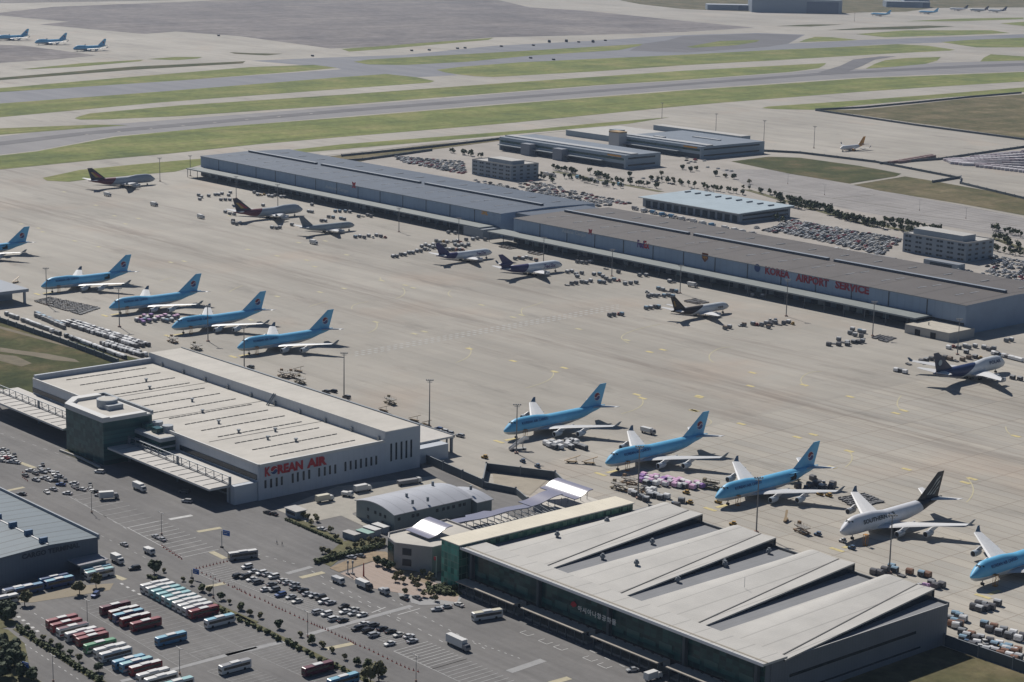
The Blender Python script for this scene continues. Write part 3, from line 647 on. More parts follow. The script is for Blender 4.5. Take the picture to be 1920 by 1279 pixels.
# ---- long glass wing with the cream roof
E_ = empty('glass_wing', (0, 0, 0), 0, 'narrow green glass wing with cream roof between the shell roofs and wave roof', 'building')
ex0, ex1, ey0, ey1 = -581.8, -571.0, 474.0, 566.5
mb = MB(); mb.box(ex0, ex1, ey0, ey1, 0, 17.7, GLZY); mb.build('glass_wall', E_)
mb = MB(); mb.box(ex0 + .1, ex1 - .1, ey0 - .12, ey0 - .02, 0.2, 17.6, GLZE); mb.build('glass_front', E_)
mb = MB(); mb.box(ex0 - .3, ex1 + .5, ey0 - .6, ey1 + .5, 17.7, 18.1, TRIM, clad('cream_roof', (0.66, 0.61, 0.50), 3.0, .95, 'Y', .7)); mb.build('roof', E_)
for i in range(18):
    y = 480 + i * 4.75; mb = MB(); mb.box(ex1 + .02, ex1 + .1, y, y + 2.3, 15.4, 17.0, mat('pale_green_panel', (0.07, 0.17, 0.12), .3)); mb.build('window', E_)  # panes in one even green, a little paler than the wall
# ---- office block with wave roof and long pergola
O = empty('office_block', (0, 0, 0), 0, 'low concrete office block with square windows under a curved silver wave roof', 'office building')
CONC = mat('fair_concrete', (0.33, 0.32, 0.315), 0.85, var=.06, scale=.2)
SILV = clad('silver_sheet', (0.25, 0.245, 0.31), 1.2, .93, 'X', 0.27, metal=0.0)
P = [(-613, 472), (-606, 470), (-592.5, 478), (-592.5, 506), (-618, 506), (-618, 476)]
mb = MB(); mb.prism(P, 0, 10.2, CONC, WHITE_R); mb.build('wall', O)
mb = MB(); 
for i in range(len(P)):
    pa, pb = Vector(P[i]), Vector(P[(i + 1) % len(P)]); d = (pb - pa).normalized(); nn = Vector((d.y, -d.x)) * .1
    mb.prism([pa + nn, pb + nn, pb - nn * 4, pa - nn * 4], 10.2, 10.9, CONC)
mb.build('parapet', O)
d = (Vector(P[2]) - Vector(P[1])).normalized()
for (u, z0) in ((3.2, 6.2), (3.2, 1.8)):
    c_ = Vector(P[1]) + d * u; mb = MB(); nn = Vector((d.y, -d.x)) * .12
    mb.prism([c_ + nn, c_ + d * 3.8 + nn, c_ + d * 3.8 - nn, c_ - nn], z0, z0 + 2.8, DKGL); mb.build('window', O)
mb = MB(); pa, pb = Vector(P[0]), Vector(P[1]); d = (pb - pa).normalized(); nn = Vector((d.y, -d.x)) * .15
mb.prism([pa + nn, pb - d * 1 + nn, pb - d * 1 - nn, pa - nn], 1, 9.6, GLZX); mb.build('glazing', O)
mb = MB(); pa, pb = Vector(P[5]), Vector(P[0]); d = (pb - pa).normalized(); nn = Vector((d.y, -d.x)) * .15
mb.prism([pa + nn, pb + nn, pb - nn, pa - nn], 1, 9.6, GLZX); mb.build('glazing', O)
def wave(name, prof_y, x0f, x1f, zf, th=.35, par=None):
    """sheet with an S profile along y"""
    mb = MB(); rings = []
    for y in prof_y: 
        z = zf(y); rings.append([(x0f(y), y, z), (x1f(y), y, z), (x1f(y), y, z + th), (x0f(y), y, z + th)])
    mb.loft(rings, SILV); mb.sm = False
    return mb.build(name, par)
def scurve(t): return t - .16 * math.sin(2 * math.pi * t)
ys = [482.5 + i * .7 for i in range(19)]
wave('wave_roof', ys, lambda y: -615.5, lambda y: -600.5, lambda y: 11.2 + 2.9 * scurve((y - 482.5) / 12.6), par=O)
mb = MB(); mb.box(-597, -582, 483, 506, 0, 9.0, GLZX, WHITE_R); mb.build('link_block', O)
K = empty('pergola', (0, 0, 0), 0, 'long silver wave canopy on posts running from the office block to the apron fence', 'canopy')
# strip over the pergola, then the big far wave
ys = [499 + i * 2 for i in range(27)]
wave('strip_roof', ys, lambda y: -624.0 if 520 < y < 532 else -621.5, lambda y: -616.5, lambda y: 8.0 + .3 * math.sin((y - 506) / 4.2), par=K)
ys = [552 + i * 1.2 for i in range(16)]
wave('strip_roof', ys, lambda y: -626, lambda y: -617.5, lambda y: 7.6 + 2.2 * scurve((y - 552) / 18), par=K)
ys = [571.5 + i * .6 for i in range(19)]
wave('wave_roof', ys, lambda y: -634, lambda y: -611.5, lambda y: 8.6 + 2.6 * scurve((y - 571.5) / 10.8), par=K)
for i in range(22):
    y = 507 + i * 3.8
    for x in (-620, -606):
        mb = MB(); mb.bar((x, y, 0), (x, y, 7.6), .16, STEEL); mb.build('post', K)
    if y < 562: mb = MB(); mb.bar((-620, y, 5.6), (-599, y, 5.6), .2, STEEL); mb.bar((-606, y, 5.6), (-617, y, 7.8), .14, STEEL); mb.build('beam', K)
PD = mat('pergola_dark', (0.045, 0.05, 0.065), .7)
mb = MB(); mb.box(-613.5, -583.5, 507, 566, 0, 5.0, PD); mb.build('link_roof', K)
rp = random.Random(4)
for i in range(14):
    y = 509 + i * 4; mb = MB(); mb.box(-612, -586, y, y + 1.6, 5.0, 5.9, mat('louvre_dark', (0.10, 0.10, 0.12), .6)); mb.build('roof_louvre', K)
    if i % 2: mb = MB(); x = rp.uniform(-610, -596); mb.box(x, x + 3, y + 1.9, y + 3.4, 5.0, 6.8, mat('plant_box', (0.16, 0.165, 0.18), .6)); mb.build('plant_unit', K)
mb = MB(); mb.box(-632, -598, 566, 590, 0, 4.2, MATS['grey_render'], WHITE_R); mb.build('gate_house', K)
mb = MB(); mb.box(-626, -612, 520, 545, 0, 4.0, CONC, WHITE_R); mb.build('low_block', K)
# ---- arched shed
A_ = empty('arched_shed', (0, 0, 0), 0, 'grey shed with a shallow curved metal roof and small square windows', 'shed')
ax0, ax1, ay0, ay1 = -670.5, -644.0, 499.0, 541.0
ARC = clad('arched_roof_metal', (0.42, 0.43, 0.46), 1.0, .94, 'Y', .4, 7.0, 0.3)
GW = mat('grey_green_wall', (0.20, 0.235, 0.235), .7, var=.05, scale=.3)
def arch(x0, x1, y0, y1, zb, rise, par, ovr=.6, nm='roof'):
    def prof(o): 
        r = []
        for i in range(15):
            t = i / 14; x = x0 - ovr + (x1 - x0 + 2 * ovr) * t; r.append((x, zb + rise * math.sin(math.pi * (.12 + .76 * t)) - rise * math.sin(math.pi * .12)))
        return r
    pr = prof(0); top = [(x, z + .35) for x, z in pr]; ring = pr + top[::-1]
    mb = MB(); mb.loft([[(x, y0 - .5, z) for x, z in ring], [(x, y1 + .5, z) for x, z in ring]], ARC); mb.build(nm, par)
    mb = MB(); g = [(x0, 0)] + [(min(max(x, x0), x1), z) for x, z in pr] + [(x1, 0)]
    mb.loft([[(x, y0, z) for x, z in g], [(x, y1, z) for x, z in g]], GW); mb.build('wall', par)
arch(ax0, ax1, ay0, ay1, 7.2, 3.6, A_)
arch(-664, -641, ay1 + .6, ay1 + 9, 5.6, 2.6, A_, nm='porch_roof')
for x, z in ((-662, 5.0), (-657, 4.8), (-653.5, 4.7), (-650.2, 4.6), (-662, 1.6), (-652, 1.6)):
    windows_row(A_, [x], ay0 - .1, z, z + 1.3, 1.2)
windows_row(A_, [501.5, 509, 511.5, 522, 525.5, 528, 531, 534.5, 537], ax1 + .1, 4.6, 5.9, 1.3, axis='y')
for (a_, b_) in [(595, 410), (825, 450), (880, 280), (1295, 325), (660, 480)]:
    p = G(660 + a_ / 5.813, 860 + b_ / 5.813, 10); mb = MB(); mb.cyl((p.x, p.y), .6, 9.4, 11.3, STEEL, 8); mb.build('roof_vent', A_)
# ---- dark blue-grey warehouse at the left edge
D = empty('warehouse', (0, 0, 0), 0, 'blue grey ribbed roof warehouse beside the coach park with dark lettering on its end wall', 'warehouse')
RIB = clad('ribbed_blue_roof', (0.15, 0.185, 0.21), 6.0, .78, 'X', .6, 12.0)
DW = clad('slate_cladding', (0.12, 0.145, 0.18), 1.5, .93, 'Y', .6)
mb = MB(); mb.box(-860, -681, 337, 380.5, 0, 11.4, DW); mb.build('wall', D)
mb = MB(); yr = 359
mb.add([(-861, 336.4, 11.4), (-680.6, 336.4, 11.4), (-680.6, yr, 12.6), (-861, yr, 12.6), (-680.6, 380.3, 11.6), (-861, 380.3, 11.6)], [(0, 1, 2, 3), (3, 2, 4, 5)], RIB)
mb.add([(-680.7, 336.4, 11.35), (-680.7, 380.3, 11.35), (-680.7, 380.3, 11.6), (-680.7, yr, 12.6), (-680.7, 336.4, 11.4)], [(0, 1, 2, 3, 4)], DW); mb.build('roof', D)
mb = MB(); mb.box(-861, -680.5, 380.3, 381, 10.6, 12.7, mat('blue_grey_trim', (0.22, 0.25, 0.29), .6)); mb.build('parapet', D)
mb = MB(); mb.box(-861, -681.2, yr - .35, yr + .35, 12.55, 12.85, TRIM); mb.build('ridge_cap', D)
for x in (-685, -697, -710, -723, -736, -749, -762): mb = MB(); mb.box(x - .7, x + .7, yr - 1.6, yr + 1.6, 12.5, 14.6, mat('vent_blue', (0.03, 0.10, 0.20), .5)); mb.build('ridge_vent', D)
a = on_wall_x(238 / 5.8125, 880 + 985 / 5.8125, -680.9); b = on_wall_x(870 / 5.8125, 880 + 850 / 5.8125, -680.9)
text_mesh('INCHEON LOGISTICS'.replace('INCHEON LOGISTICS', 'CARGO TERMINAL'), 1.0, lambda u, v, W: Vector((-680.78, a.y + u / W * (b.y - a.y), a.z + .2 + v * 2.6)), mat('letter_dark', (0.025, 0.035, 0.05), .6), 'lettering', D, bold=.04)
mb = MB(); mb.box(-681, -672, 367, 380, 4.4, 4.9, mat('annex_grey', (0.26, 0.26, 0.28), .8)); mb.box(-673, -672.4, 368, 379, 0, 4.4, GW); mb.build('side_canopy', D)
# ---- the two long far sheds
def long_shed(name, x0, x1, y0, y1, h, wallm, roofm, label, vents, seams, cap_x0):
    S = empty(name, (0, 0, 0), 0, label, 'warehouse')
    mb = MB(); mb.box(x0, x1, y0, y1, 0, h - .1, wallm); mb.build('wall', S)
    yr = y0 + (y1 - y0) * .5
    mb = MB(); mb.add([(x0 - .3, y0 - .3, h), (x1 + .3, y0 - .3, h), (x1 + .3, yr, h + 1.2), (x0 - .3, yr, h + 1.2), (x1 + .3, y1 + .3, h), (x0 - .3, y1 + .3, h)], [(0, 1, 2, 3), (3, 2, 4, 5)], roofm)
    mb.add([(x1 + .28, y0 - .3, h - .4), (x1 + .28, y1 + .3, h - .4), (x1 + .28, y1 + .3, h), (x1 + .28, yr, h + 1.2), (x1 + .28, y0 - .3, h)], [(0, 1, 2, 3, 4)], wallm)
    mb.box(x0 - .3, x1 + .25, y0 - .32, y0 - .05, h - .5, h, STEEL); mb.build('roof', S)
    for a, b in vents:
        mb = MB(); mb.box(a, b, yr - 1.6, yr + 1.6, h + .9, h + 2.9, mat('vent_dark', (0.07, 0.085, 0.11), .7), mat('vent_cap', (0.22, 0.25, 0.29), .6)); mb.build('ridge_vent', S)
    for x in seams: mb = MB(); mb.box(x - .45, x + .45, y0 - .12, y0 - .02, 8, h - .5, mat('seam_dark', (0.07, 0.08, 0.095), .7)); mb.build('panel_joint', S)
    mb = MB(); mb.box(cap_x0, x1 - (26 if cap_x0 > -1300 else 6), y0 - 17, y0 - .05, 7.4, 8.4, mat('canopy_rim', (0.20, 0.23, 0.25), .7), mat('canopy_sheet', (0.19, 0.21, 0.205), .7, var=.08, scale=.1)); mb.build('canopy', S)
    x = cap_x0 + 2
    while x < x1 - 6:
        mb = MB(); mb.box(x - .22, x + .22, y0 - 16.6, y0 - 16.2, 0, 7.4, mat('post_dark', (0.09, 0.105, 0.12), .7)); mb.build('canopy_post', S); x += 17
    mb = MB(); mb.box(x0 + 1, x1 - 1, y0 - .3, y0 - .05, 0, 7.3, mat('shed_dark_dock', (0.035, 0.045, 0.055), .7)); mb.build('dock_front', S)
    x = x0 + 14; random.seed(5)
    while x < x1 - 30:
        if random.random() < .75:
            mb = MB(); mb.box(x, x + 5, y0 - .45, y0 - .31, .3, 5, random.choice([MATS['shutter_grey'], mat('dock_blue', (0.09, 0.13, 0.17), .6), mat('dock_pale', (0.30, 0.34, 0.35), .6)])); mb.build('dock_door', S)
        x += 11
    for i in range(int((x1 - x0) / 30)):      # translucent sheets: short pale streaks on the slope
        for yy in (.2, .32, .72):
            mb = MB(); xx = x0 + 12 + i * 30 + yy * 20; y = y0 + (y1 - y0) * yy; zz = h + 1.2 * (yy / .5 if yy < .5 else (1 - yy) / .5) + .1
            mb.box(xx, xx + 1.1, y, y + 9, zz - .1, zz + .16, mat('skylight_sheet', (0.24, 0.25, 0.26), .5)); mb.build('skylight', S)
    return S
BR1 = clad('blue_roof_sheet', (0.085, 0.108, 0.145), 4.0, .92, 'X', .6, 36.0)
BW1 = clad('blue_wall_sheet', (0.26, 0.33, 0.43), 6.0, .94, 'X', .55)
BRN = clad('brown_roof_sheet', (0.122, 0.112, 0.107), 4.0, .95, 'X', .7, 36.0)
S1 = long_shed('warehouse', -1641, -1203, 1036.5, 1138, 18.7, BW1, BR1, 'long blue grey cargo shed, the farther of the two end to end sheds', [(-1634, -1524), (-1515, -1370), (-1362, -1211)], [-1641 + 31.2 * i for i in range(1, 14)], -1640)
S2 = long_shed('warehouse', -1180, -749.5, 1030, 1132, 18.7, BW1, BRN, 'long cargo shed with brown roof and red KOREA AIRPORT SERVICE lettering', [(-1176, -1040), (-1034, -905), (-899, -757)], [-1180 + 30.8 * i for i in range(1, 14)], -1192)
mb = MB(); mb.box(-1203.2, -1180.2, 1052, 1126, 0, 18.2, mat('link_grey', (0.20, 0.23, 0.26), .7), BR1); mb.build('link_block', S1)
mb = MB(); mb.box(-1228, -1204, 1019, 1036.2, 0, 7.3, mat('link_grey', (0.20, 0.23, 0.26), .7)); mb.build('dock_office', S1)
mb = MB(); mb.box(-776, -742, 1004, 1029.6, 0, 5.6, mat('cream_block', (0.36, 0.35, 0.33), .8), mat('block_roof', (0.42, 0.39, 0.33), .8, var=.1, scale=.3)); mb.build('side_block', S2)
for x in (-766, -754): mb = MB(); mb.box(x - 2, x + 2, 1003.8, 1003.95, 0, 3.8, DARK); mb.build('door', S2)
def sign_y(px0, py0, px1, py1, Y, s, mt, par, h, bold=.04, track=1.0):
    a = on_wall_y(px0, py0, Y); b = on_wall_y(px1, py1, Y)
    text_mesh(s, 1.0, lambda u, v, W: Vector((a.x + u / W * (b.x - a.x), Y - .15, a.z + v * h / .73)), mt, 'lettering', par, bold=max(bold, .05), track=track)
    return a, b
REDD = mat('sign_dull_red', (0.26, 0.03, 0.045), .7)
sign_y(1280 + 460 / 2.975, 400 + 335 / 2.975, 1280 + 597 / 2.975, 400 + 358 / 2.975, 1030, 'KOREA', REDD, S2, 5.0)
sign_y(1280 + 630 / 2.975, 400 + 375 / 2.975, 1280 + 815 / 2.975, 400 + 402 / 2.975, 1030, 'AIRPORT', REDD, S2, 5.0)
sign_y(1280 + 850 / 2.975, 400 + 415 / 2.975, 1280 + 1040 / 2.975, 400 + 445 / 2.975, 1030, 'SERVICE', REDD, S2, 5.0)
def emblem_y(px_, py_, Y, r, mt, par, n_=14, star=0):
    c_ = on_wall_y(px_, py_, Y); mb = MB()
    pts = [(c_.x + r * (1 if not star or i % 2 else .5) * math.cos(2 * math.pi * i / n_), Y - .14, c_.z + r * (1 if not star or i % 2 else .5) * math.sin(2 * math.pi * i / n_)) for i in range(n_)]
    mb.add(pts, [tuple(range(n_))], mt); mb.build('emblem', par)
emblem_y(1280 + 417 / 2.975, 400 + 305 / 2.975, 1030, 2.8, NAVY, S2)
sign_y(1120 + 360 / 4.8, 420 + 205 / 4.8, 1120 + 420 / 4.8, 420 + 213 / 4.8, 1030, 'Fed', mat('sign_violet', (0.09, 0.03, 0.16), .6), S2, 5.2, .05)
sign_y(1120 + 420 / 4.8, 420 + 213 / 4.8, 1120 + 470 / 4.8, 420 + 220 / 4.8, 1030, 'Ex', REDL, S2, 5.2, .05)
c_ = on_wall_y(1120 + 970 / 4.8, 420 + 300 / 4.8, 1030)
mb = MB(); r = 3.0; mb.add([(c_.x - r, 1029.86, c_.z + r), (c_.x - r, 1029.86, c_.z - r * .3), (c_.x, 1029.86, c_.z - r * 1.2), (c_.x + r, 1029.86, c_.z - r * .3), (c_.x + r, 1029.86, c_.z + r)], [(0, 1, 2, 3, 4)], mat('shield_brown', (0.13, 0.035, 0.012), .6)); mb.build('emblem', S2)
text_mesh('ups', 1.0, lambda u, v, W: Vector((c_.x - r * .75 + u / W * r * 1.5, 1029.8, c_.z - r * .2 + v * 2.6)), mat('sign_gold', (0.50, 0.24, 0.04), .6), 'lettering', S2, bold=.02)
sign_y(720 + 1600 / 4.8, 370 + 310 / 4.8, 720 + 1820 / 4.8, 370 + 330 / 4.8, 1030, 'Asiana Cargo', mat('sign_faint', (0.36, 0.40, 0.45), .6), S2, 2.6, .01)
emblem_y(720 + 1858 / 4.8, 370 + 310 / 4.8, 1030, 3.1, REDL, S2, 8, 1)
sign_y(360 + 1200 / 4.8, 270 + 395 / 4.8, 360 + 1410 / 4.8, 270 + 400 / 4.8, 1036.5, 'Asiana Cargo', MATS['sign_faint'], S1, 2.6, .01)
emblem_y(360 + 1458 / 4.8, 270 + 370 / 4.8, 1036.5, 4.0, REDL, S1, 8, 1)
sign_y(720 + 880 / 4.8, 370 + 150 / 4.8, 720 + 935 / 4.8, 370 + 155 / 4.8, 1036.5, 'DHL', ORANGE, S1, 3.2, .05)
# ---- offices and sheds behind
def office(x0, x1, y0, y1, h, label, floors, ph, wallm, setb=(.2, .8)):
    S = empty('office_building', (0, 0, 0), 0, label, 'office building')
    mb = MB(); mb.box(x0, x1, y0, y1, 0, h, wallm, mat('pale_roof', (0.40, 0.39, 0.37), .8, var=.08, scale=.2)); mb.build('wall', S)
    L = x1 - x0
    mb = MB(); mb.box(x0 + L * setb[0], x0 + L * setb[1], y0 + 3, y0 + (y1 - y0) * .55, h, h + ph, wallm, MATS['pale_roof']); mb.build('penthouse', S)
    mb = MB()
    for a, b, c_, d in ((x0, x1, y0 - .1, y0 + .4), (x0, x1, y1 - .4, y1 + .1), (x0 - .1, x0 + .4, y0 + .4, y1 - .4), (x1 - .4, x1 + .1, y0 + .4, y1 - .4)): mb.box(a, b, c_, d, h - .3, h + .7, MATS['pale_roof'])
    mb.build('parapet', S)
    fh = h / floors
    for f in range(floors):
        n_ = int(L / 9)
        for i in range(n_):
            xx = x0 + (i + .5) * L / n_
            for s_ in (-1.6, 1.6): windows_row(S, [xx + s_], y0 - .05, f * fh + 1.2, f * fh + 2.7, 2.4)
        m_ = int((y1 - y0) / 8)
        for i in range(m_): windows_row(S, [y0 + (i + .5) * (y1 - y0) / m_], x1 + .05, f * fh + 1.2, f * fh + 2.7, 3.4, axis='y')
    return S
OW = mat('office_grey', (0.24, 0.28, 0.32), .75, var=.06, scale=.1)
office(-973, -913, 1250, 1284, 14.6, 'grey four storey office with rooftop block behind the brown roofed shed', 4, 4.6, OW, (.12, .9))
office(-1508, -1450, 1261, 1296, 14.5, 'grey four storey office between the blue shed and the long courier building', 4, 4.0, OW, (.35, .95))
S = empty('workshop', (0, 0, 0), 0, 'low workshop with pale blue sloping roof and open bays', 'workshop')
PBL = clad('pale_blue_roof', (0.37, 0.44, 0.48), 8.0, .93, 'X', .5)
mb = MB(); mb.box(-1260, -1144, 1250, 1313, 0, 8.2, OW); mb.build('wall', S)
mb = MB(); mb.add([(-1262, 1246, 8.6), (-1142, 1246, 8.6), (-1142, 1316, 9.8), (-1262, 1316, 9.8)], [(0, 1, 2, 3)], PBL); mb.box(-1262, -1142, 1246, 1246.3, 7.9, 8.55, TRIM); mb.add([(-1142, 1246, 7.8), (-1142, 1316, 7.8), (-1142, 1316, 9.8), (-1142, 1246, 8.6)], [(0, 1, 2, 3)], mat('fascia_blue', (0.28, 0.33, 0.36), .6)); mb.build('roof', S)
for i in range(9): mb = MB(); x = -1254 + i * 12.4; mb.box(x, x + 1.2, 1296, 1303, 9.5, 10.6, STEEL); mb.build('roof_vent', S)
for i in range(13): mb = MB(); x = -1256 + i * 8.6; mb.box(x, x + 5.6, 1249.7, 1249.95, .2, 5.8, mat('bay_dark', (0.03, 0.045, 0.06), .7)); mb.build('bay_door', S)
for z0 in (2.0, 5.4): mb = MB(); mb.box(-1143.9, -1143.7, 1253, 1310, z0, z0 + 1.4, DKGL); mb.build('window_band', S)
def courier(x0, x1, y0, y1, h, label, towers, stripe=True):
    S = empty('courier_building', (0, 0, 0), 0, label, 'building')
    mb = MB(); mb.box(x0, x1, y0, y1, 0, h, mat('courier_wall', (0.25, 0.31, 0.36), .6, var=.05, scale=.1), clad('courier_roof_%d' % int(-x0), (0.19, 0.22, 0.26), 6, .93, 'X', .6)); mb.build('wall', S)
    mb = MB(); mb.box(x0, x1, y0 + 8, y0 + 18, h, h + 1.2, mat('roof_plant_pale', (0.36, 0.37, 0.38), .7)); mb.build('roof_monitor', S)
    for z0 in ((h * .62),): mb = MB(); mb.box(x0 + 2, x1 - 2, y0 - .15, y0 - .02, z0, z0 + 2.2, GLZX); mb.build('window_band', S)
    mb = MB(); mb.box(x0 + 2, x1 - 2, y0 - .13, y0 - .02, .3, h * .38, mat('bay_dark', (0.03, 0.045, 0.06), .7)); mb.build('dock_band', S)
    mb = MB(); mb.box(x0 + 4, x1 - 30, y0 - 6, y0 - .16, h * .42, h * .47, STEEL); mb.build('dock_canopy', S)
    for z0 in (h * .2, h * .7): mb = MB(); mb.box(x1 + .02, x1 + .15, y0 + 4, y1 - 8, z0, z0 + 1.6, DKGL); mb.build('window_band', S)
    for a in towers: mb = MB(); mb.box(a, a + 14, y0 - 9, y0 - .2, 0, h * .86, mat('tower_grey', (0.20, 0.22, 0.255), .7)); mb.build('stair_tower', S)
    if stripe: mb = MB(); mb.box(x1 - 26, x1 - 6, y0 - .2, y0 - .02, h - 2.4, h - .8, ORANGE); mb.build('sign_panel', S)
    return S
courier(-1647, -1453, 1415, 1465, 14.0, 'long blue grey courier depot with two stair towers and orange sign', (-1602, -1552))
S = courier(-1594, -1470, 1542, 1640, 13.0, 'broad flat courier depot with orange sign behind the long one', ())
mb = MB(); mb.box(-1598, -1582, 1530, 1541.8, 0, 17, mat('pale_tower', (0.42, 0.43, 0.44), .7)); mb.box(-1598.1, -1581.9, 1529.8, 1541.9, 17, 18.4, mat('dull_orange', (0.33, 0.22, 0.10), .7)); mb.build('entrance_tower', S)
for (xa, xb, ya, yb, zz) in [(-1560, -1546, 1560, 1566, 15), (-1540, -1500, 1600, 1604, 14), (-1520, -1490, 1560, 1563, 14)]:
    mb = MB(); mb.box(xa, xb, ya, yb, 13.0, zz, MATS['roof_plant_pale']); mb.build('roof_plant', S)
S = empty('pier_building', (0, 0, 0), 0, 'flat pale roofed ramp building behind the courier depots', 'building')
mb = MB(); mb.box(-1711, -1636, 1570, 1655, 0, 6.5, mat('courier_wall', (0.25, 0.31, 0.36), .6), MATS['pale_roof']); mb.build('wall', S); mb = MB(); mb.box(-1660, -1645, 1590, 1600, 6.5, 11, OW); mb.build('stair_head', S)
S = empty('ramp_annex', (0, 0, 0), 0, 'thin flat canopy building beyond the courier depots', 'building')
mb = MB(); mb.box(-1700, -1560, 1700, 1716, 0, 6, mat('courier_wall', (0.25, 0.31, 0.36), .6), MATS['pale_roof']); mb.build('wall', S)
# ---- left edge building on the apron
S = empty('apron_canopy_building', (0, 0, 0), 0, 'blue grey flat roofed apron building with an open corner at the left edge', 'building')
mb = MB(); mb.box(-1330, -1173, 585, 610, 7.6, 9.6, mat('pale_blue_grey', (0.24, 0.27, 0.32), .6), mat('grey_flat', (0.23, 0.26, 0.30), .7)); mb.build('roof', S)
mb = MB(); mb.box(-1328, -1190, 588, 607, 0, 7.6, MATS['pale_blue_grey']); mb.build('wall', S)
for y in (587, 608): mb = MB(); mb.box(-1176, -1174.6, y - .7, y + .7, 0, 7.6, MATS['pale_blue_grey']); mb.build('post', S)
# ---- far hangars on the horizon side
def hangar(cx, cy, L, W, h, ang, label, door):
    S = empty('hangar', (cx, cy, 0), ang, label, 'hangar')
    mb = MB(); mb.box(-L / 2, L / 2, -W / 2, W / 2, 0, h, mat('hangar_wall', (0.20, 0.235, 0.28), .7), mat('hangar_roof', (0.30, 0.33, 0.36), .7)); mb.build('wall', S)
    mb = MB(); mb.box(L / 2 - door, L / 2 - door * .1, -W / 2 - .5, -W / 2 - .02, 0, h * .85, mat('hangar_door', (0.075, 0.10, 0.15), .6)); mb.build('door', S)
    return S
p = G(1492, 25); hangar(p.x - 40, p.y + 40, 230, 90, 34, YAW, 'big blue grey hangar with a dark sliding door at the far edge', 90)
p = G(1360, 20); hangar(p.x - 30, p.y + 40, 110, 60, 14, YAW, 'low pale hangar left of the big far hangar', 30)
p = G(1700, 14); hangar(p.x - 20, p.y + 60, 70, 60, 22, YAW, 'dark hangar beyond the far parked airliners', 30)
p = G(1640, 16); hangar(p.x - 20, p.y + 160, 120, 60, 16, YAW, 'pale low hangar far beyond the big hangar', 20)
# ---- small kiosks / covered stores behind the brown shed
k = 0
for (a, b, h) in [(1060, 420, 4), (1640, 489, 4), (1770, 500, 4), (1850, 545, 5), (1905, 552, 5)]:
    p = G(a, b); S = empty('store_shed', (p.x, p.y, 0), 0, ['low grey store shed at the rear corner of the blue shed', 'low store behind the middle of the brown roofed shed', 'long low store between brown shed and office', 'low store near the right end of the brown shed', 'low store at the right edge behind the brown shed'][k], 'shed'); k += 1
    mb = MB(); mb.box(-16, 16, -4, 4, 0, h, OW, mat('store_roof', (0.20, 0.22, 0.25), .7)); mb.build('wall', S); mb = MB(); mb.box(-10, 10, -4.2, -4.05, .2, h * .7, MATS['bay_dark']); mb.build('door', S)
# ---- walls and fences
FEN = mat('wall_slate', (0.085, 0.105, 0.12), .8, var=.1, scale=.2)
FENT = mat('wall_coping', (0.20, 0.22, 0.24), .8)
def fence(pts, h, label, name='security_fence', w=.5, mt=FEN, top=FENT, step=14):
    pts = [Vector(p[:2]) for p in pts]; S = empty(name, (pts[0].x, pts[0].y, 0), 0, label, 'fence'); o = pts[0]
    mb = MB(); mp = MB()
    for a, b in zip(pts[:-1], pts[1:]):
        d = (b - a); L = d.length; ang = math.atan2(d.y, d.x); c_ = (a + b) / 2 - o
        mb.obox((c_.x, c_.y), L, w, 0, h, ang, mt, top)
        n_ = max(1, int(L / step))
        for i in range(n_ + 1):
            q = a.lerp(b, i / n_) - o; mp.obox((q.x, q.y), .35, w + .3, 0, h + .5, ang, top)
    mb.build('fence_panel', S)
    mp.build('fence_post', S)['kind'] = 'stuff'
    return S
fence([(-722, 577), (-672, 571), (-692, 590), (-662, 606)], 4.0, 'dark apron wall with spikes between the white terminal and the pergola', 'boundary_wall')
fence([(-662, 606), (-634, 592)], 4.0, 'dark apron wall closing the yard beside the silver wave canopy', 'boundary_wall')
fence([(-672, 571), (-655, 576), (-640, 570)], 3.0, 'short dark yard wall by the arched shed', 'boundary_wall')
fence([G(-60, 590), G(0, 604), G(113, 643), G(194, 673), G(222, 684)], 3.2, 'long dark fence below the rows of cargo dollies on the left', step=10)
fence([(-417, 573.6), (-300, 574)], 4.2, 'dark boundary wall running right from the shell roofed terminal', 'boundary_wall')
fence([G(580, 308), G(680, 301), G(740, 293), G(810, 283)], 2.4, 'dark fence behind the blue grey shed beside the grass')
fence([G(640, 294), G(810, 277), G(938, 262)], 2.4, 'far dark fence along the service road behind the car park')
fence([G(1529, 207), G(1616, 203), G(1712, 194), G(1820, 183), G(1915, 175)], 2.4, 'dark fence along the top of the scrub field')
fence([G(1529, 208), G(1717, 236), G(1920, 263), G(2000, 275)], 2.4, 'dark fence between apron and scrub field')
fence([G(1425, 284), G(1500, 288), G(1640, 305), G(1800, 336)], 2.4, 'dark apron fence behind the orange tailed aircraft')
fence([G(1650, 308), G(1760, 300), G(1920, 277), G(2000, 267)], 2.4, 'dark fence between the apron and the container yard')
fence([G(1748, 343), G(1802, 334), G(1800, 345), G(1920, 374), G(2000, 392)], 2.4, 'dark fence below the container yard')
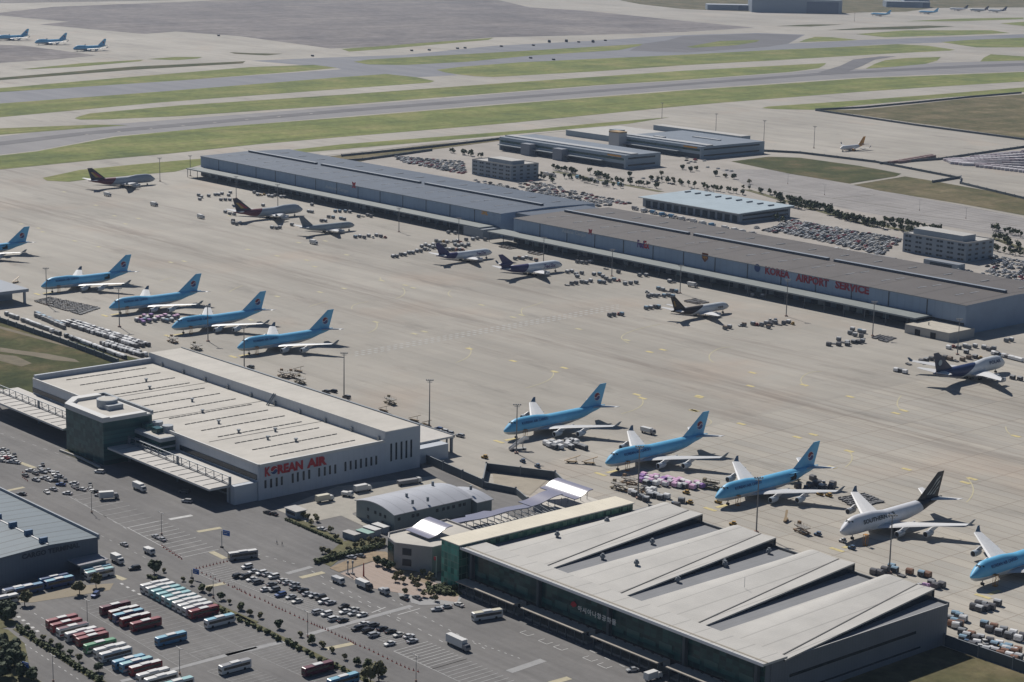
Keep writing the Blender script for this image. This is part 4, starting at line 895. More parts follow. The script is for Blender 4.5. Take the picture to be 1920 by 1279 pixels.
# ------------------------------------------------------------------ aircraft
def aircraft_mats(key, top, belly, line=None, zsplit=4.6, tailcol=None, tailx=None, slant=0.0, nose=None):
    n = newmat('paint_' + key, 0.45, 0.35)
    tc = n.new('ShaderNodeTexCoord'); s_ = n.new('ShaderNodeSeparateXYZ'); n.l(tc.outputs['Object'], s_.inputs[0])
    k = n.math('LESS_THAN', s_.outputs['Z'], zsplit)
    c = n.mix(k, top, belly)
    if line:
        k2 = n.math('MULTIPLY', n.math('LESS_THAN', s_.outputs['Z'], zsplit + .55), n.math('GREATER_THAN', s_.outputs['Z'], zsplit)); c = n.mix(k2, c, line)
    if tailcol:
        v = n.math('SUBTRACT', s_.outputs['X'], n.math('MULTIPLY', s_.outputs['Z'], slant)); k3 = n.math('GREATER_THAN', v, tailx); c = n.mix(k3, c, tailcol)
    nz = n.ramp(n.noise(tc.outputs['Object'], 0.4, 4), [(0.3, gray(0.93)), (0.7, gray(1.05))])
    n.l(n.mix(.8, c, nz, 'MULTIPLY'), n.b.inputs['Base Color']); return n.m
KBLUE = (0.125, 0.42, 0.66)
ALU = mat('bare_metal', (0.50, 0.51, 0.53), .35, .5)
WINGM = mat('wing_grey', (0.50, 0.51, 0.52), .45, var=.06, scale=.5)
ENG = mat('nacelle_grey', (0.40, 0.42, 0.44), .4, .2)
ENGD = mat('intake_dark', (0.02, 0.02, 0.022), .6)
TYRE = mat('tyre_black', (0.02, 0.02, 0.02), .8)
GEAR = mat('gear_metal', (0.30, 0.30, 0.30), .5, .4)
LV = dict(
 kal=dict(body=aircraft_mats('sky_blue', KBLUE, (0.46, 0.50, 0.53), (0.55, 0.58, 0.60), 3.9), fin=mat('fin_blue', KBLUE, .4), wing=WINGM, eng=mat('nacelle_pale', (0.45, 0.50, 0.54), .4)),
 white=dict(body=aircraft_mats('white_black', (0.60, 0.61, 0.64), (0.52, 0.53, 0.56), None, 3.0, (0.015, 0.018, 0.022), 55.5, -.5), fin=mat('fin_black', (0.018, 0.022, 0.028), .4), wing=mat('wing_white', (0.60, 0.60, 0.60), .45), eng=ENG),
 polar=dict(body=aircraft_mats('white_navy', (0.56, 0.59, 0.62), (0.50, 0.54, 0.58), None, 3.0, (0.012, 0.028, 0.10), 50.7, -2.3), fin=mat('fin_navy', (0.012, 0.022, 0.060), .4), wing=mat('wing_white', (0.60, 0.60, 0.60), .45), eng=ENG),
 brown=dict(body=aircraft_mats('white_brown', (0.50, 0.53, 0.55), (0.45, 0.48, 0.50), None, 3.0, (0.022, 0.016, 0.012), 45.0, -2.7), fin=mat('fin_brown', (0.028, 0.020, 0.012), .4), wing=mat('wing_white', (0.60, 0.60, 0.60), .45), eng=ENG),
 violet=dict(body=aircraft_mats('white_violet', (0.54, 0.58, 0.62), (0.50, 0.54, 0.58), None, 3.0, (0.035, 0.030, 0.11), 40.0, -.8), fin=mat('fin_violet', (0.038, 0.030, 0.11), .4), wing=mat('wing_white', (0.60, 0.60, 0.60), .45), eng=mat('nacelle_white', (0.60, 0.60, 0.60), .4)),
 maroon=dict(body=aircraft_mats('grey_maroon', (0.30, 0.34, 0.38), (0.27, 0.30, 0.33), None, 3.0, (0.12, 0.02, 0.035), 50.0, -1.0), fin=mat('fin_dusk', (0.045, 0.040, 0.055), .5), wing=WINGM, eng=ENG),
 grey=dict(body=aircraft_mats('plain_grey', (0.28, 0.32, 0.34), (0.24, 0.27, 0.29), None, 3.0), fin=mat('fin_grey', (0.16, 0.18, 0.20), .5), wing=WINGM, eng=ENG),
 orange=dict(body=aircraft_mats('white_orange', (0.62, 0.63, 0.64), (0.52, 0.53, 0.55), None, 2.0, (0.55, 0.25, 0.04), 30, -.5), fin=mat('fin_orange', (0.55, 0.25, 0.03), .5), wing=WINGM, eng=mat('nacelle_orange', (0.50, 0.24, 0.04), .5)),
)
def interp(tab, x):
    if x <= tab[0][0]: return tab[0][1]
    for (a, va), (b, vb) in zip(tab[:-1], tab[1:]):
        if x <= b:
            t = (x - a) / (b - a); t = t * t * (3 - 2 * t) * .5 + t * .5; return va + (vb - va) * t
    return tab[-1][1]
SPEC = {
 'jumbo': dict(L=68.6, w=[(0, .25), (1, 1.1), (3, 2.1), (6, 2.85), (10, 3.22), (45, 3.25), (54, 2.7), (62, 1.6), (68.6, .35)],
   top=[(0, 5.2), (1.2, 6.2), (3, 7.6), (5, 9.0), (7.5, 10.0), (11, 10.25), (20, 10.2), (25, 9.6), (29, 9.05), (50, 9.05), (60, 8.95), (68.6, 8.2)],
   bot=[(0, 4.7), (1, 3.5), (3, 2.6), (7, 2.1), (12, 2.0), (42, 2.05), (50, 3.1), (60, 5.6), (68.6, 7.6)],
   fin=(51.5, 66, 64.8, 69.4, 8.8, 19.4), stab=(57.5, 66.5, 66.2, 69.2, 11.0, 8.0, 9.2), wing=[(0, 19.0, 36.0, 3.0), (3.2, 20.6, 36.2, 3.1), (12.0, 28.2, 38.6, 4.4), (30.9, 44.3, 48.6, 6.6)], winglet=True,
   eng=[(11.7, 22.8, 2.05), (20.8, 30.2, 2.85)], er=1.35, el=5.6, nose_gear=8.2, mains=[(31.2, 5.4), (31.2, -5.4), (34.4, 1.9), (34.4, -1.9)]),
 'twin': dict(L=53.5, w=[(0, .2), (1, .9), (3, 1.9), (6, 2.5), (40, 2.52), (48, 1.5), (53.5, .3)],
   top=[(0, 4.3), (2, 5.6), (4, 6.9), (7, 7.6), (46, 7.6), (53.5, 6.9)], bot=[(0, 3.9), (2, 2.6), (6, 2.1), (33, 2.1), (41, 3.2), (53.5, 6.3)],
   fin=(41, 51, 50.5, 54.5, 7.4, 16.0), stab=(44.5, 51, 51, 53.6, 9.3, 6.6, 7.6), wing=[(0, 16.5, 28.5, 2.5), (2.5, 17.8, 28.6, 2.6), (8.0, 21.6, 30.0, 3.4), (23.4, 32.6, 35.0, 5.2)], winglet=False,
   eng=[(8.0, 16.6, 1.7)], er=1.35, el=5.0, nose_gear=5.5, mains=[(26.5, 4.6), (26.5, -4.6)]),
 'trijet': dict(L=58.6, w=[(0, .2), (1, 1.0), (3, 2.1), (7, 3.0), (44, 3.0), (52, 1.9), (58.6, .4)],
   top=[(0, 4.6), (2, 6.2), (4, 7.6), (8, 8.6), (50, 8.6), (58.6, 7.8)], bot=[(0, 4.1), (2, 2.8), (7, 2.3), (37, 2.3), (45, 3.4), (58.6, 6.9)],
   fin=(47, 57, 57, 61, 10.6, 17.6), stab=(50, 57, 56.5, 59.6, 9.0, 7.0, 8.2), wing=[(0, 19.5, 33, 2.7), (3, 21, 33.2, 2.8), (9.5, 25.6, 34.8, 3.8), (25.5, 37.4, 40.2, 5.6)], winglet=True,
   eng=[(8.9, 20.8, 1.9)], er=1.4, el=5.2, nose_gear=6.5, mains=[(31, 5.3), (31, -5.3), (31, 0)], tri=True),
 'small': dict(L=39.0, w=[(0, .2), (1, .9), (3, 1.6), (5, 1.9), (27, 1.9), (34, 1.1), (39, .25)],
   top=[(0, 3.4), (2, 4.6), (4, 5.5), (28, 5.5), (39, 5.1)], bot=[(0, 3.1), (2, 1.9), (5, 1.5), (24, 1.5), (39, 4.6)],
   fin=(29, 36.5, 35.5, 39.2, 5.3, 12.4), stab=(32.5, 37, 37, 39, 7.0, 4.9, 5.6), wing=[(0, 13, 20.5, 1.9), (1.9, 14, 20.6, 2.0), (5.5, 16.6, 21.4, 2.5), (17, 22.6, 24.2, 4.0)], winglet=True,
   eng=[(4.9, 12.6, 1.35)], er=1.1, el=4.0, nose_gear=4.3, mains=[(19, 3.0), (19, -3.0)]),
}
def section(sp, x, n_=20):
    w_ = interp(sp['w'], x); t = interp(sp['top'], x); b = interp(sp['bot'], x)
    main = min(t, 9.05) if sp['L'] > 65 else t
    zc = (b + main) / 2; hh = (main - b) / 2; pts = []
    for i in range(n_):
        a = 2 * math.pi * i / n_; cy_, cz_ = math.cos(a), math.sin(a)
        y = w_ * cy_; z = zc + hh * cz_
        if t > main + .01 and cz_ > 0:              # upper deck lobe
            z = zc + hh * cz_ + (t - main) * cz_ ** 1.3
            y = w_ * cy_ * (1 - .10 * cz_)
        pts.append((x, y, z))
    return pts
def side_y(sp, x, z):
    w_ = interp(sp['w'], x); t = interp(sp['top'], x); b = interp(sp['bot'], x)
    zc = (b + min(t, 9.05)) / 2; hh = (t - zc) if z > zc else (zc - b)
    s_ = max(-1, min(1, (z - zc) / hh)); return w_ * math.sqrt(max(0, 1 - s_ * s_))
def airfoil(x0, x1, y, z, th):
    c_ = x1 - x0
    return [(x0, y, z), (x0 + .12 * c_, y, z + th * .75), (x0 + .4 * c_, y, z + th), (x1, y, z + .1), (x1, y, z), (x0 + .4 * c_, y, z - th * .45), (x0 + .12 * c_, y, z - th * .35)]
NMAIN = [0]
def airliner(kind, lv, label, loc, rz, group=None, texts=(), roundel=None, door=None, mesh_cache={}):
    sp = SPEC[kind]; L = LV[lv]; key = (kind, lv)
    A = empty('airliner', loc, rz, label, 'airliner', group)
    def part(nm, fn, par=A, sm=False):
        k = key + (nm,)
        if k not in mesh_cache:
            mb = MB(); fn(mb); me = mb.mesh(nm.split('#')[0])
            if sm: me.polygons.foreach_set('use_smooth', [True] * len(me.polygons))
            mesh_cache[k] = me
        return link(nm.split('#')[0], mesh_cache[k], par)
    def body(mb):
        xs = [0, .25, .6, 1.2, 2, 3, 4, 5, 6.3, 8] + [8 + (sp['L'] - 8) * i / 26 for i in range(1, 27)]
        mb.loft([section(sp, x) for x in xs], L['body'])
    part('fuselage', body, sm=True)
    def fair(mb):
        w0 = sp['wing'][0]; x0, x1 = w0[1] - 3, w0[2] + 4; b = interp(sp['bot'], (x0 + x1) / 2); ww = interp(sp['w'], (x0 + x1) / 2) * .95
        mb.loft([[(x0 + (x1 - x0) * t, ww * s_ * math.cos(a), b + 1.2 + (1.65 * s_) * math.sin(a)) for a in [2 * math.pi * i / 12 for i in range(12)]] for t, s_ in ((0, .3), (.12, .8), (.3, 1), (.75, 1), (.92, .7), (1, .3))], L['wing'])
    part('belly_fairing', fair, sm=True)
    for s_ in (1, -1):
        def wing(mb, s_=s_):
            rings = [airfoil(a, b, s_ * y, z, (b - a) * .055) for y, a, b, z in sp['wing']]
            if s_ < 0: rings = [r[::-1] for r in rings]
            mb.loft(rings, L['wing'])
            y, a, b, z = sp['wing'][2]; 
            mb.bar((b - 3, s_ * (y - 4), z - .9), (b + 1.2, s_ * (y - 4), z - .6), .3, L['wing'])
            y2, a2, b2, z2 = sp['wing'][3]
            for t in (.3, .62): 
                yy = y + (y2 - y) * t; bb = b + (b2 - b) * t; zz = z + (z2 - z) * t; mb.bar((bb - 2.5, s_ * yy, zz - .5), (bb + 1, s_ * yy, zz - .3), .22, L['wing'])
        wg = part('wing#%d' % s_, wing)
        if sp['winglet']:
            def wl(mb, s_=s_):
                y, a, b, z = sp['wing'][-1]
                q = [(a + .8, s_ * y, z), (b, s_ * y, z), (b + .9, s_ * (y + 1.1), z + 2.1), (b - .6, s_ * (y + 1.05), z + 2.1)]
                q2 = [(p[0], p[1] - s_ * .14, p[2] + .03) for p in q]
                mb.loft([q, q2], mat('winglet_dark', (0.10, 0.14, 0.19), .5))
            part('winglet#%d' % s_, wl, wg)
        def stab(mb, s_=s_):
            a, b, c_, d, ys_, z0, z1 = sp['stab']
            r = [airfoil(a, b, 0, z0, .5), airfoil(c_, d, s_ * ys_, z1, .2)]
            if s_ < 0: r = [q[::-1] for q in r]
            mb.loft(r, L['wing'])
        part('stabilizer#%d' % s_, stab)
        for (y, x, z) in sp['eng']:
            def eng(mb, s_=s_, y=y, x=x, z=z):
                r = sp['er']; el = sp['el']; n_ = 16; zc = z + .1
                rg = [[(x + dx, s_ * y + rr * math.cos(2 * math.pi * i / n_), zc + rr * math.sin(2 * math.pi * i / n_)) for i in range(n_)] for dx, rr in ((.35, r * .80), (0, r * .88), (.15, r * .98), (1.2, r * 1.05), (el * .55, r), (el * .8, r * .8), (el * .8, r * .55), (el, r * .35))]
                mb.loft(rg, L['eng']); 
                mb.add([(x + .34, s_ * y + r * .8 * math.cos(2 * math.pi * i / n_), zc + r * .8 * math.sin(2 * math.pi * i / n_)) for i in range(n_)][::-1], [tuple(range(n_))], ENGD)
                # pylon up to the wing
                mb.loft([[(x + .9, s_ * y - .2, zc + r * .8), (x + .9, s_ * y + .2, zc + r * .8), (x + el * .9, s_ * y + .2, zc + r * .3), (x + el * .9, s_ * y - .2, zc + r * .3)], [(x + 4.2, s_ * y - .2, zc + r + 1.0), (x + 4.2, s_ * y + .2, zc + r + 1.0), (x + el + 3.4, s_ * y + .2, zc + r + .5), (x + el + 3.4, s_ * y - .2, zc + r + .5)]], L['wing'])
            part('engine#%d_%d' % (s_, int(y * 10)), eng)
    if sp.get('tri'):
        def te(mb):
            n_ = 14; x = 48.5; z = 10.4; r = 1.35
            mb.loft([[(x + dx, rr * math.cos(2 * math.pi * i / n_), z + rr * math.sin(2 * math.pi * i / n_)) for i in range(n_)] for dx, rr in ((.3, r * .8), (0, r * .9), (.4, r), (5, r), (10, r * .7), (11, r * .4))], L['fin'])
            mb.add([(x + .28, r * .8 * math.cos(2 * math.pi * i / n_), z + r * .8 * math.sin(2 * math.pi * i / n_)) for i in range(n_)][::-1], [tuple(range(n_))], ENGD)
            mb.box(x + 1, x + 9, -.5, .5, 8, 9.4, L['fin'])
        part('tail_engine', te)
    def fin(mb):
        a, b, c_, d, z0, z1 = sp['fin']
        def fr(x0, x1, z, th): return [(x0, 0, z), (x0 + (x1 - x0) * .35, th, z), (x1, .06, z), (x1, -.06, z), (x0 + (x1 - x0) * .35, -th, z)]
        mb.loft([fr(a - 4, b, z0 - .6, .5), fr(a, b + .1, z0 + .5, .45), fr(c_, d, z1, .16)], L['fin'])
    F = part('tail_fin', fin)
    def gear(mb, x, y, nose=False):
        r = .55 if nose else .62
        mb.bar((x, y, r), (x, y, interp(sp['bot'], x) + 1), .22, GEAR)
        for dx in ((0,) if nose else (-.75, .75)):
            for dy in (-.45, .45):
                mb.loft([[(x + dx + r * math.cos(a), y + dy + o, r + r * math.sin(a)) for a in [2 * math.pi * i / 10 for i in range(10)]] for o in (-.2, .2)], TYRE)
    part('nose_gear', lambda mb: gear(mb, sp['nose_gear'], 0, True))
    for i, (x, y) in enumerate(sp['mains']): part('main_gear#%d' % i, lambda mb, x=x, y=y: gear(mb, x, y))
    # cockpit windows
    def cock(mb):
        if sp['L'] > 65: xa, xb, za, zb = 4.3, 6.0, 8.3, 8.85
        elif sp['L'] > 45: xa, xb, za, zb = 2.4, 4.0, 5.4, 6.1
        else: xa, xb, za, zb = 2.0, 3.4, 4.2, 4.9
        for s_ in (1, -1):
            q = []
            for x, z in ((xa, za), (xb, za), (xb, zb), (xa + .7, zb)):
                q.append((x, s_ * (side_y(sp, x, z) + .06), z))
            if s_ < 0: q = q[::-1]
            mb.add(q, [(0, 1, 2, 3)], DKGL)
        x, z = xa, za; y = side_y(sp, x, z) + .05; x2, z2 = xa + .7, zb; y2 = side_y(sp, x2, z2) + .05
        mb.add([(x - .25, -y, z), (x - .25, y, z), (x2 - .15, y2, z2 + .05), (x2 - .15, -y2, z2 + .05)], [(0, 1, 2, 3)], DKGL)
    part('cockpit_window', cock)
    if door:                                        # open main deck cargo door
        def dr(mb):
            x0, x1, z0, z1 = door; q = []
            for x, z in ((x0, z0), (x1, z0), (x1, z1), (x0, z1)): q.append((x, -side_y(sp, x, z) - .07, z))
            zm = (z0 + z1) / 2; ym = -side_y(sp, (x0 + x1) / 2, zm) - .1
            mb.add([q[0], q[1], (x1, ym, zm), (x0, ym, zm)], [(0, 1, 2, 3)], DARK); mb.add([(x0, ym, zm), (x1, ym, zm), q[2], q[3]], [(0, 1, 2, 3)], DARK)
            y = q[2][1]; mb.loft([[(x0, y, z1), (x1, y, z1), (x1, y, z1 + .15), (x0, y, z1 + .15)], [(x0, y - 2.6, z1 + .9), (x1, y - 2.6, z1 + .9), (x1, y - 2.6, z1 + 1.05), (x0, y - 2.6, z1 + 1.05)]], L['fin'])
        part('cargo_door#%s' % (door,), dr)
    for (s, x0, x1, z0, h, mt) in texts:
        for sd in (1,):
            kk = key + ('t', s, x0)
            if kk not in mesh_cache:
                # seen on the port side the nose is to the left or right: letters always run nose to tail on the +y... side
                def fn(u, v, W):
                    x = (x0 + u / W * (x1 - x0)); z = z0 + v * h / .73
                    return Vector((x, -side_y(sp, x, z) - .08, z))
                o = text_mesh(s, 1.0, fn, mt, 'lettering', A, bold=.03); mesh_cache[kk] = o.data
                me2 = o.data.copy(); xm = x0 + x1
                for v in me2.vertices: 
                    x = xm - v.co.x; v.co = (x, side_y(sp, x, v.co.z) + .08, v.co.z)
                mesh_cache[kk + ('m',)] = me2
                link('lettering', me2, A)
            else:
                link('lettering', mesh_cache[kk], A); link('lettering', mesh_cache[kk + ('m',)], A)
    if roundel:
        cx, cz, r = roundel
        if ('roundel', key) not in mesh_cache:
            ms = []
            for sd in (1, -1):
                th = .47
                fn = lambda u, v, sd=sd: Vector((cx + u, sd * (.46 - (cz + v - 8.8) * .028 + .05), cz + v))
                n_ = 22; mb = MB(); mb.add([tuple(fn(r * 1.10 * math.cos(2 * math.pi * i / n_), r * 1.10 * math.sin(2 * math.pi * i / n_)) - Vector((0, sd * .02, 0))) for i in range(n_)], [tuple(range(n_))], mat('roundel_white', (0.55, 0.60, 0.64), .5)); 
                ms.append(('emblem_disc', mb.mesh('emblem_disc')))
                b4 = set(bpy.data.objects); taegeuk(F, fn, r, red=mat('roundel_red', (0.16, 0.012, 0.035), .5), blue=mat('roundel_blue', (0.03, 0.05, 0.18), .5))
                for o in set(bpy.data.objects) - b4:
                    ms.append((o.name.split('.')[0], o.data)); bpy.data.objects.remove(o)
            mesh_cache[('roundel', key)] = ms
        for nm, me in mesh_cache[('roundel', key)]: link(nm, me, F)
    return A, F
H90 = math.pi / 2
KT = [('KOREAN AIR CARGO', 9.5, 27.0, 7.35, 1.15, mat('letter_blue', (0.012, 0.06, 0.20), .5))]
RD = (62.8, 13.2, 1.95)
GR_ = 'sky blue freighters parked in a row'
near = [(-1198.1, 91.2, 'sky blue jumbo freighter with its rear cargo door open, second from the left edge', (46, 50.5, 5.0, 8.0)),
        (-1109.7, 91.3, 'sky blue jumbo freighter, third in the left row, beside the field of empty dollies', None),
        (-1035.4, 91.3, 'sky blue jumbo freighter just right of the pink and white containers in the left row', None),
        (-964.3, 91.0, 'sky blue jumbo freighter standing behind the high bay of the white terminal', None),
        (-728.5, 90.5, 'sky blue jumbo freighter with passenger stairs under its nose', None),
        (-656.0, 90.5, 'sky blue jumbo freighter above the crowd of white and violet containers', None),
        (-585.8, 90.5, 'sky blue jumbo freighter with open rear door and containers stacked at its tail', (46, 50.5, 5.0, 8.0)),
        (-449.4, 90.5, 'sky blue jumbo freighter cut by the right edge of the picture', None),
        (-1345.0, 91.0, 'sky blue jumbo freighter cut by the left edge, only its tail half seen', (45, 49.5, 5.0, 8.0))]
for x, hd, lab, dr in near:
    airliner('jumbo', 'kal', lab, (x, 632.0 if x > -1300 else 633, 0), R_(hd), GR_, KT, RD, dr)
p = G(1575.4, 996.6, 5)
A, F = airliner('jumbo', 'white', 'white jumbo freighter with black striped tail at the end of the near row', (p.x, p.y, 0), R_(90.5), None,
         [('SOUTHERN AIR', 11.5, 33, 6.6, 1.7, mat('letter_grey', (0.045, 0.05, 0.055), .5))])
def stripes(F, cols, pts):
    for i, (c_, q) in enumerate(zip(cols, pts)):
        for sd in (1, -1):
            mb = MB(); r = [(x, sd * (.56 - (z - 8.8) * .03), z) for x, z in q]
            mb.add(r if sd > 0 else r[::-1], [tuple(range(len(r)))], c_); mb.build('tail_stripe', F)
WS = mat('stripe_pale', (0.42, 0.44, 0.42), .5)
stripes(F, [WS, WS, WS], [[(57.2, 10.5), (58.2, 10.5), (64.0, 16.2), (66.8, 17.6), (66.6, 17.0), (63.6, 15.0)], [(58.9, 10.3), (60.2, 10.3), (64.8, 14.9), (66.2, 15.8), (66.0, 15.0), (64.0, 13.4)], [(61.0, 10.1), (62.4, 10.1), (65.4, 13.2), (65.2, 12.4)]])
# far row, noses towards the long sheds
far = [('jumbo', 'polar', 'white and navy jumbo freighter with pale disc on its tail, nose towards the shed', (-674, 966), 'POLAR', 0),
       ('twin', 'brown', 'white and dark brown twin jet freighter parked before the KOREA AIRPORT SERVICE shed', (-887, 962), None, 0),
       ('trijet', 'violet', 'white freighter with violet tail and a third engine in the fin', (-1063, 975), None, 0),
       ('twin', 'violet', 'white twin jet freighter with violet tail beside the three engined one', (-1134, 969), None, 0),
       ('twin', 'grey', 'plain grey twin jet freighter beside the maroon tailed jumbo', (-1296, 962), None, 0),
       ('jumbo', 'maroon', 'grey jumbo freighter with maroon and yellow tail, middle of the blue shed', (-1385, 974), None, 0),
       ('jumbo', 'maroon', 'grey jumbo freighter with maroon and yellow tail beyond the far end of the blue shed', (-1614, 970), None, 0)]
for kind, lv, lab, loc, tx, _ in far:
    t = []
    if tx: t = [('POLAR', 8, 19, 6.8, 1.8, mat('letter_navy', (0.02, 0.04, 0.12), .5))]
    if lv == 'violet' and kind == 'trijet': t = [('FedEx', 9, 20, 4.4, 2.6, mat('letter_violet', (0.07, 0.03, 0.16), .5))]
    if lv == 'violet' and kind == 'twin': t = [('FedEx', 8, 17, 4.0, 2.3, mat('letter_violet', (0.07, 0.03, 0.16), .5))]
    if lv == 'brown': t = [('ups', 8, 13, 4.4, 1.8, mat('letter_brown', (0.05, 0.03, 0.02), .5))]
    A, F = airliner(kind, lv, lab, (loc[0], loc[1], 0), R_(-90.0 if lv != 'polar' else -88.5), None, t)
    if lv == 'maroon':
        stripes(F, [mat('stripe_yellow', (0.42, 0.26, 0.05), .5), mat('stripe_red', (0.30, 0.03, 0.04), .5)], [[(58.5, 10.5), (61.5, 10.5), (66.5, 15.5), (64.5, 15.5)], [(54.5, 10.2), (58.2, 10.2), (64.2, 16), (62, 15)]])
    if lv == 'brown':
        stripes(F, [mat('stripe_gold', (0.30, 0.17, 0.03), .5)], [[(49.5, 9.5), (51, 9.5), (52.3, 13), (51.2, 13.2)]])
    if lv == 'polar':
        for sd in (1, -1): mb = MB(); mb.add([(63.2 + 1.7 * math.cos(2 * math.pi * i / 16), sd * .52, 13.4 + 1.7 * math.sin(2 * math.pi * i / 16)) for i in range(16)], [tuple(range(16))], mat('disc_pale', (0.34, 0.40, 0.42), .5)); mb.build('emblem', F)
p = G(1575, 279, 3.3)
A, F = airliner('small', 'orange', 'small white airliner with orange tail alone on the far apron', (p.x, p.y, 0), R_(92), None)
A.scale = (1.14, 1.14, 1.14)
for (a, b), lab in (((137, 92), 'rightmost of the three far sky blue airliners'), ((65, 80), 'middle one of the three far sky blue airliners'), ((-6, 72), 'leftmost of the three far sky blue airliners, cut by the edge')):
    p = G(a, b, 4.5); airliner('jumbo', 'kal', lab, (p.x, p.y, 0), R_(97), 'far sky blue airliners', (), RD)
for (a, b), lv, lab, rz in (((1632, 26), 'kal', 'tiny sky blue airliner near the big far hangar', 20), ((1722, 22), 'kal', 'tiny sky blue airliner beyond the far taxiways, in front of the dark hangar', 20), ((1780, 16), 'white', 'tiny white airliner in the far line, left one', 15), ((1818, 18), 'maroon', 'tiny grey airliner in the far line of parked aircraft', 15), ((1852, 19), 'polar', 'tiny white and navy airliner in the far line, right one', 15)):
    p = G(a, b, 4.5); airliner('twin', lv, lab, (p.x, p.y, 0), R_(rz), 'airliners at the far edge', ())
# ------------------------------------------------------------------ vehicles
PAINT = {}
def paint(nm, col): return mat('car_' + nm, col, .3, .1, spec=.5)
CC = dict(white=(0.62, 0.62, 0.61), silver=(0.36, 0.37, 0.385), black=(0.018, 0.018, 0.02), grey=(0.13, 0.135, 0.14), red=(0.26, 0.02, 0.02), blue=(0.03, 0.07, 0.20), pearl=(0.50, 0.49, 0.46))
GLASS = mat('vehicle_glass', (0.015, 0.02, 0.025), .08, spec=.6)
LAMP = mat('lamp_lens', (0.60, 0.58, 0.50), .2); TLAMP = mat('tail_lens', (0.30, 0.01, 0.01), .3)
def wheels(par, xs, y, r, w_=.24, nm='wheel'):
    for x in xs:
        for s_ in (1, -1):
            mb = MB(); mb.loft([[(x + r * math.cos(a), s_ * y + o, r + r * math.sin(a)) for a in [2 * math.pi * i / 10 for i in range(10)]] for o in (-w_ / 2, w_ / 2)], TYRE); mb.build(nm, par)
def car_proto(col, kind='sedan', simple=False):
    L, W = (4.7, 1.82) if kind == 'sedan' else (4.9, 1.95)
    pt = paint(col, CC[col]); mb = MB()
    if kind == 'sedan': prof = [(-2.35, .45, .62), (-2.3, .35, .80), (-1.5, .3, .92), (-.2, .3, .98), (1.4, .3, .98), (2.2, .35, .92), (2.35, .45, .7)]
    else: prof = [(-2.45, .5, .8), (-2.4, .4, 1.0), (-1.5, .35, 1.12), (0, .35, 1.15), (2.3, .35, 1.15), (2.45, .5, 1.0)]
    rings = []
    for x, zb, zt in prof:
        w_ = W / 2 * (.86 if abs(x) > 2.2 else 1)
        rings.append([(x, -w_, zb), (x, -w_, (zb + zt) / 2), (x, -w_ * .93, zt), (x, w_ * .93, zt), (x, w_, (zb + zt) / 2), (x, w_, zb)])
    mb.loft(rings, pt)
    if kind == 'sedan': g = [(-1.05, .96, .80), (-.35, 1.42, .66), (1.0, 1.42, .66), (1.75, .96, .78)]
    else: g = [(-1.35, 1.12, .86), (-.65, 1.68, .74), (2.0, 1.70, .74), (2.35, 1.12, .85)]
    zb = g[0][1] - .05
    x0, x1 = g[1][0], g[2][0]; zt = g[1][1]; hw = g[1][2]
    mb.box(x0 - .02, x1 + .02, -hw - .01, hw + .01, zt - .05, zt + .03, pt)
    if simple:
        gb = mb
    else: gb = MB()
    gb.loft([[(g[0][0], -g[0][2], zb), (g[0][0], g[0][2], zb), (x0, hw, zt - .04), (x0, -hw, zt - .04)], [(g[3][0], -g[3][2], zb), (g[3][0], g[3][2], zb), (x1, hw, zt - .04), (x1, -hw, zt - .04)]], GLASS)
    if simple:
        for x in (-1.45, 1.4):
            for s_ in (1, -1): mb.box(x - .32, x + .32, s_ * W / 2 - .12, s_ * W / 2 + .02, 0, .6, TYRE)
        o = mb.build('parked_car')
    else:
        o = mb.build('parked_car'); gb.build('windows', o)
        wheels(o, (-1.45, 1.4), W / 2 - .1, .33)
        for s_ in (1, -1):
            l = MB(); l.box(-2.37, -2.2, s_ * .68 - .18, s_ * .68 + .18, .62, .76, LAMP); l.build('headlight', o)
            l = MB(); l.box(2.2, 2.37, s_ * .68 - .18, s_ * .68 + .18, .68, .84, TLAMP); l.build('tail_light', o)
    tag(o, None, 'car'); return proto_done(o)
CARP = {}
def car(p, rz, col, label, group, kind='sedan', simple=False):
    k = (col, kind, simple)
    if k not in CARP: CARP[k] = car_proto(*k)
    return put(CARP[k], (p[0], p[1], .06), rz, label, group)
rc = random.Random(3)
def rcol(): return rc.choices(['white', 'silver', 'black', 'grey', 'red', 'blue', 'pearl'], [34, 24, 18, 9, 2, 3, 8])[0]
z5 = Zm(440, 950, 3.8875)
G1_ = 'cars parked on the striped lot before the glazed terminal'
nearcars = [(90, 435), (135, 470), (195, 482), (240, 490), (285, 507), (25, 503, 'black'), (75, 508, 'black'), (125, 527, 'white'), (170, 547, 'grey'), (350, 535), (385, 550), (270, 562, 'grey'), (435, 562), (440, 590, 'grey'), (225, 600, 'white'), (290, 603, 'grey'), (335, 640), (410, 655, 'silver'), (455, 685), (500, 605), (530, 632), (580, 645), (625, 660), (650, 690, 'white'), (700, 697, 'silver'), (795, 722, 'black'), (800, 762), (868, 745), (865, 775, 'silver'), (930, 785), (605, 765), (670, 780, 'white'), (720, 815, 'white'), (790, 825), (945, 850, 'white'), (1010, 860), (895, 885, 'black'), (970, 900, 'black'), (1075, 885, 'black'), (1135, 905, 'black'), (1195, 930), (1015, 932, 'silver'), (1270, 940), (1295, 975, 'silver'), (1130, 995, 'white')]
for q in nearcars:
    p = z5(q[0], q[1], .8); c_ = q[2] if len(q) > 2 else rcol()
    car(p, H90 + rc.choice((0, math.pi)) + rc.uniform(-.04, .04), c_, '%s car parked on the striped lot between cone line and terminal road' % c_, G1_, rc.choice(('sedan', 'sedan', 'wagon')))
for (a, b, c_, lab, rz) in [(1115 + 0, 720 + 0, 'silver', 'silver car at the kerb below the brick plaza', .3)]: pass
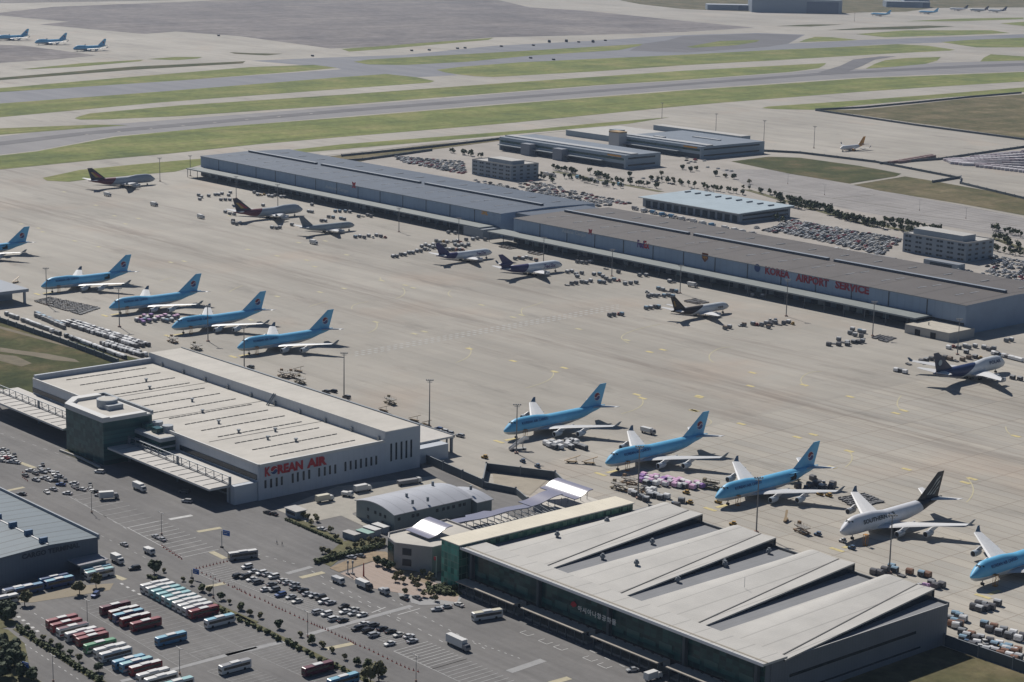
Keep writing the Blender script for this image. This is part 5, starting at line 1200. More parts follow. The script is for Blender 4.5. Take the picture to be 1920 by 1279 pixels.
for (a, b, c_, lab, rz) in [(1240, 665, 'black', 'black car at the kerb of the brick plaza', 0), (1475, 745, 'silver', 'silver car turned nose in beside the planted corner', 1.2), (1540, 725, 'silver', 'silver wagon second from the dock canopy corner', 1.2), (1635, 710, 'white', 'white car nearest the dock canopy corner', 0), (1330, 660, 'grey', 'grey car among the plaza trees', 0), (850, 365, 'silver', 'silver car under the plaza hedge', H90 * .2), (915, 355, 'grey', 'grey car under the plaza hedge, right one', H90 * .2), (635, 160, 'white', 'white car in the yard left of the arched shed', .2), (240, 40, 'black', 'black car on the road before the guard hut', .1), (285, 50, 'black', 'black car waiting by the guard hut', .1)]:
    p = z5(a, b, .8); car(p, rz, c_, lab, None)
z4 = Zm(0, 950, 3.8875)
for (a, b, c_, lab, rz, k) in [(1135, 215, 'silver', 'silver car left of a pair on the empty striped lot', 0, 'sedan'), (1180, 235, 'silver', 'silver car right of a pair on the empty striped lot', 0, 'sedan'), (905, 272, 'silver', 'silver car driving beside the slate warehouse', 0, 'sedan'), (980, 445, 'black', 'black pickup by the round bush at the coach park corner', H90 * .9, 'wagon')]:
    car(z4(a, b, .8), rz, c_, lab, None, k)
G2_ = 'cars crowded before the white terminal'
z6 = Zm(0, 640, 3.996)
for (a, b) in [(20, 808), (65, 850), (30, 850), (110, 850), (10, 890), (80, 900), (120, 905), (45, 870), (320, 920), (225, 965), (190, 1000), (265, 985), (270, 1035), (320, 975), (365, 965), (400, 985), (335, 1020), (365, 1035), (440, 1010), (410, 1040), (490, 1035), (455, 1070), (555, 1060), (555, 1085), (400, 1105), (350, 1125), (580, 1095), (615, 1105), (505, 1135), (675, 1070), (680, 1105), (715, 1125), (745, 1150), (160, 1140), (20, 835), (60, 820), (5, 870), (98, 875), (300, 945), (430, 985)]:
    c_ = rcol(); car(z6(a, b, .8), rc.uniform(-.5, .9) + rc.choice((0, math.pi)), c_, '%s car in the crowded lot opposite the white terminal' % c_, G2_)
for (a, b, c_, lab) in [(745, 975, 'white', 'white van leaving the glass tower drive'), (1400, 1195, 'silver', 'silver car in the shade before the left truck canopy'), (1380, 1125, 'grey', 'grey car deep in the shade of the truck canopy')]: car(z6(a, b, .8), .6, c_, lab, None, 'wagon')
z7 = Zm(0, 950, 3.8875)
z8 = Zm(880, 950, 3.8875)
car(z8(1190, 1185, .8), H90 * .8, 'silver', 'silver car backed into the shaded dock of the glazed terminal', None)
# buses
def bus_proto(col, top, two=None):
    L, W, H = 12.0, 2.5, 3.25
    pt = mat('coach_' + col, CCB[col], .35, spec=.5); tp = mat('coachroof_' + top, CCB[top], .45)
    mb = MB(); rings = []
    for x, s_, dz in ((-6, .9, .25), (-5.9, .97, .1), (-5.6, 1, 0), (5.7, 1, 0), (5.95, .97, .08), (6, .92, .2)):
        w_ = W / 2 * s_; rings.append([(x, -w_, .35), (x, -w_, 2.9), (x, -w_ * .86, H - dz), (x, w_ * .86, H - dz), (x, w_, 2.9), (x, w_, .35)])
    mb.loft(rings, pt)
    mb.add([(-5.6, -1.1, H + .01), (5.7, -1.1, H + .01), (5.7, 1.1, H + .01), (-5.6, 1.1, H + .01)], [(0, 1, 2, 3)], tp)
    if two: mb.box(-5.7, 5.8, -1.262, 1.262, .6, 1.25, mat('coach_' + two, CCB[two], .35))
    o = mb.build('coach')
    for s_ in (1, -1):
        g = MB(); y = s_ * 1.255; g.box(-5.2, 5.4, min(y, y - s_ * .05), max(y, y - s_ * .05) + .004, 1.55, 2.55, GLASS); g.build('side_windows', o)
    g = MB(); g.add([(-6.02, -1.05, 1.2), (-6.02, 1.05, 1.2), (-5.98, 1.0, 2.75), (-5.98, -1.0, 2.75)], [(0, 1, 2, 3)], GLASS); g.build('windscreen', o)
    g = MB(); g.box(-1.8, 1.8, -.95, .95, H, H + .22, mat('roof_unit_grey', (0.52, 0.52, 0.52), .6)); g.build('roof_unit', o)
    wheels(o, (-3.7, 3.2), 1.14, .5, .3)
    tag(o, None, 'bus'); return proto_done(o)
CCB = dict(red=(0.19, 0.014, 0.024), maroon=(0.095, 0.010, 0.030), white=(0.56, 0.56, 0.55), blue=(0.06, 0.19, 0.33), navy=(0.02, 0.06, 0.17), green=(0.05, 0.22, 0.10), teal=(0.22, 0.42, 0.44), grey=(0.22, 0.22, 0.23), sky=(0.16, 0.36, 0.47))
BP = {}
def bus(p, rz, col, top, label, group=None, two=None):
    k = (col, top, two)
    if k not in BP: BP[k] = bus_proto(*k)
    return put(BP[k], (p[0], p[1], .06), rz, label, group)
row = [((450, 812), 'red', 'red', None, 'topmost of the front coach row'), ((482, 842), 'red', 'red', None, 'second of the front coach row'), ((528, 872), 'white', 'maroon', 'red', 'third of the front coach row'), ((590, 905), 'white', 'white', None, 'fourth of the front coach row'), ((650, 918), 'red', 'red', None, 'fifth of the front coach row'), ((672, 942), 'red', 'red', None, 'sixth of the front coach row, left of the green one'),
       ((727, 990), 'green', 'green', 'white', 'only green one of the front coach row'), ((800, 1022), 'white', 'white', None, 'just right of the green coach'), ((842, 1052), 'white', 'white', 'grey', 'second right of the green coach'), ((938, 1108), 'blue', 'sky', None, 'left one of the blue pair'), ((992, 1125), 'sky', 'teal', 'white', 'right one of the blue pair'), ((1060, 1150), 'red', 'white', 'maroon', 'right of the blue pair'), ((1115, 1205), 'white', 'white', None, 'third from the bottom end'), ((1172, 1235), 'white', 'white', 'grey', 'second from the bottom end'), ((1290, 1272), 'white', 'teal', None, 'at the bottom edge of the picture')]
FR = 'coaches of the front row'
for (q, c_, t_, tw, lab) in row:
    bus(z4(q[0], q[1], 2.9), -H90 + math.pi, c_, t_, '%s coach, %s' % (c_, lab), FR, tw)
for (q, c_, t_, tw, lab) in [((838, 715), 'maroon', 'maroon', None, 'maroon coach, first of the five in the middle row'), ((903, 747), 'red', 'white', None, 'red coach with pale roof, second of the middle row'), ((935, 772), 'navy', 'sky', 'white', 'blue coach in the middle row of reds'), ((985, 800), 'red', 'white', None, 'red coach beside the blue one in the middle row'), ((1062, 833), 'red', 'red', None, 'red coach at the right end of the middle row')]:
    bus(z4(q[0], q[1], 2.9), H90, c_, t_, lab, 'coaches of the middle row', tw)
pos = [(1130 + 39 * i, 556 + 20.7 * i) for i in range(9)]
for i, q in enumerate(pos):
    bus(z4(q[0], q[1], 2.9), H90, ('white', 'teal')[i in (2, 3, 5)], ('white', 'teal')[i in (2, 3, 4)], '%s roofed coach packed in the back row by the hedge, %s' % (('white', 'teal')[i in (2, 3, 4)], ['first', 'second', 'third', 'fourth', 'fifth', 'sixth', 'seventh', 'eighth', 'ninth', 'tenth'][i] + ' from the round bush'), 'coaches of the back row')
bus(z4(1484, 744, 2.9), H90, 'red', 'red', 'red coach closing the packed back row by the hedge', 'coaches of the back row', 'maroon')
for q, c_, t_, lab, o_ in [((1600, 808), 'white', 'sky', 'white coach alone right of the back row', z4), ((1245, 938), 'blue', 'sky', 'single blue coach in the middle of the coach park', z4), ((1712, 1140), 'white', 'grey', 'white coach with dark windows in the lower lot', z4),
                      ((605, 1155), 'maroon', 'maroon', 'maroon coach parked by the lower hedge', z5), ((790, 1240), 'blue', 'sky', 'blue coach beside the hedge at the bottom edge', z5), ((60, 330), 'grey', 'white', 'grey coach with maroon front crossing near the blue sign', z5), ((130, 765), 'white', 'pearl', 'white coach half in the shade of the dock canopy', z8),
                      ((205, 580), 'navy', 'blue', 'blue coach in the shade of the slate warehouse, nearest', z4), ((130, 590), 'white', 'navy', 'white and red coach left in the shade of the slate warehouse', z4), ((430, 528), 'navy', 'sky', 'blue coach in the shade at the middle of the slate wall', z4), ((390, 510), 'blue', 'navy', 'second blue coach in the shade at the middle of the slate wall', z4), ((725, 465), 'white', 'teal', 'pale coach in the shade at the corner of the slate warehouse', z4), ((705, 445), 'grey', 'sky', 'grey coach behind the pale one at the slate corner', z4), ((20, 660), 'white', 'white', 'white coach cut by the left edge below the warehouse', z4)]:
    CCB['pearl'] = (0.55, 0.52, 0.42)
    bus(o_(q[0], q[1], 2.9), H90 if 'sign' not in lab and 'canopy' not in lab else H90 * .85, c_, t_, lab)
car(z4(695, 640, .8), 2.2, 'blue', 'dark blue van under the two round trees', None, 'wagon')
# trucks
def truck_proto(boxcol, cabcol, L=8.5, H=3.4):
    mb = MB(); mb.box(-L / 2, L / 2 - 2.2, -1.2, 1.2, 1.0, H, mat('truckbox_' + boxcol, CCB.get(boxcol, CC.get(boxcol)), .5)); mb.box(-L / 2, L / 2, -.5, .5, .6, 1.0, GEAR)
    o = mb.build('box_truck')
    c_ = MB(); x0, x1 = L / 2 - 1.95, L / 2; w_ = 1.15
    c_.loft([[(x0, -w_, .6), (x0, w_, .6), (x0, w_, 2.6), (x0, -w_, 2.6)], [(x1 - .5, -w_, .6), (x1 - .5, w_, .6), (x1 - .5, w_ * .95, 2.6), (x1 - .5, -w_ * .95, 2.6)], [(x1, -w_, .6), (x1, w_, .6), (x1 - .02, w_, 1.6), (x1 - .02, -w_, 1.6)]], mat('cab_' + cabcol, CCB.get(cabcol, CC.get(cabcol)), .35)); cab = c_.build('cab', o)
    g = MB(); g.add([(x1 - .01, -1, 1.62), (x1 - .01, 1, 1.62), (x1 - .46, .95, 2.5), (x1 - .46, -.95, 2.5)], [(0, 1, 2, 3)], GLASS); g.build('windscreen', cab)
    wheels(o, (-L / 2 + 1.3, L / 2 - 1.2), 1.02, .5, .3)
    tag(o, None, 'truck'); return proto_done(o)
TP = {}
def truck(p, rz, b, c_, label, group=None, L=8.5, H=3.4):
    k = (b, c_, L, H)
    if k not in TP: TP[k] = truck_proto(*k)
    return put(TP[k], (p[0], p[1], .06), rz, label, group, 'truck')
truck(z5(1630, 990, 2), -.02, 'white', 'grey', 'white box lorry with dark cab driving before the glazed terminal', None, 11.5, 3.9)
truck(z6(1045, 1085, 2), 0, 'white', 'white', 'white van truck on the road before the white terminal', None, 8.5)
truck(z6(815, 1150, 2), H90 * .75, 'white', 'grey', 'white roofed lorry at the end of the crowded car lot', None, 8.5, 3.6)
truck(z4(855, 375, 2), 0, 'white', 'white', 'white lorry at the corner of the slate warehouse', None, 7.0)
truck(z4(1088, 310, 2), 0, 'white', 'white', 'small white van on the road by the red cones', None, 5.6, 2.4)
truck(z5(755, 532, 1.5), 0, 'silver', 'white', 'small pale truck before the brick plaza, left one', None, 6.0, 2.4)
truck(z5(945, 560, 2), 0, 'white', 'black', 'white roofed dark lorry before the brick plaza', None, 8.5, 3.0)
truck(z5(1090, 610, 1.5), 0, 'silver', 'silver', 'small silver van before the brick plaza, right one', None, 4.6, 2.0)
truck(z8(1340, 1225, 2), H90, 'white', 'white', 'white van backed into the last shaded dock', None, 7)
z9 = Zm(440, 640, 3.996)
truck(z9(675, 1170, 2), H90 * .95, 'pearl', 'white', 'cream lorry beside the end wall of the white terminal', None, 8.5)
truck(z9(960, 1095, 2), H90 * .95, 'white', 'white', 'white roofed lorry farther along the end wall of the white terminal', None, 8.5)
truck(z9(845, 1140, 1.5), .5, 'white', 'white', 'small white van between the two lorries at the end wall', None, 5.2, 2.2)
truck(z9(1310, 1040, 2), H90 * .9, 'grey', 'white', 'long grey lorry in the shade behind the arched shed', None, 12, 2.4)
# ---- apron equipment prototypes
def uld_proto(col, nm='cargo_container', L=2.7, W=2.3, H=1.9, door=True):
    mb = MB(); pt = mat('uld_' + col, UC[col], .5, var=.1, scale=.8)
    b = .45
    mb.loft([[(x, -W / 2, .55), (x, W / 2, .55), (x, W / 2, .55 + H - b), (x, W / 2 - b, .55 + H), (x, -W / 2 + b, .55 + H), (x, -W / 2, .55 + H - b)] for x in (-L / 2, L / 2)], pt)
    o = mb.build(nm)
    sd = MB(); dk = mat('uld_side_shade', (0.075, 0.078, 0.085), .8)  # dark sheets over the sides, with the shade put into their colour
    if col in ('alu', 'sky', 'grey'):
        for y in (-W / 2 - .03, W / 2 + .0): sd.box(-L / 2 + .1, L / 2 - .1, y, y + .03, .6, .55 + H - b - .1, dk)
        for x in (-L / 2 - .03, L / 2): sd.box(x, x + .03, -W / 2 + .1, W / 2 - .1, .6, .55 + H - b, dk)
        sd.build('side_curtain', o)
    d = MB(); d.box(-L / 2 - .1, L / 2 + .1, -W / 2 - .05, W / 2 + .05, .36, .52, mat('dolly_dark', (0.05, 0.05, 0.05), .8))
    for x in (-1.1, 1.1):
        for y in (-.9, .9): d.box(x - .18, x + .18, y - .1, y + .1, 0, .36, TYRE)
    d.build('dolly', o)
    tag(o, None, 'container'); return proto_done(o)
UC = dict(alu=(0.46, 0.47, 0.48), white=(0.66, 0.66, 0.66), pink=(0.60, 0.36, 0.54), violet=(0.26, 0.13, 0.38), dark=(0.10, 0.10, 0.11), grey=(0.25, 0.26, 0.27), brown=(0.17, 0.125, 0.09), sky=(0.20, 0.31, 0.40), rust=(0.20, 0.10, 0.06))
UP = {}
ULDQ = []
def uld(p, rz, col, label, group, nm='cargo_container'):
    if p.y < 574.5 and p.x > -600: return
    ULDQ.append((p.length, p.copy(), rz, col, label, group))
def uld_real(p, rz, col, label, group, nm='cargo_container'):
    k = (col, nm)
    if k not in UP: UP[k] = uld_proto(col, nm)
    return put(UP[k], (p[0], p[1], .02), rz, label, group)
def dolly_proto(col):
    mb = MB(); m_ = mat('dolly_' + col, UC[col], .8)
    mb.box(-1.7, 1.7, -1.25, 1.25, .42, .55, m_)
    for i in range(5): mb.box(-1.6 + i * .75, -1.35 + i * .75, -1.2, 1.2, .56, .66, GEAR)
    for x in (-1.2, 1.2):
        for y in (-.95, .95): mb.box(x - .2, x + .2, y - .1, y + .1, 0, .42, TYRE)
    mb.bar((1.7, 0, .45), (3.0, 0, .3), .06, m_); mb.box(-1.7, -1.62, -1.2, 1.2, .55, .95, m_)
    return proto_done(tag(mb.build('cargo_dolly'), None, 'dolly'))
DP = {}
def dolly(p, rz, label, group, col='dark'):
    if p.y < 574.5 and p.x > -600: return
    if col not in DP: DP[col] = dolly_proto(col)
    return put(DP[col], (p[0], p[1], .02), rz, label, group)
def loader_proto(col):
    m_ = mat('loader_' + col, LC[col], .55)
    mb = MB(); mb.box(-4, 4, -1.7, -1.3, .5, .95, m_); mb.box(-4, 4, 1.3, 1.7, .5, .95, m_); mb.box(-4, -3.4, -1.3, 1.3, .5, .95, m_); mb.box(3.4, 4, -1.3, 1.3, .5, .95, m_)
    o = mb.build('cargo_loader')
    d = MB(); d.box(-3.6, 3.8, -1.5, 1.5, 2.6, 2.9, m_, mat('roller_grey', (0.22, 0.21, 0.19), .6))
    for y in (-1.5, 1.5): d.bar((-3.4, y, 3.8), (3.6, y, 3.8), .05, m_); [d.bar((x, y, 2.9), (x, y, 3.8), .05, m_) for x in (-3.4, -1, 1.3, 3.6)]
    d.build('platform', o)
    s_ = MB()
    for y in (-1.2, 1.2): s_.bar((-2.8, y, .95), (2.8, y, 2.6), .14, GEAR); s_.bar((2.8, y, .95), (-2.8, y, 2.6), .14, GEAR)
    s_.build('scissor_lift', o)
    c_ = MB(); c_.box(-4.6, -3.3, 1.0, 2.2, 1.8, 3.9, m_); c_.box(-4.63, -4.6, 1.1, 2.1, 2.6, 3.6, GLASS); c_.build('cab', o)
    wheels(o, (-2.8, 2.8), 1.5, .42, .3)
    return proto_done(tag(o, None, 'loader'))
LC = dict(yellow=(0.30, 0.18, 0.04), rust=(0.21, 0.125, 0.06), olive=(0.20, 0.16, 0.09))
LP = {}
def loader(p, rz, label, col='yellow', group='cargo loaders on the apron'):
    if col not in LP: LP[col] = loader_proto(col)
    return put(LP[col], (p[0], p[1], .02), rz, label, group)
def tug_proto(col):
    m_ = mat('tug_' + col, TC[col], .5); mb = MB()
    mb.loft([[(-1.6, -.8, .35), (-1.6, .8, .35), (-1.6, .75, .95), (-1.6, -.75, .95)], [(1.6, -.8, .35), (1.6, .8, .35), (1.6, .75, 1.05), (1.6, -.75, 1.05)]], m_)
    o = mb.build('tow_tractor'); c_ = MB(); c_.box(-.3, 1.1, -.7, .7, 1.0, 1.75, GLASS); c_.box(-.4, 1.2, -.75, .75, 1.75, 1.85, m_); c_.build('cab', o)
    wheels(o, (-1.05, 1.0), .72, .38, .22)
    return proto_done(tag(o, None, 'tractor'))
TC = dict(white=(0.55, 0.55, 0.54), yellow=(0.36, 0.22, 0.04), blue=(0.05, 0.10, 0.18), red=(0.25, 0.04, 0.03))
TU = {}
def tug(p, rz, label, col='white', group='tow tractors on the apron'):
    if col not in TU: TU[col] = tug_proto(col)
    return put(TU[col], (p[0], p[1], .02), rz, label, group)
def belt_proto():
    m_ = mat('belt_tan', (0.26, 0.18, 0.09), .6); mb = MB(); mb.box(-3, 2.2, -.8, .8, .45, .85, m_); o = mb.build('belt_loader')
    b = MB(); b.loft([[(-4, -.5, .9), (-4, .5, .9), (-4, .5, 1.15), (-4, -.5, 1.15)], [(3.6, -.5, 3.6), (3.6, .5, 3.6), (3.6, .5, 3.85), (3.6, -.5, 3.85)]], m_); b.build('conveyor', o)
    b = MB(); b.bar((1.5, 0, .8), (1.6, 0, 2.9), .12, GEAR); b.build('lift_arm', o); wheels(o, (-2, 1.3), .75, .36, .22)
    return proto_done(tag(o, None, 'belt loader'))
BLP = belt_proto()
# field of empty dollies left, with the people-mover rows
WL = lambda a, b, z=0: G(a, b, z)
def rect_fill(c0, c1, c2, c3, nx, ny, fn, keep=1.0, jit=.25, seed=1):
    r = random.Random(seed); k = 0
    for j in range(ny):
        for i in range(nx):
            if r.random() > keep: continue
            u = (i + .5) / nx; v = (j + .5) / ny
            p = c0.lerp(c1, u).lerp(c3.lerp(c2, u), v); p = p + Vector((r.uniform(-jit, jit), r.uniform(-jit, jit), 0)); fn(p, r, k); k += 1
GD = 'empty dark dollies in the square field'
rect_fill(G(62, 563), G(180, 590), G(142, 590), G(90, 572), 1, 1, lambda p, r, k: None)
c0, c1, c2, c3 = G(95, 559), G(187, 578), G(150, 591), G(66, 566)
rect_fill(c0, c1, c2, c3, 19, 8, lambda p, r, k: dolly(p, r.uniform(-.05, .05), 'empty dark dolly in the dense field below the second left freighter', GD, r.choice(('dark', 'dark', 'brown'))), .95, .3, 4)
GL = 'low dollies lined up in long rows on the left apron'
def lined(a, b, n_, label, group, cols, off=0, keep=.9, seed=3, what='mix', rz=0.0):
    r = random.Random(seed)
    for i in range(n_):
        if r.random() > keep: continue
        t = (i + .5) / n_; p = a.lerp(b, t) + Vector((r.uniform(-.4, .4), off + r.uniform(-.4, .4), 0)); c_ = r.choice(cols)
        if what == 'dolly' or (what == 'mix' and r.random() < .5): dolly(p, rz + r.uniform(-.1, .1), label % 'dark dolly', group, 'dark')
        else: uld(p, rz + r.uniform(-.1, .1), c_, label % (c_ + ' container'), group)
UCN = dict(alu='silver')
lined(G(66, 590), G(122, 615), 16, '%s in the short blue tinted row under the dolly field', 'row under the dolly field', ['sky', 'dark', 'grey'], 0, 1, 5, 'uld')
lined(G(66, 594), G(122, 618), 16, '%s in the short blue tinted row under the dolly field', 'row under the dolly field', ['dark', 'dark', 'grey'], 0, .9, 6, 'uld')
for k, (dy, sd) in enumerate(((0, 7), (3.6, 8), (7.2, 9))):
    lined(G(136, 605) + Vector((0, -dy, 0)), G(279, 650) + Vector((0, -dy, 0)), 36, '%s in the triple row leading to the high bay', 'triple row leading to the high bay', ['dark', 'dark', 'dark', 'white', 'alu', 'white'], 0, .92, sd, 'uld')
for k, (dy, sd) in enumerate(((0, 17), (3.4, 18))):
    lined(G(200, 645) + Vector((0, -dy, 0)), G(275, 668) + Vector((0, -dy, 0)), 20, '%s in the pale double row at the fence corner of the high bay', 'pale double row at the fence corner', ['grey', 'dark', 'white', 'alu'], 0, .95, sd, 'uld')
lined(G(10, 591), G(236, 674), 52, '%s in the single row along the dark fence', 'single row along the dark fence', ['white', 'alu', 'grey', 'white'], 0.0, .85, 12, 'uld')
# violet and white containers near the noses
z3 = Zm(880, 640, 3.996)
def cluster(zf, pts, cols, label, group, rz=0.0, seed=1, dens=1):
    r = random.Random(seed)
    for (a, b) in pts:
        p = zf(a, b, 1.2); c_ = r.choice(cols); q_ = r.random()
        if q_ < .07: tug(p, r.uniform(0, 6), 'small tow tractor among the ' + group, r.choice(('white', 'yellow', 'blue', 'red'))); continue
        if q_ < .13: dolly(p, rz + r.uniform(-.4, .4), 'empty dolly among the ' + group, 'single dollies among containers'); continue
        uld(p, rz + r.uniform(-.15, .15), c_, label % UCN.get(c_, c_), group)
cluster(z3, [(585, 745), (620, 755), (600, 775), (650, 770), (640, 790), (685, 790), (575, 760), (680, 760), (735, 745), (770, 745), (800, 750), (735, 775), (765, 790), (800, 775), (745, 760), (835, 785), (865, 795)], ['white', 'alu', 'white', 'grey'], '%s container in the group behind the freighter with stairs', 'containers behind the freighter with stairs', 0, 2)
vp = [(1300 + i * 34, 1015 + (i % 3) * 16 + i * 4) for i in range(14)] + [(1290 + i * 36, 1040 + (i % 2) * 14 + i * 3) for i in range(13)] + [(1310 + i * 30, 1000 + (i * 7) % 20 + i * 4) for i in range(12)]
cluster(z3, [(a, b) for a, b in vp if a < 1760], ['white', 'violet', 'pink', 'pink', 'white', 'alu'], '%s container in the wide crowd below the second near freighter', 'white and violet container crowd', 0, 3)
cluster(z3, [(1310, 1100), (1345, 1115), (1380, 1110), (1290, 1165), (1325, 1180), (1360, 1150), (1400, 1150), (1430, 1165), (1450, 1145), (1480, 1160), (1350, 1135), (1525, 1215), (1555, 1225), (1215, 1125), (1240, 1140), (1590, 1190)], ['grey', 'dark', 'alu', 'white'], '%s container in the loose group at the foot of the apron mast', 'containers at the foot of the apron mast', .3, 4)
cluster(Zm(60, 460, 5.647), [(1110, 790), (1140, 760), (1160, 800), (1190, 750), (1190, 790), (1220, 770), (1240, 800), (1270, 770), (1300, 790), (1330, 770), (1370, 760), (1390, 790), (1410, 745), (1430, 800), (1450, 760), (1480, 790), (1510, 760), (1540, 750), (1180, 820), (1260, 745)], ['white', 'pink', 'pink', 'sky', 'white', 'violet'], '%s container in the pink cluster between two left freighters', 'pink cluster between two left freighters', 0, 6)
z2b = Zm(1320, 800, 2.67)
cluster(z2b, [(545, 255), (575, 262), (560, 285), (600, 280), (620, 290), (645, 285), (530, 290), (510, 300), (590, 300), (640, 300), (470, 295)], ['dark', 'grey', 'dark', 'alu'], '%s container stacked at the tail of the third near freighter', 'containers at the tail of the third near freighter', 0, 7)
rect_fill(G(1575, 936), G(1625, 928), G(1658, 942), G(1600, 952), 8, 5, lambda p, r, k: dolly(p, r.uniform(-.1, .1), 'empty dark dolly in the field left of the white jumbo', 'dollies left of the white jumbo'), .95, .4, 9)
cluster(z2b, [(850, 725), (880, 730), (905, 715), (940, 700), (955, 715), (990, 735), (1030, 725), (1090, 735), (1120, 740)], ['rust', 'dark', 'white', 'sky', 'grey'], '%s container by the mast behind the shell roofs', 'containers by the mast behind the shell roofs', .2, 8)
cluster(z2b, [(1080, 795), (1110, 800), (1140, 780), (1160, 795), (1190, 790)], ['pink', 'grey', 'dark'], '%s container below the right edge freighter', 'containers below the right edge freighter', .2, 10)
cluster(z2b, [(1350, 900), (1375, 885), (1400, 890), (1380, 910), (1410, 905), (1470, 880), (1440, 900)], ['grey', 'dark', 'alu'], '%s container in the small group near the right edge', 'small group near the right edge', .2, 11)
zr = Zm(1300, 1040, 3.097)
pts = [(1490 + i * 26, 370 + (i % 3) * 16) for i in range(4)] + [(1500 + i * 24, 400 + (i % 2) * 10) for i in range(3)] + [(1520, 345), (1545, 355), (1570, 368)]
pts += [(1690 + i * 28, 400 + i * 9 + (i % 2) * 22) for i in range(9)] + [(1560 + i * 27, 445 + i * 9 + (i % 2) * 14) for i in range(13)] + [(1565 + i * 27, 485 + i * 9 + (i % 3) * 10) for i in range(13)] + [(1790 + i * 25, 540 + i * 8) for i in range(4)]
cluster(zr, pts, ['white', 'dark', 'grey', 'alu', 'rust', 'white', 'sky'], '%s container in the big crowd right of the shell roofed terminal', 'crowd right of the shell roofed terminal', .3, 13)
# far apron clutter, near the long sheds
zA = Zm(360, 270, 4.8); zB = Zm(720, 370, 4.8); zC = Zm(1120, 420, 4.8); zD = Zm(1500, 420, 4.264)
cluster(zA, [(60, 460), (85, 475), (70, 495), (150, 465), (210, 455), (240, 455), (270, 445), (330, 460), (345, 435), (300, 500), (340, 500), (260, 500), (420, 500), (560, 435), (590, 455), (300, 610), (340, 625), (380, 630), (370, 710), (400, 720), (430, 710), (370, 690), (720, 750), (760, 755), (790, 750), (900, 725), (1050, 605), (1080, 610), (640, 550), (1080, 545)], ['grey', 'dark', 'white', 'alu', 'white'], '%s container scattered on the apron before the blue shed', 'containers before the blue shed', .3, 14)
cluster(zA, [(620, 455), (650, 450), (690, 465), (720, 470), (745, 462), (800, 475), (830, 475), (1165, 690), (1200, 690), (1230, 655), (1270, 660), (1340, 670), (1370, 675), (1290, 605), (1330, 605), (1380, 605), (1420, 610), (1500, 650), (1540, 645), (1580, 640), (1610, 650), (1470, 835), (1510, 830), (1550, 840), (1590, 825), (1630, 835), (1660, 820), (1700, 830), (1740, 835)], ['sky', 'grey', 'white', 'dark', 'alu'], '%s container in the groups before the middle of the blue shed', 'containers before the middle of the blue shed', .1, 15)
rect_fill(zB(1030, 450), zB(1130, 425), zB(1230, 455), zB(1130, 470), 5, 4, lambda p, r, k: dolly(p, 0, 'brown dolly in the flat patch at the shed gap', 'brown dollies at the shed gap', 'brown'), .95, .4, 19)
rect_fill(zB(1290, 505), zB(1330, 475), zB(1470, 510), zB(1400, 525), 6, 3, lambda p, r, k: dolly(p, 0, 'brown dolly in the flat patch by the shed gap canopy', 'brown dollies at the shed gap', 'brown'), .95, .4, 20)
cluster(zB, [(80 + i * 36, 530 - i * 8 + (i % 2) * 8) for i in range(14)] + [(340 + i * 34, 440 - (i % 2) * 14) for i in range(6)] + [(470 + i * 32, 392 + (i % 2) * 8) for i in range(8)] + [(560 + i * 30, 468) for i in range(6)] + [(640 + i * 30, 425 + (i % 2) * 14) for i in range(5)], ['alu', 'white', 'grey', 'dark', 'white'], '%s container in the long line behind the violet tailed twin jet', 'line behind the violet tailed twin jet', -.1, 21)
cluster(zB, [(1180, 550), (1220, 545), (1250, 550), (1280, 540), (1320, 550), (1370, 565), (1740, 580), (1780, 585), (1820, 590), (1860, 580), (580, 315), (640, 320), (740, 380), (800, 375), (840, 370), (910, 380)], ['dark', 'grey', 'white', 'rust'], '%s container before the shed gap', 'containers before the shed gap', .1, 22)
cluster(zB, [(1650, 670), (1690, 665), (1730, 690), (1780, 680), (1650, 780), (1690, 775), (1730, 770), (1780, 760), (1820, 765), (1860, 750), (1890, 690), (1740, 710)], ['grey', 'alu', 'white', 'dark'], '%s container in front of the three engined freighter nose', 'containers by the three engined freighter', .1, 23)
cluster(zC, [(20, 450), (50, 470), (80, 490), (110, 510), (150, 500), (190, 505), (20, 520), (60, 525), (250, 535), (300, 530), (350, 525), (380, 460), (440, 460), (190, 430), (80, 395)], ['grey', 'alu', 'dark', 'sky'], '%s container right of the three engined freighter', 'containers right of the three engined freighter', .1, 24)
cluster(zC, [(460, 650), (490, 640), (530, 645), (560, 635), (600, 645), (640, 640), (680, 650), (550, 580), (590, 590), (630, 595), (670, 600), (710, 605), (450, 605), (440, 755), (480, 750), (520, 745), (550, 745), (110, 820), (150, 815), (190, 805), (220, 810), (690, 515), (650, 515)], ['alu', 'white', 'rust', 'dark', 'sky', 'grey'], '%s container around the tail of the brown twin jet', 'containers around the brown twin jet', -.1, 25)
cluster(zC, [(1400, 895), (1440, 900), (1480, 905), (1520, 890), (1560, 900), (1600, 885), (1640, 895), (1680, 890), (1560, 860), (1600, 860), (1720, 880), (1760, 890), (1540, 925), (1150, 935), (1190, 925), (1290, 905), (1320, 905), (1400, 640), (1440, 650), (1490, 645)], ['grey', 'alu', 'white', 'dark', 'brown'], '%s container in the heap at the mast right of the brown twin jet', 'heap right of the brown twin jet', .1, 26)
rect_fill(zC(770, 700), zC(880, 680), zC(1010, 710), zC(900, 725), 6, 3, lambda p, r, k: dolly(p, 0, 'brown dolly in the patch behind the brown twin jet', 'brown dollies behind the twin jet', 'brown'), .95, .4, 27)
rect_fill(zD(580, 915), zD(650, 895), zD(770, 915), zD(680, 950), 5, 4, lambda p, r, k: dolly(p, 0, 'dark dolly in the square patch by the mast before the lettering shed', 'dark dollies by the mast'), .95, .4, 28)
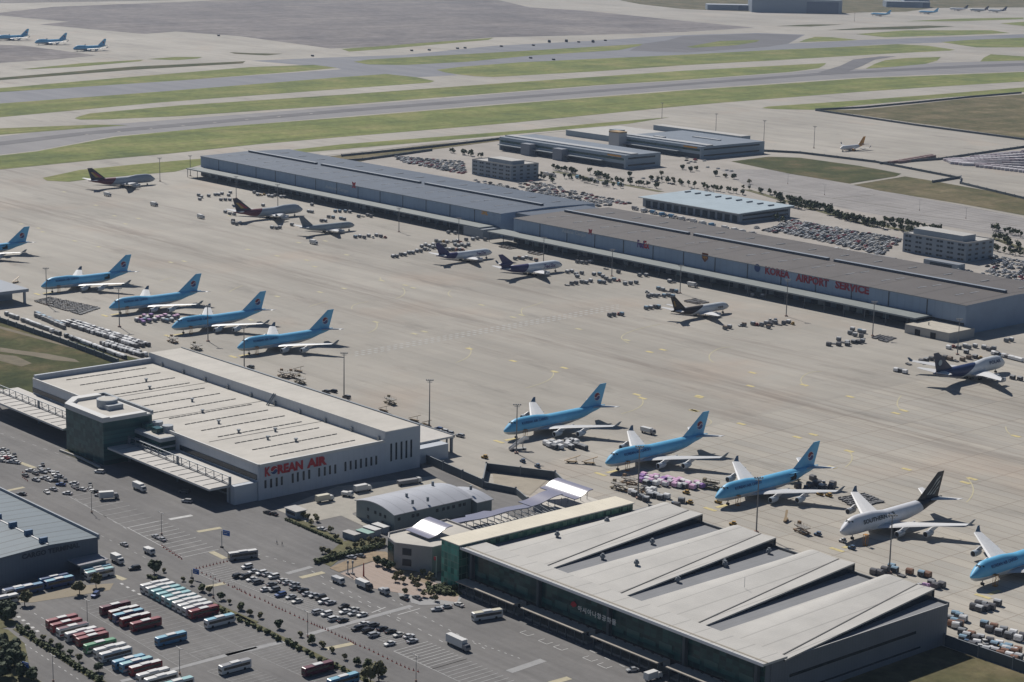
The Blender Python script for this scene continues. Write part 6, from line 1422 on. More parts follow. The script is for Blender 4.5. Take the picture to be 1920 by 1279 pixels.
cluster(zD, [(230, 960), (270, 945), (310, 920), (310, 960), (340, 935), (380, 945), (380, 960), (430, 940), (470, 940), (500, 935), (400, 870), (440, 885), (490, 895)], ['dark', 'grey', 'dark', 'alu'], '%s container in the flat heap before the lettering shed', 'flat heap before the lettering shed', .2, 29)
cluster(zD, [(420, 840), (480, 855), (510, 860)], ['sky', 'white'], '%s container at the top of the flat heap', 'flat heap before the lettering shed', .2, 30)
cluster(zD, [(970, 1095), (1010, 1085), (1050, 1075), (1110, 1060), (1160, 1065), (1200, 1075), (1250, 1085), (1300, 1080), (1350, 1065), (1400, 1060), (1440, 1065), (1190, 985), (1230, 975), (1270, 985), (1320, 975), (1350, 985), (1400, 975), (1470, 985), (1510, 1000), (1550, 995), (870, 1110), (1330, 1020)], ['dark', 'grey', 'white', 'brown', 'alu'], '%s container around the tail of the navy and white jumbo', 'containers around the navy and white jumbo', .1, 31)
cluster(zD, [(1550 + i * 27, 1030 + i * 7) for i in range(9)], ['white', 'dark', 'grey'], '%s container in the row right above the navy jumbo nose', 'row above the navy jumbo nose', 0, 32)
cluster(zD, [(770, 1165), (810, 1170), (840, 1180), (1760, 1235), (1650, 930), (1690, 925), (1700, 1225)], ['white', 'grey'], '%s container standing apart near the navy and white jumbo', 'single containers near the navy jumbo', 0, 33)
ULDQ.sort(key=lambda q: q[0])
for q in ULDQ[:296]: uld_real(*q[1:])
mb = MB()
for q in ULDQ[296:]:
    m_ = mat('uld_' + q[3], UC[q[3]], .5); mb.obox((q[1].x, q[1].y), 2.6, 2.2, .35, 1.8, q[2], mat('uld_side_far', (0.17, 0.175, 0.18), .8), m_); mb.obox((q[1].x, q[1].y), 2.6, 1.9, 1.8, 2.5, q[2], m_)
tag(mb.build('distant_containers'), 'mass of small cargo containers scattered before the far sheds', 'containers', None, 'stuff')
# trucks and tugs on the apron
for (a, b, zf, lab, rz) in [(80, 655, zA, 'white van truck alone left of the maroon tailed jumbo', 0), (1095, 885, zA, 'white van truck below the grey twin jet', 0), (520, 325, Zm(360, 270, 4.8), 'x', 0)][:2]:
    truck(zf(a, b, 1.5), rz, 'white', 'white', lab, None, 8.5)
truck(Zm(0, 0, 2.975)(860, 1140, 1.5), .1, 'white', 'grey', 'white truck alone on the apron left of the maroon jumbos', None, 8.5)
truck(Zm(0, 0, 2.975)(600, 1085, 1.5), .1, 'white', 'white', 'white truck under the wing of the farthest maroon tailed jumbo', None, 8.5)
truck(z3(1340, 670, 1.5), .1, 'white', 'grey', 'white topped truck between the first two near freighters', None, 8.5, 3.0)
truck(zC(860, 550, 1.5), .1, 'white', 'grey', 'white topped lorry at the dock of the brown roofed shed', None, 8.5)
for (a, b, zf, lab, col, rz) in [(115, 865, z3, 'yellow tow tractor left of the stairs truck', 'yellow', .3), (1625, 1130, z3, 'yellow tow tractor between the container crowds', 'yellow', .2), (1650, 1205, z3, 'yellow tow tractor below the container crowds', 'yellow', .2), (1865, 1200, z3, 'yellow tow tractor at the nose of the third near freighter', 'yellow', .1),
                     (145, 485, z2b, 'yellow tow tractor before the shell roofs', 'yellow', .5), (570, 537, z2b, 'dark tow tractor left of the white jumbo', 'blue', .2), (695, 570, z2b, 'white tow tractor at the nose of the white jumbo', 'white', .1), (740, 605, z2b, 'dark tow tractor in the nose shadow of the white jumbo', 'blue', .1), (580, 335, z2b, 'yellow tow tractor under the wing of the third near freighter', 'yellow', 0), (625, 342, z2b, 'second yellow tow tractor under the wing of the third near freighter', 'yellow', 0),
                     (400, 895, z3, 'dark tow tractor below the stairs truck', 'blue', -.2), (510, 932, z3, 'second dark tow tractor below the stairs truck', 'blue', -.2), (400, 540, z3, 'white tow tractor far side', 'white', 0), (870, 725, zB, 'white tow tractor', 'white', 0)]:
    if lab in ('white tow tractor', 'white tow tractor far side'): continue
    tug(zf(a, b, .8), rz, lab, col)
for (a, b, zf, lab, col, rz) in [(1810, 1085, z3, 'olive cargo loader at the right of the container crowd', 'olive', .3), (1200, 1055, z3, 'rusty cargo loader left of the apron mast', 'rust', .2), (1120, 1095, z3, 'dark rusty cargo loader at the left end of the mast group', 'olive', .1), (1240, 1120, z3, 'low cargo loader beside the mast foot', 'rust', .4),
                     (35, 300, z2b, 'olive cargo loader before the third near freighter', 'olive', .4), (490, 520, z2b, 'rusty cargo loader left of the white jumbo nose', 'rust', -.2), (440, 265, z2b, 'rusty cargo loader lifting to the open rear door', 'olive', 1.5),
                     (1490, 1010, Zm(60, 460, 5.647), 'orange cargo loader between the left freighters and the high bay', 'rust', 0), (1740, 1085, Zm(60, 460, 5.647), 'tan cargo loader behind the high bay edge', 'olive', .1), (380, 740, Zm(200, 460, 4), '', '', 0)][:9]:
    loader(zf(a, b, 1), rz, lab, col)
for (a, b, lab, col, rz) in [(370, 255, 'rusty cargo loader right behind the high bay roof', 'rust', .1), (490, 300, 'dark cargo loader below the rusty one behind the high bay', 'olive', -.1), (1165, 455, 'olive cargo loader alone right of the apron mast', 'olive', -.1), (440, 258, 'tan low cargo loader behind the high bay', 'rust', .1)]:
    loader(z9(a, b, 1), rz, lab, col)
for (a, b, lab, rz) in [(480, 215, 'belt loader behind the high bay roof', .2), (1350, 585, 'belt loader near the end of the high bay', .2), (1120, 512, 'belt loader beyond the olive cargo loader', .1), (1440, 620, 'belt loader at the foot of the second apron mast', -.1)]:
    put(BLP, z9(a, b, 1).to_tuple()[:2] + (.02,), rz, lab, 'belt loaders on the apron')
put(BLP, z3(905, 905, 1).to_tuple()[:2] + (.02,), .8, 'belt loader with raised arm below the container group', 'belt loaders on the apron')
put(BLP, z3(775, 895, 1).to_tuple()[:2] + (.02,), .9, 'smaller looking belt loader left of the raised one', 'belt loaders on the apron')
put(BLP, z2b(410, 460, 1).to_tuple()[:2] + (.02,), 2.2, 'tan belt loader raised before the third near freighter', 'belt loaders on the apron')
put(BLP, (G(30, 530).x, G(30, 530).y, .02), 2.0, 'belt loader left of the first full left freighter', 'belt loaders on the apron')
for (a, b, c_, lab) in [(1530, 655, 'blue', 'blue car behind the high bay end'), (1570, 670, 'white', 'white car first of the row at the end of the high bay'), (1610, 685, 'silver', 'silver car in the row at the end of the high bay'), (1690, 705, 'silver', 'silver car last of the row at the end of the high bay'), (685, 375, 'grey', 'grey car behind the middle of the high bay'), (740, 372, 'black', 'black car behind the middle of the high bay'), (840, 415, 'grey', 'grey van by the foot of the tall apron mast'), (120, 190, 'grey', 'grey car behind the left part of the high bay')]:
    car(z9(a, b, .8), .2, c_, lab, None, 'wagon')
# passenger stairs
st_ = empty('passenger_stairs', z3(300, 820, 0).to_tuple(), 1.25, 'mobile passenger stairs under the nose of the first near freighter', 'stairs')
mb = MB(); ns = 14
for i in range(ns): mb.box(i * .55, (i + 1) * .55, -1.0, 1.0, .5 + i * .33, .7 + i * .33, ALU)
mb.loft([[(0, y, .4), (ns * .55, y, ns * .33 + .4), (ns * .55 + 2, y, ns * .33 + .4), (ns * .55 + 2, y, ns * .33 + 1.7), (ns * .55, y, ns * .33 + 1.7), (0, y, 1.5)] for y in (-1.1, -1.0)], ALU); mb.loft([[(0, y, .4), (ns * .55, y, ns * .33 + .4), (ns * .55 + 2, y, ns * .33 + .4), (ns * .55 + 2, y, ns * .33 + 1.7), (ns * .55, y, ns * .33 + 1.7), (0, y, 1.5)] for y in (1.0, 1.1)], ALU)
mb.build('steps', st_); mb = MB(); mb.box(0, 8.5, -1.1, 1.1, .35, .9, GEAR); mb.bar((7, 0, .9), (7, 0, 4.6), .25, GEAR); mb.build('chassis', st_); wheels(st_, (1.5, 7), 1.0, .42, .3)
# crew under the noses: loaders stay, nose door stands
for x in (-1198, -1109.7, -1035, -964, -728.5, -656, -586, -514, -449):
    mb = MB(); y = 643
    for (dx, dy) in ((-.7, -.7), (.7, -.7), (.7, .7), (-.7, .7)): mb.bar((x + 3.5 + dx, y + dy, 0), (x + 3.5 + dx, y + dy, 4.6), .1, mat('stand_orange', (0.42, 0.20, 0.05), .6))
    mb.box(x + 2.6, x + 4.4, y - .9, y + .9, 4.6, 4.8, MATS['stand_orange']); mb.box(x + 2.8, x + 4.2, y - .7, y + .7, 0, .3, MATS['stand_orange'])
    mb.bar((x + 2.8, y - .8, .3), (x + 4.2, y + .8, 4.6), .08, MATS['stand_orange'])
    tag(mb.build('crew_access_stand'), 'orange access tower standing at a forward door of a near row freighter', 'access tower', 'access towers by the near freighters')
# ------------------------------------------------------------------ masts, lamps, signs
def mast_proto(h=24.0):
    mb = MB(); mb.cyl((0, 0), .34, 0, h, mat('mast_grey', (0.16, 0.165, 0.17), .5), 8, .2); mb.box(-.9, .9, -.9, .9, 0, .7, mat('mast_base', (0.30, 0.20, 0.16), .8))
    o = mb.build('light_mast'); hd = MB(); hd.box(-1.9, 1.9, -.18, .18, h - .3, h, GEAR); hd.box(-1.3, 1.3, -.15, .15, h - 1.1, h - .8, GEAR); hd.build('crossbar', o)
    for i in range(4): l = MB(); x = -1.6 + i * 1.07; l.box(x - .32, x + .32, -.5, .1, h, h + .45, mat('floodlight_grey', (0.24, 0.24, 0.24), .4)); l.build('floodlight', o)
    return proto_done(tag(o, None, 'light mast'))
MP = mast_proto()
for (a, b, lab, s_) in [(645, 745, 'tall floodlight mast behind the middle of the high bay', 1), (805, 800, 'tall floodlight mast behind the right end of the high bay', 1), (1418, 998.5, 'tall floodlight mast before the third near freighter', 1), (1667, 1075, 'tall floodlight mast before the white jumbo', 1), (224, 613, 'tall floodlight mast before the second left freighter', 1), (88, 572, 'tall floodlight mast before the leftmost whole freighter', 1), (968, 850, 'floodlight mast beside the passenger stairs', 1), (1196, 935, 'tall floodlight mast at the container crowd', 1), (458, 690, 'floodlight mast hidden behind the high bay roof', 1), (390, 640, 'floodlight mast before the third left freighter', .9),
                    (443, 372, 'floodlight mast behind the maroon tailed jumbo', .8), (521, 388, 'floodlight mast before the blue shed, second one', .8), (748, 435, 'floodlight mast before the blue shed near the brown patches', .8), (860, 455, 'floodlight mast behind the violet tailed twin jet', .8), (1019, 494, 'floodlight mast before the shed gap', .8), (1147, 518, 'floodlight mast right of the three engined freighter', .8), (1275, 550, 'floodlight mast behind the brown tailed twin jet', .8), (1474, 593, 'floodlight mast before the red lettering', 1), (1636, 630, 'floodlight mast before the right part of the lettering shed', .9), (1795, 665, 'floodlight mast behind the navy and white jumbo', .9), (300, 340, 'floodlight mast beside the farthest maroon tailed jumbo', .9), (357, 330, 'floodlight mast at the far end of the blue shed', .8),
                    (1342, 248, 'floodlight mast behind the courier depots', .9), (1432, 266, 'floodlight mast at the right end of the courier depots', 1), (1526, 278, 'floodlight mast left of the orange tailed aircraft', 1), (1241, 222, 'far floodlight mast beside the taxiway', .8), (1602, 40, 'very far floodlight mast by the big hangar', .8)]:
    p = G(a, b); o = put(MP, (p.x, p.y, .02), YAW, lab, 'apron floodlight masts'); o.scale = (1, 1, s_)
def lamp_proto(h=9.5):
    mb = MB(); mb.cyl((0, 0), .13, 0, h, mat('mast_grey', (0.16, 0.165, 0.17), .5), 6, .08); mb.cyl((0, 0), .4, 0, .8, MATS['mast_base'], 8); o = mb.build('street_lamp')
    l = MB(); l.bar((-1.5, 0, h), (1.5, 0, h), .06, GEAR); l.build('arm', o)
    for s_ in (1, -1): l = MB(); l.box(s_ * 1.5 - .45, s_ * 1.5 + .45, -.22, .22, h - .05, h + .15, mat('floodlight_grey', (0.24, 0.24, 0.24), .4)); l.build('lamp_head', o)
    return proto_done(tag(o, None, 'street lamp'))
SP_ = lamp_proto()
for (a, b, lab) in [(172, 962, 'lamp post beside the crowded car lot'), (303, 1003, 'lamp post on the empty striped lot'), (164, 1172, 'lamp post among the front coaches'), (400, 1122, 'lamp post by the back row of coaches'), (577, 1195, 'lamp post by the hedge of the striped lot'), (337, 1265, 'lamp post at the lower end of the front coach row'), (780, 1279, 'lamp post at the bottom edge'), (100, 1279, 'lamp post at the bottom left road'), (1115, 415, 'far yard lamp, first'), (1477, 345, 'far yard lamp, second'), (1546, 366, 'far yard lamp, third'), (1724, 395, 'far yard lamp, fourth'), (1811, 410, 'far yard lamp, fifth')]:
    p = G(a, b); put(SP_, (p.x, p.y, .05), 0, lab if 'yard' not in lab else 'thin lamp post in the wide empty yard right of the courier depot', 'street lamps' if 'yard' not in lab else 'lamp posts in the empty yard')
def sign_post(p, lab, w_=3.6, h_=2.2, H=6.0):
    S = empty('road_sign', (p.x, p.y, .05), .3, lab, 'road sign'); mb = MB(); mb.cyl((0, 0), .14, 0, H + h_ * .6, STEEL, 8); mb.box(-.6, .6, -.4, .4, 0, .5, DARK); mb.bar((0, 0, H + h_ * .5), (.8, 0, H + h_ * .5), .08, STEEL); mb.build('post', S)
    mb = MB(); mb.box(.6, .6 + w_, -.08, .08, H - h_ / 2 + .6, H + h_ / 2 + .6, mat('sign_blue', (0.015, 0.10, 0.36), .5)); mb.build('sign_board', S)
    mb = MB(); mb.box(.9, .3 + w_, -.11, -.09, H + 1.0, H + 1.15, WHL); mb.box(1.2, w_ - .6, -.11, -.09, H + .2, H + .5, WHL); mb.build('sign_arrow', S)
sign_post(G(416, 1027), 'blue direction sign on a post beside the grey coach')
sign_post(G(360, 1085), 'small blue direction sign above the back row of coaches', 3.0, 2.0, 2.6)
sign_post(G(40, 1270), 'blue direction sign behind the trees at the bottom left', 3.0, 2.0, 4.2)
# flag pole with red banner
S = empty('flag_pole', z5(1468, 515).to_tuple(), 0, 'white pole with a red flag before the glass wing', 'flag pole')
mb = MB(); mb.cyl((0, 0), .12, 0, 8.5, WHL, 6); mb.build('pole', S); mb = MB(); mb.loft([[(-1.9, .3, 6.6), (-1.9, .3, 8.0), (-1.85, .3, 8.0), (-1.85, .3, 6.6)], [(-.9, -.1, 6.7), (-.9, -.1, 8.2), (-.88, -.05, 8.2), (-.88, -.05, 6.7)], [(0, 0, 6.8), (0, 0, 8.3), (0, .05, 8.3), (0, .05, 6.8)]], REDL); mb.build('flag', S)
S = z5(940, 510); mb = MB(); mb.cyl((0, 0), .35, 0, 5.5, mat('pylon_red', (0.25, 0.03, 0.03), .6), 8, .2); o = mb.build('totem_pillar'); o.location = S; tag(o, 'slim dark red pillar on the brick plaza', 'pillar')
for i, (a, b) in enumerate([(825, 495), (860, 495)]):
    mb = MB(); mb.cyl((0, 0), .2, 0, 5.5, STEEL, 6); mb.box(-.8, .8, -.5, .5, 0, .7, mat('plinth_grey', (0.25, 0.25, 0.25), .8)); mb.box(-.3, .3, -.3, .3, 4.6, 5.6, STEEL); o = mb.build('monument_post'); o.location = z5(a, b); tag(o, ('left', 'right')[i] + ' post of the steel monument pair on the plaza corner', 'post')
# ------------------------------------------------------------------ traffic cones
def cone_proto():
    mb = MB(); mb.cyl((0, 0), .22, .04, .85, mat('cone_red', (0.30, 0.04, 0.02), .6), 8, .05); mb.box(-.28, .28, -.28, .28, 0, .05, MATS['cone_red']); mb.cyl((0, 0), .17, .45, .6, WHL, 8, .14)
    return proto_done(tag(mb.build('traffic_cone'), None, 'traffic cone'))
CP = cone_proto(); CP.scale = (1.15, 1.15, 1.1)
path = [(0, 588), (110, 645), (220, 690), (300, 735), (370, 765), (470, 812), (560, 855), (620, 880), (680, 905), (760, 945), (830, 975), (880, 1005), (980, 1045), (1080, 1095), (1180, 1145), (1270, 1185), (1370, 1215)]
k = 0
for (a, b), (c_, d) in zip(path[:-1], path[1:]):
    for i in range(3): t = i / 3; p = z5(a + (c_ - a) * t, b + (d - b) * t); put(CP, (p.x, p.y, .06), 0, 'red traffic cone in the long line beside the striped car lot', 'traffic cones beside the striped lot'); k += 1
for i in range(14): p = z4(1180 + i * 11, 285 + i * 7 + (i % 2) * 8); put(CP, (p.x, p.y, .06), 0, 'red traffic cone in the short line by the empty striped lot', 'traffic cones by the empty striped lot')
for i in range(10): p = z4(1430 + i * 25, 455 - i * 6); put(CP, (p.x, p.y, .06), 0, 'red traffic cone in the curved line at the grey coach', 'traffic cones at the grey coach')
for i in range(14): p = z4(1440 + i * 32, 470 + i * 15); put(CP, (p.x, p.y, .06), 0, 'red traffic cone in the line above the back row hedge', 'traffic cones above the back row hedge')
for i in range(8): p = z6(170 + (i % 4) * 12, 985 + i * 9); put(CP, (p.x, p.y, .06), 0, 'red traffic cone at the left crowded lot', 'traffic cones at the crowded lot')
# people: two tiny walkers in the middle of the road
def person(p, rz, shirt, label):
    me = bpy.data.meshes.new('person'); V = [(0, 0, .95), (0, 0, 1.2), (0, 0, 1.42), (0, 0, 1.52), (0, 0, 1.68), (.1, .1, .9), (.28, .1, .5), (.2, .1, .06), (.34, .1, .03), (-.1, -.1, .9), (-.05, -.1, .5), (-.32, -.1, .1), (-.2, -.1, .03), (0, .2, 1.4), (-.08, .27, 1.12), (.1, .27, .9), (0, -.2, 1.4), (.08, -.27, 1.12), (.25, -.26, .92)]
    Eg = [(0, 1), (1, 2), (2, 3), (3, 4), (0, 5), (5, 6), (6, 7), (7, 8), (0, 9), (9, 10), (10, 11), (11, 12), (2, 13), (13, 14), (14, 15), (2, 16), (16, 17), (17, 18)]
    me.from_pydata(V, Eg, []); o = bpy.data.objects.new('person', me); COL.objects.link(o)
    sk = o.modifiers.new('s', 'SKIN'); R2 = [.15, .15, .17, .06, .11, .10, .07, .05, .04, .10, .07, .05, .04, .07, .05, .04, .07, .05, .04]
    for v, r in zip(me.skin_vertices[0].data, R2): v.radius = (r, r)
    me.skin_vertices[0].data[0].use_root = True
    n = newmat('clothes_' + shirt[0], .8); tc = n.new('ShaderNodeTexCoord'); s_ = n.new('ShaderNodeSeparateXYZ'); n.l(tc.outputs['Object'], s_.inputs[0])
    c_ = n.mix(n.math('LESS_THAN', s_.outputs['Z'], .95), shirt[1], (0.02, 0.02, 0.03)); c_ = n.mix(n.math('GREATER_THAN', s_.outputs['Z'], 1.48), c_, (0.30, 0.17, 0.11)); c_ = n.mix(n.math('GREATER_THAN', s_.outputs['Z'], 1.70), c_, (0.015, 0.012, 0.01)); n.l(c_, n.b.inputs['Base Color'])
    me.materials.append(n.m); su = o.modifiers.new('u', 'SUBSURF'); su.levels = 1; su.render_levels = 1
    o.location = (p.x, p.y, .06); o.rotation_euler = (0, 0, rz); tag(o, label, 'person'); return o
person(G(519, 1020), .5, ('white', (0.45, 0.45, 0.44)), 'person in a pale shirt walking across the wide asphalt road')
person(G(529, 1023), .7, ('dark', (0.05, 0.05, 0.06)), 'person in dark clothes walking beside the pale shirted one')
# ------------------------------------------------------------------ painted bays
WHB = mat('marking_coach_worn', (0.28, 0.28, 0.275), .85, var=.2, scale=.5)
def stalls(name, a, b, n_, depth, mt=WHF, wd=.28, ends=True):
    """n_ stall lines between ground points a and b, each running depth metres along +y"""
    a = Vector(a[:2]); b = Vector(b[:2]); s_ = [(a.lerp(b, i / n_), a.lerp(b, i / n_) + Vector((0, depth))) for i in range(n_ + 1)]
    if ends: s_.append((a, b))
    lines(name, s_, wd, .10, WHB if name == 'coach_bays' else mt)
# striped car lot (two facing rows) and its continuation to the right
p0, p1 = z5(15, 470), z5(1660, 1130)
y0 = G(445, 1085).y
A0 = z5(40, 430); A1 = z5(1400, 960); B0 = z5(-60, 470); B1 = z5(1440, 1190)
stalls('parking_bays', z5(-30, 540), z5(860, 900), 42, 8.6, WHF, .22)
stalls('parking_bays', z5(870, 900), z5(1150, 1010), 12, 8.6, WHF, .22)
stalls('parking_bays', z5(1160, 1055), z5(1440, 1185), 9, 15.5, WHT, .26)
stalls('parking_bays', z5(1440, 1185), z5(1900, 1400), 12, 15.5, WHF, .26)
stalls('parking_bays', z4(930, 155), z4(1330, 372), 10, 17.0, WHT, .3)
stalls('parking_bays', G(118, 925), G(236, 990), 9, 16.0, WHF, .28)
stalls('parking_bays', z4(1420, 480), z4(1620, 570), 8, 14, WHF, .25)
# coach bays
stalls('coach_bays', z4(300, 860), z4(850, 1235), 24, 12.5, WHF, .24)
stalls('coach_bays', z4(590, 740), z4(1330, 1180), 21, 24.0, WHF, .24)
stalls('coach_bays', z4(1350, 1060), z4(1480, 1130), 5, 12.5, WHF, .24)
stalls('coach_bays', z4(1440, 860), z4(1860, 1080), 12, 12.5, WHF, .24)
stalls('coach_bays', z5(100, 1060), z5(700, 1330), 20, 13, WHF, .24)
stalls('coach_bays', z5(-200, 1200), z5(500, 1500), 20, 13, WHF, .24)
# walkways, hatchings and arrows
def patch(name, pts, mt, z=.09): flat(name, pts, z, mt)
def strip_y(px_, py_, dx, dy, mt, nm='walkway'):
    p = G(px_, py_); flat(nm, [(p.x - dx / 2, p.y - dy / 2), (p.x + dx / 2, p.y - dy / 2), (p.x + dx / 2, p.y + dy / 2), (p.x - dx / 2, p.y + dy / 2)], .11, mt)
WALK = mat('walkway_grey', (0.29, 0.29, 0.29), .9, var=.08, scale=.4)
for (a, b, c_, d) in [((-60, 1085), (380, 980), 0, 0), ((530, 935), (1290, 725), 0, 0), ((380, 490), (560, 440), 0, 0)]:
    P0 = z5(*a); P1 = z5(*b); lines('walkway', [(P0, P1)], 2.6, .11, WALK)
P0 = z5(440, 1320); lines('walkway', [(z8(290, 1205), z8(540, 1120))], 3.4, .11, WALK)
lines('walkway', [(z4(1260, 1190), z4(1866, 1025)), (z4(880, 1275), z4(1260, 1190))], 2.2, .11, WALK)
CREAM = mat('hatch_cream', (0.40, 0.36, 0.25), .85, var=.1, scale=.5)
for a, b in [((1440, 185), (1610, 155)), ((1540, 330), (1640, 380)), ((830, 505), (910, 535)), ((1490, 590), (1640, 560))]: lines('hatching', [(z4(*a), z4(*b))], 2.6, .12, CREAM)
for a, b in [((480, 520), (650, 480)), ((660, 1040), (860, 1000))]: lines('hatching', [(z5(*a), z5(*b))], 2.8, .12, CREAM)
lines('hatching', [(z8(590, 1290), z8(730, 1250))], 3, .12, CREAM); lines('hatching', [(z6(150, 910), z6(260, 950)), (z6(60, 1120), z6(180, 1095))], 2.4, .12, CREAM)
lines('hatching', [(z4(1235, 95), z4(1400, 65))], 2.4, .12, WHT)
lines('hatching', [(z5(1190, 790), z5(1350, 745)), (z5(1000, 775), z5(1100, 735))], .5, .12, WHT)
# lane dashes on the roads
def dashes(a, b, n_, wd=.3, fr=.35, mt=WHT):
    lines('lane_dashes', [(a.lerp(b, i / n_), a.lerp(b, (i + fr) / n_)) for i in range(n_)], wd, .10, mt)
dashes(z5(560, 470), z5(1650, 1060), 15); dashes(z5(640, 560), z5(1250, 860), 9)
dashes(z5(1150, 680), z5(1866, 1060), 12); dashes(G(0, 812), G(190, 880), 9, mt=WHF); dashes(G(90, 905), G(250, 1000), 9, mt=WHF); dashes(G(190, 1005), G(300, 1060), 7, mt=WHF)
dashes(z4(20, 900), z4(600, 1279), 14); dashes(z4(130, 800), z4(300, 930), 5, 1.2, .4); dashes(z4(200, 750), z4(560, 960), 7, .3); dashes(z4(880, 560), z4(1050, 660), 4, 1.0, .4)
dashes(G(1000, 1170), G(1190, 1260), 7, .3); dashes(z5(100, 330), z5(480, 430), 6, .3)
dashes(z8(20, 980), z8(400, 1120), 8, .3)
for (a, b) in [((410, 925), (470, 955)), ((545, 985), (620, 1010)), ((655, 1030), (720, 1055)), ((870, 1110), (930, 1135)), ((975, 1160), (1040, 1185))]:
    P0 = z8(*a); lines('dock_mark', [(P0 + Vector((-2, -1, 0)), P0 + Vector((2.5, -1, 0))), (P0 + Vector((-2, -1, 0)), P0 + Vector((-2, 2, 0))), (P0 + Vector((2.5, -1, 0)), P0 + Vector((2.5, 2, 0)))], .3, .10, WHT)
# brick plaza
BRK = mat('plaza_brick', (0.33, 0.265, 0.225), .9, var=.1, scale=.4, stretch=(.3, 3, 1))
flat('plaza', [z5(*q) for q in [(770, 490), (1020, 400), (1130, 430), (1330, 530), (1480, 560), (1640, 640), (1620, 700), (1420, 670), (1250, 640), (1020, 600), (880, 540)]], .14, BRK)
flat('planting_soil', [z5(*q) for q in [(690, 450), (800, 400), (990, 330), (1100, 330), (1330, 480), (1480, 530), (1380, 560), (1130, 440), (1000, 400), (760, 480)]], .18, mat('soil_tan', (0.26, 0.20, 0.135), .95, var=.2, scale=.3))
flat('plaza', [z5(*q) for q in [(1180, 600), (1400, 640), (1660, 660), (1620, 715), (1350, 720), (1210, 680)]], .13, WALK)
flat('yard_concrete', [z5(*q) for q in [(760, 60), (560, 0), (880, -110), (1160, -180), (1200, -120), (860, -20), (860, 60), (1130, 190), (1060, 200)]], .13, mat('yard_light', (0.33, 0.31, 0.27), .9, var=.1, scale=.2))
flat('yard_concrete', [(-713, 520), (-700, 478), (-676, 478), (-676, 560), (-700, 565)], .12, MATS['yard_light'])
flat('pit_floor', [(-690, 592), (-671, 577), (-650, 580), (-663, 602)], .12, mat('pit_sand', (0.31, 0.275, 0.22), .9, var=.1, scale=.2))
flat('paving_tan', [z4(*q) for q in [(90, 700), (320, 640), (560, 580), (830, 560), (800, 610), (560, 650), (240, 700)]], .10, mat('tan_paving', (0.24, 0.205, 0.15), .9, var=.12, scale=.6, stretch=(6, .5, 1)))
# planted strips (soil and ground cover)
def strip(a, b, w_, nm='planted_strip', mt=None): lines(nm, [(a, b)], w_, .20, mt or mat('verge_green', (0.105, 0.100, 0.045), .95, var=.25, scale=.4))
strip(z4(1090, 510), z4(1866, 850), 2.6); strip(z5(0, 790), z5(1000, 1290), 2.6)
strip(z4(120, 890), z4(750, 1290), 3.0); strip(z4(-60, 800), z4(60, 880), 9)
flat('planted_strip', [z4(*q) for q in [(-40, 880), (60, 900), (180, 1000), (230, 1230), (330, 1300), (-40, 1300)]], .14, MATS['verge_green'])
flat('planted_strip', [z5(*q) for q in [(600, 395), (700, 440), (760, 390), (960, 330), (1100, 290), (1100, 250), (920, 230), (780, 260), (700, 330)]], .16, MATS['verge_green'])
flat('planted_strip', [z5(*q) for q in [(365, 100), (420, 120), (700, 230), (800, 280), (790, 240), (560, 130), (440, 80)]], .16, MATS['verge_green'])
flat('planted_strip', [z5(*q) for q in [(1370, 620), (1440, 580), (1600, 560), (1660, 640), (1600, 660), (1480, 640)]], .2, MATS['verge_green'])
flat('kerb_bed', [z6(*q) for q in [(450, 830), (620, 900), (760, 975), (740, 940), (640, 860), (540, 800)]], .2, MATS['verge_green'])
mb = MB(); P = [z6(450, 825), z6(600, 880), z6(750, 955)]
for a, b in zip(P[:-1], P[1:]): d = b - a; mb.obox(((a + b) / 2).to_tuple(), d.length, .9, 0, 1.0, math.atan2(d.y, d.x), mat('planter_concrete', (0.36, 0.35, 0.33), .85, var=.1, scale=.4))
tag(mb.build('planter_wall'), 'low concrete planter wall at the foot of the glass tower', 'planter')
# ------------------------------------------------------------------ trees
LEAF = [mat('leaf_a', (0.062, 0.080, 0.026), .8, var=.35, scale=1.3), mat('leaf_b', (0.105, 0.100, 0.040), .8, var=.35, scale=1.3), mat('leaf_dark', (0.042, 0.062, 0.028), .8, var=.35, scale=1.0), mat('leaf_olive', (0.135, 0.125, 0.055), .8, var=.3, scale=1.3)]
BARK = mat('bark', (0.085, 0.065, 0.045), .9)
def tree_proto(h, r, leaf, n_=230, seed=1, name='broadleaf_tree', trunk=.35, leafs=.42):
    rr = random.Random(seed); mb = MB()
    mb.bar((0, 0, 0), (0, 0, h * .62), .05 * h ** .8, BARK, 6, .02 * h)
    for i in range(5):
        a = rr.uniform(0, 6.28); z = h * rr.uniform(trunk, .6); mb.bar((0, 0, z), (math.cos(a) * r * .6, math.sin(a) * r * .6, z + h * .22), .02 * h, BARK, 5, .008 * h)
    o = mb.build(name); c_ = MB()
    cl = [(rr.uniform(-.55, .55) * r, rr.uniform(-.55, .55) * r, h * (trunk + (1 - trunk) * rr.uniform(.25, .8)), r * rr.uniform(.35, .62)) for _ in range(9)]
    for i in range(n_):
        cx, cy, cz, cr_ = rr.choice(cl); v = Vector((rr.gauss(0, 1), rr.gauss(0, 1), rr.gauss(0, 1))).normalized() * cr_ * rr.uniform(.6, 1.05)
        p = Vector((cx, cy, cz)) + v; nrm = (v.normalized() + Vector((rr.uniform(-.5, .5), rr.uniform(-.5, .5), rr.uniform(-.2, .6)))).normalized()
        u = nrm.orthogonal().normalized(); w_ = nrm.cross(u); s_ = leafs * rr.uniform(.6, 1.3)
        c_.add([p - u * s_ - w_ * s_ * .6, p + u * s_ * .8 - w_ * s_, p + u * s_ + w_ * s_ * .7, p - u * s_ * .7 + w_ * s_], [(0, 1, 2, 3)], leaf)
    c_.build('crown', o); return proto_done(tag(o, None, 'tree'))
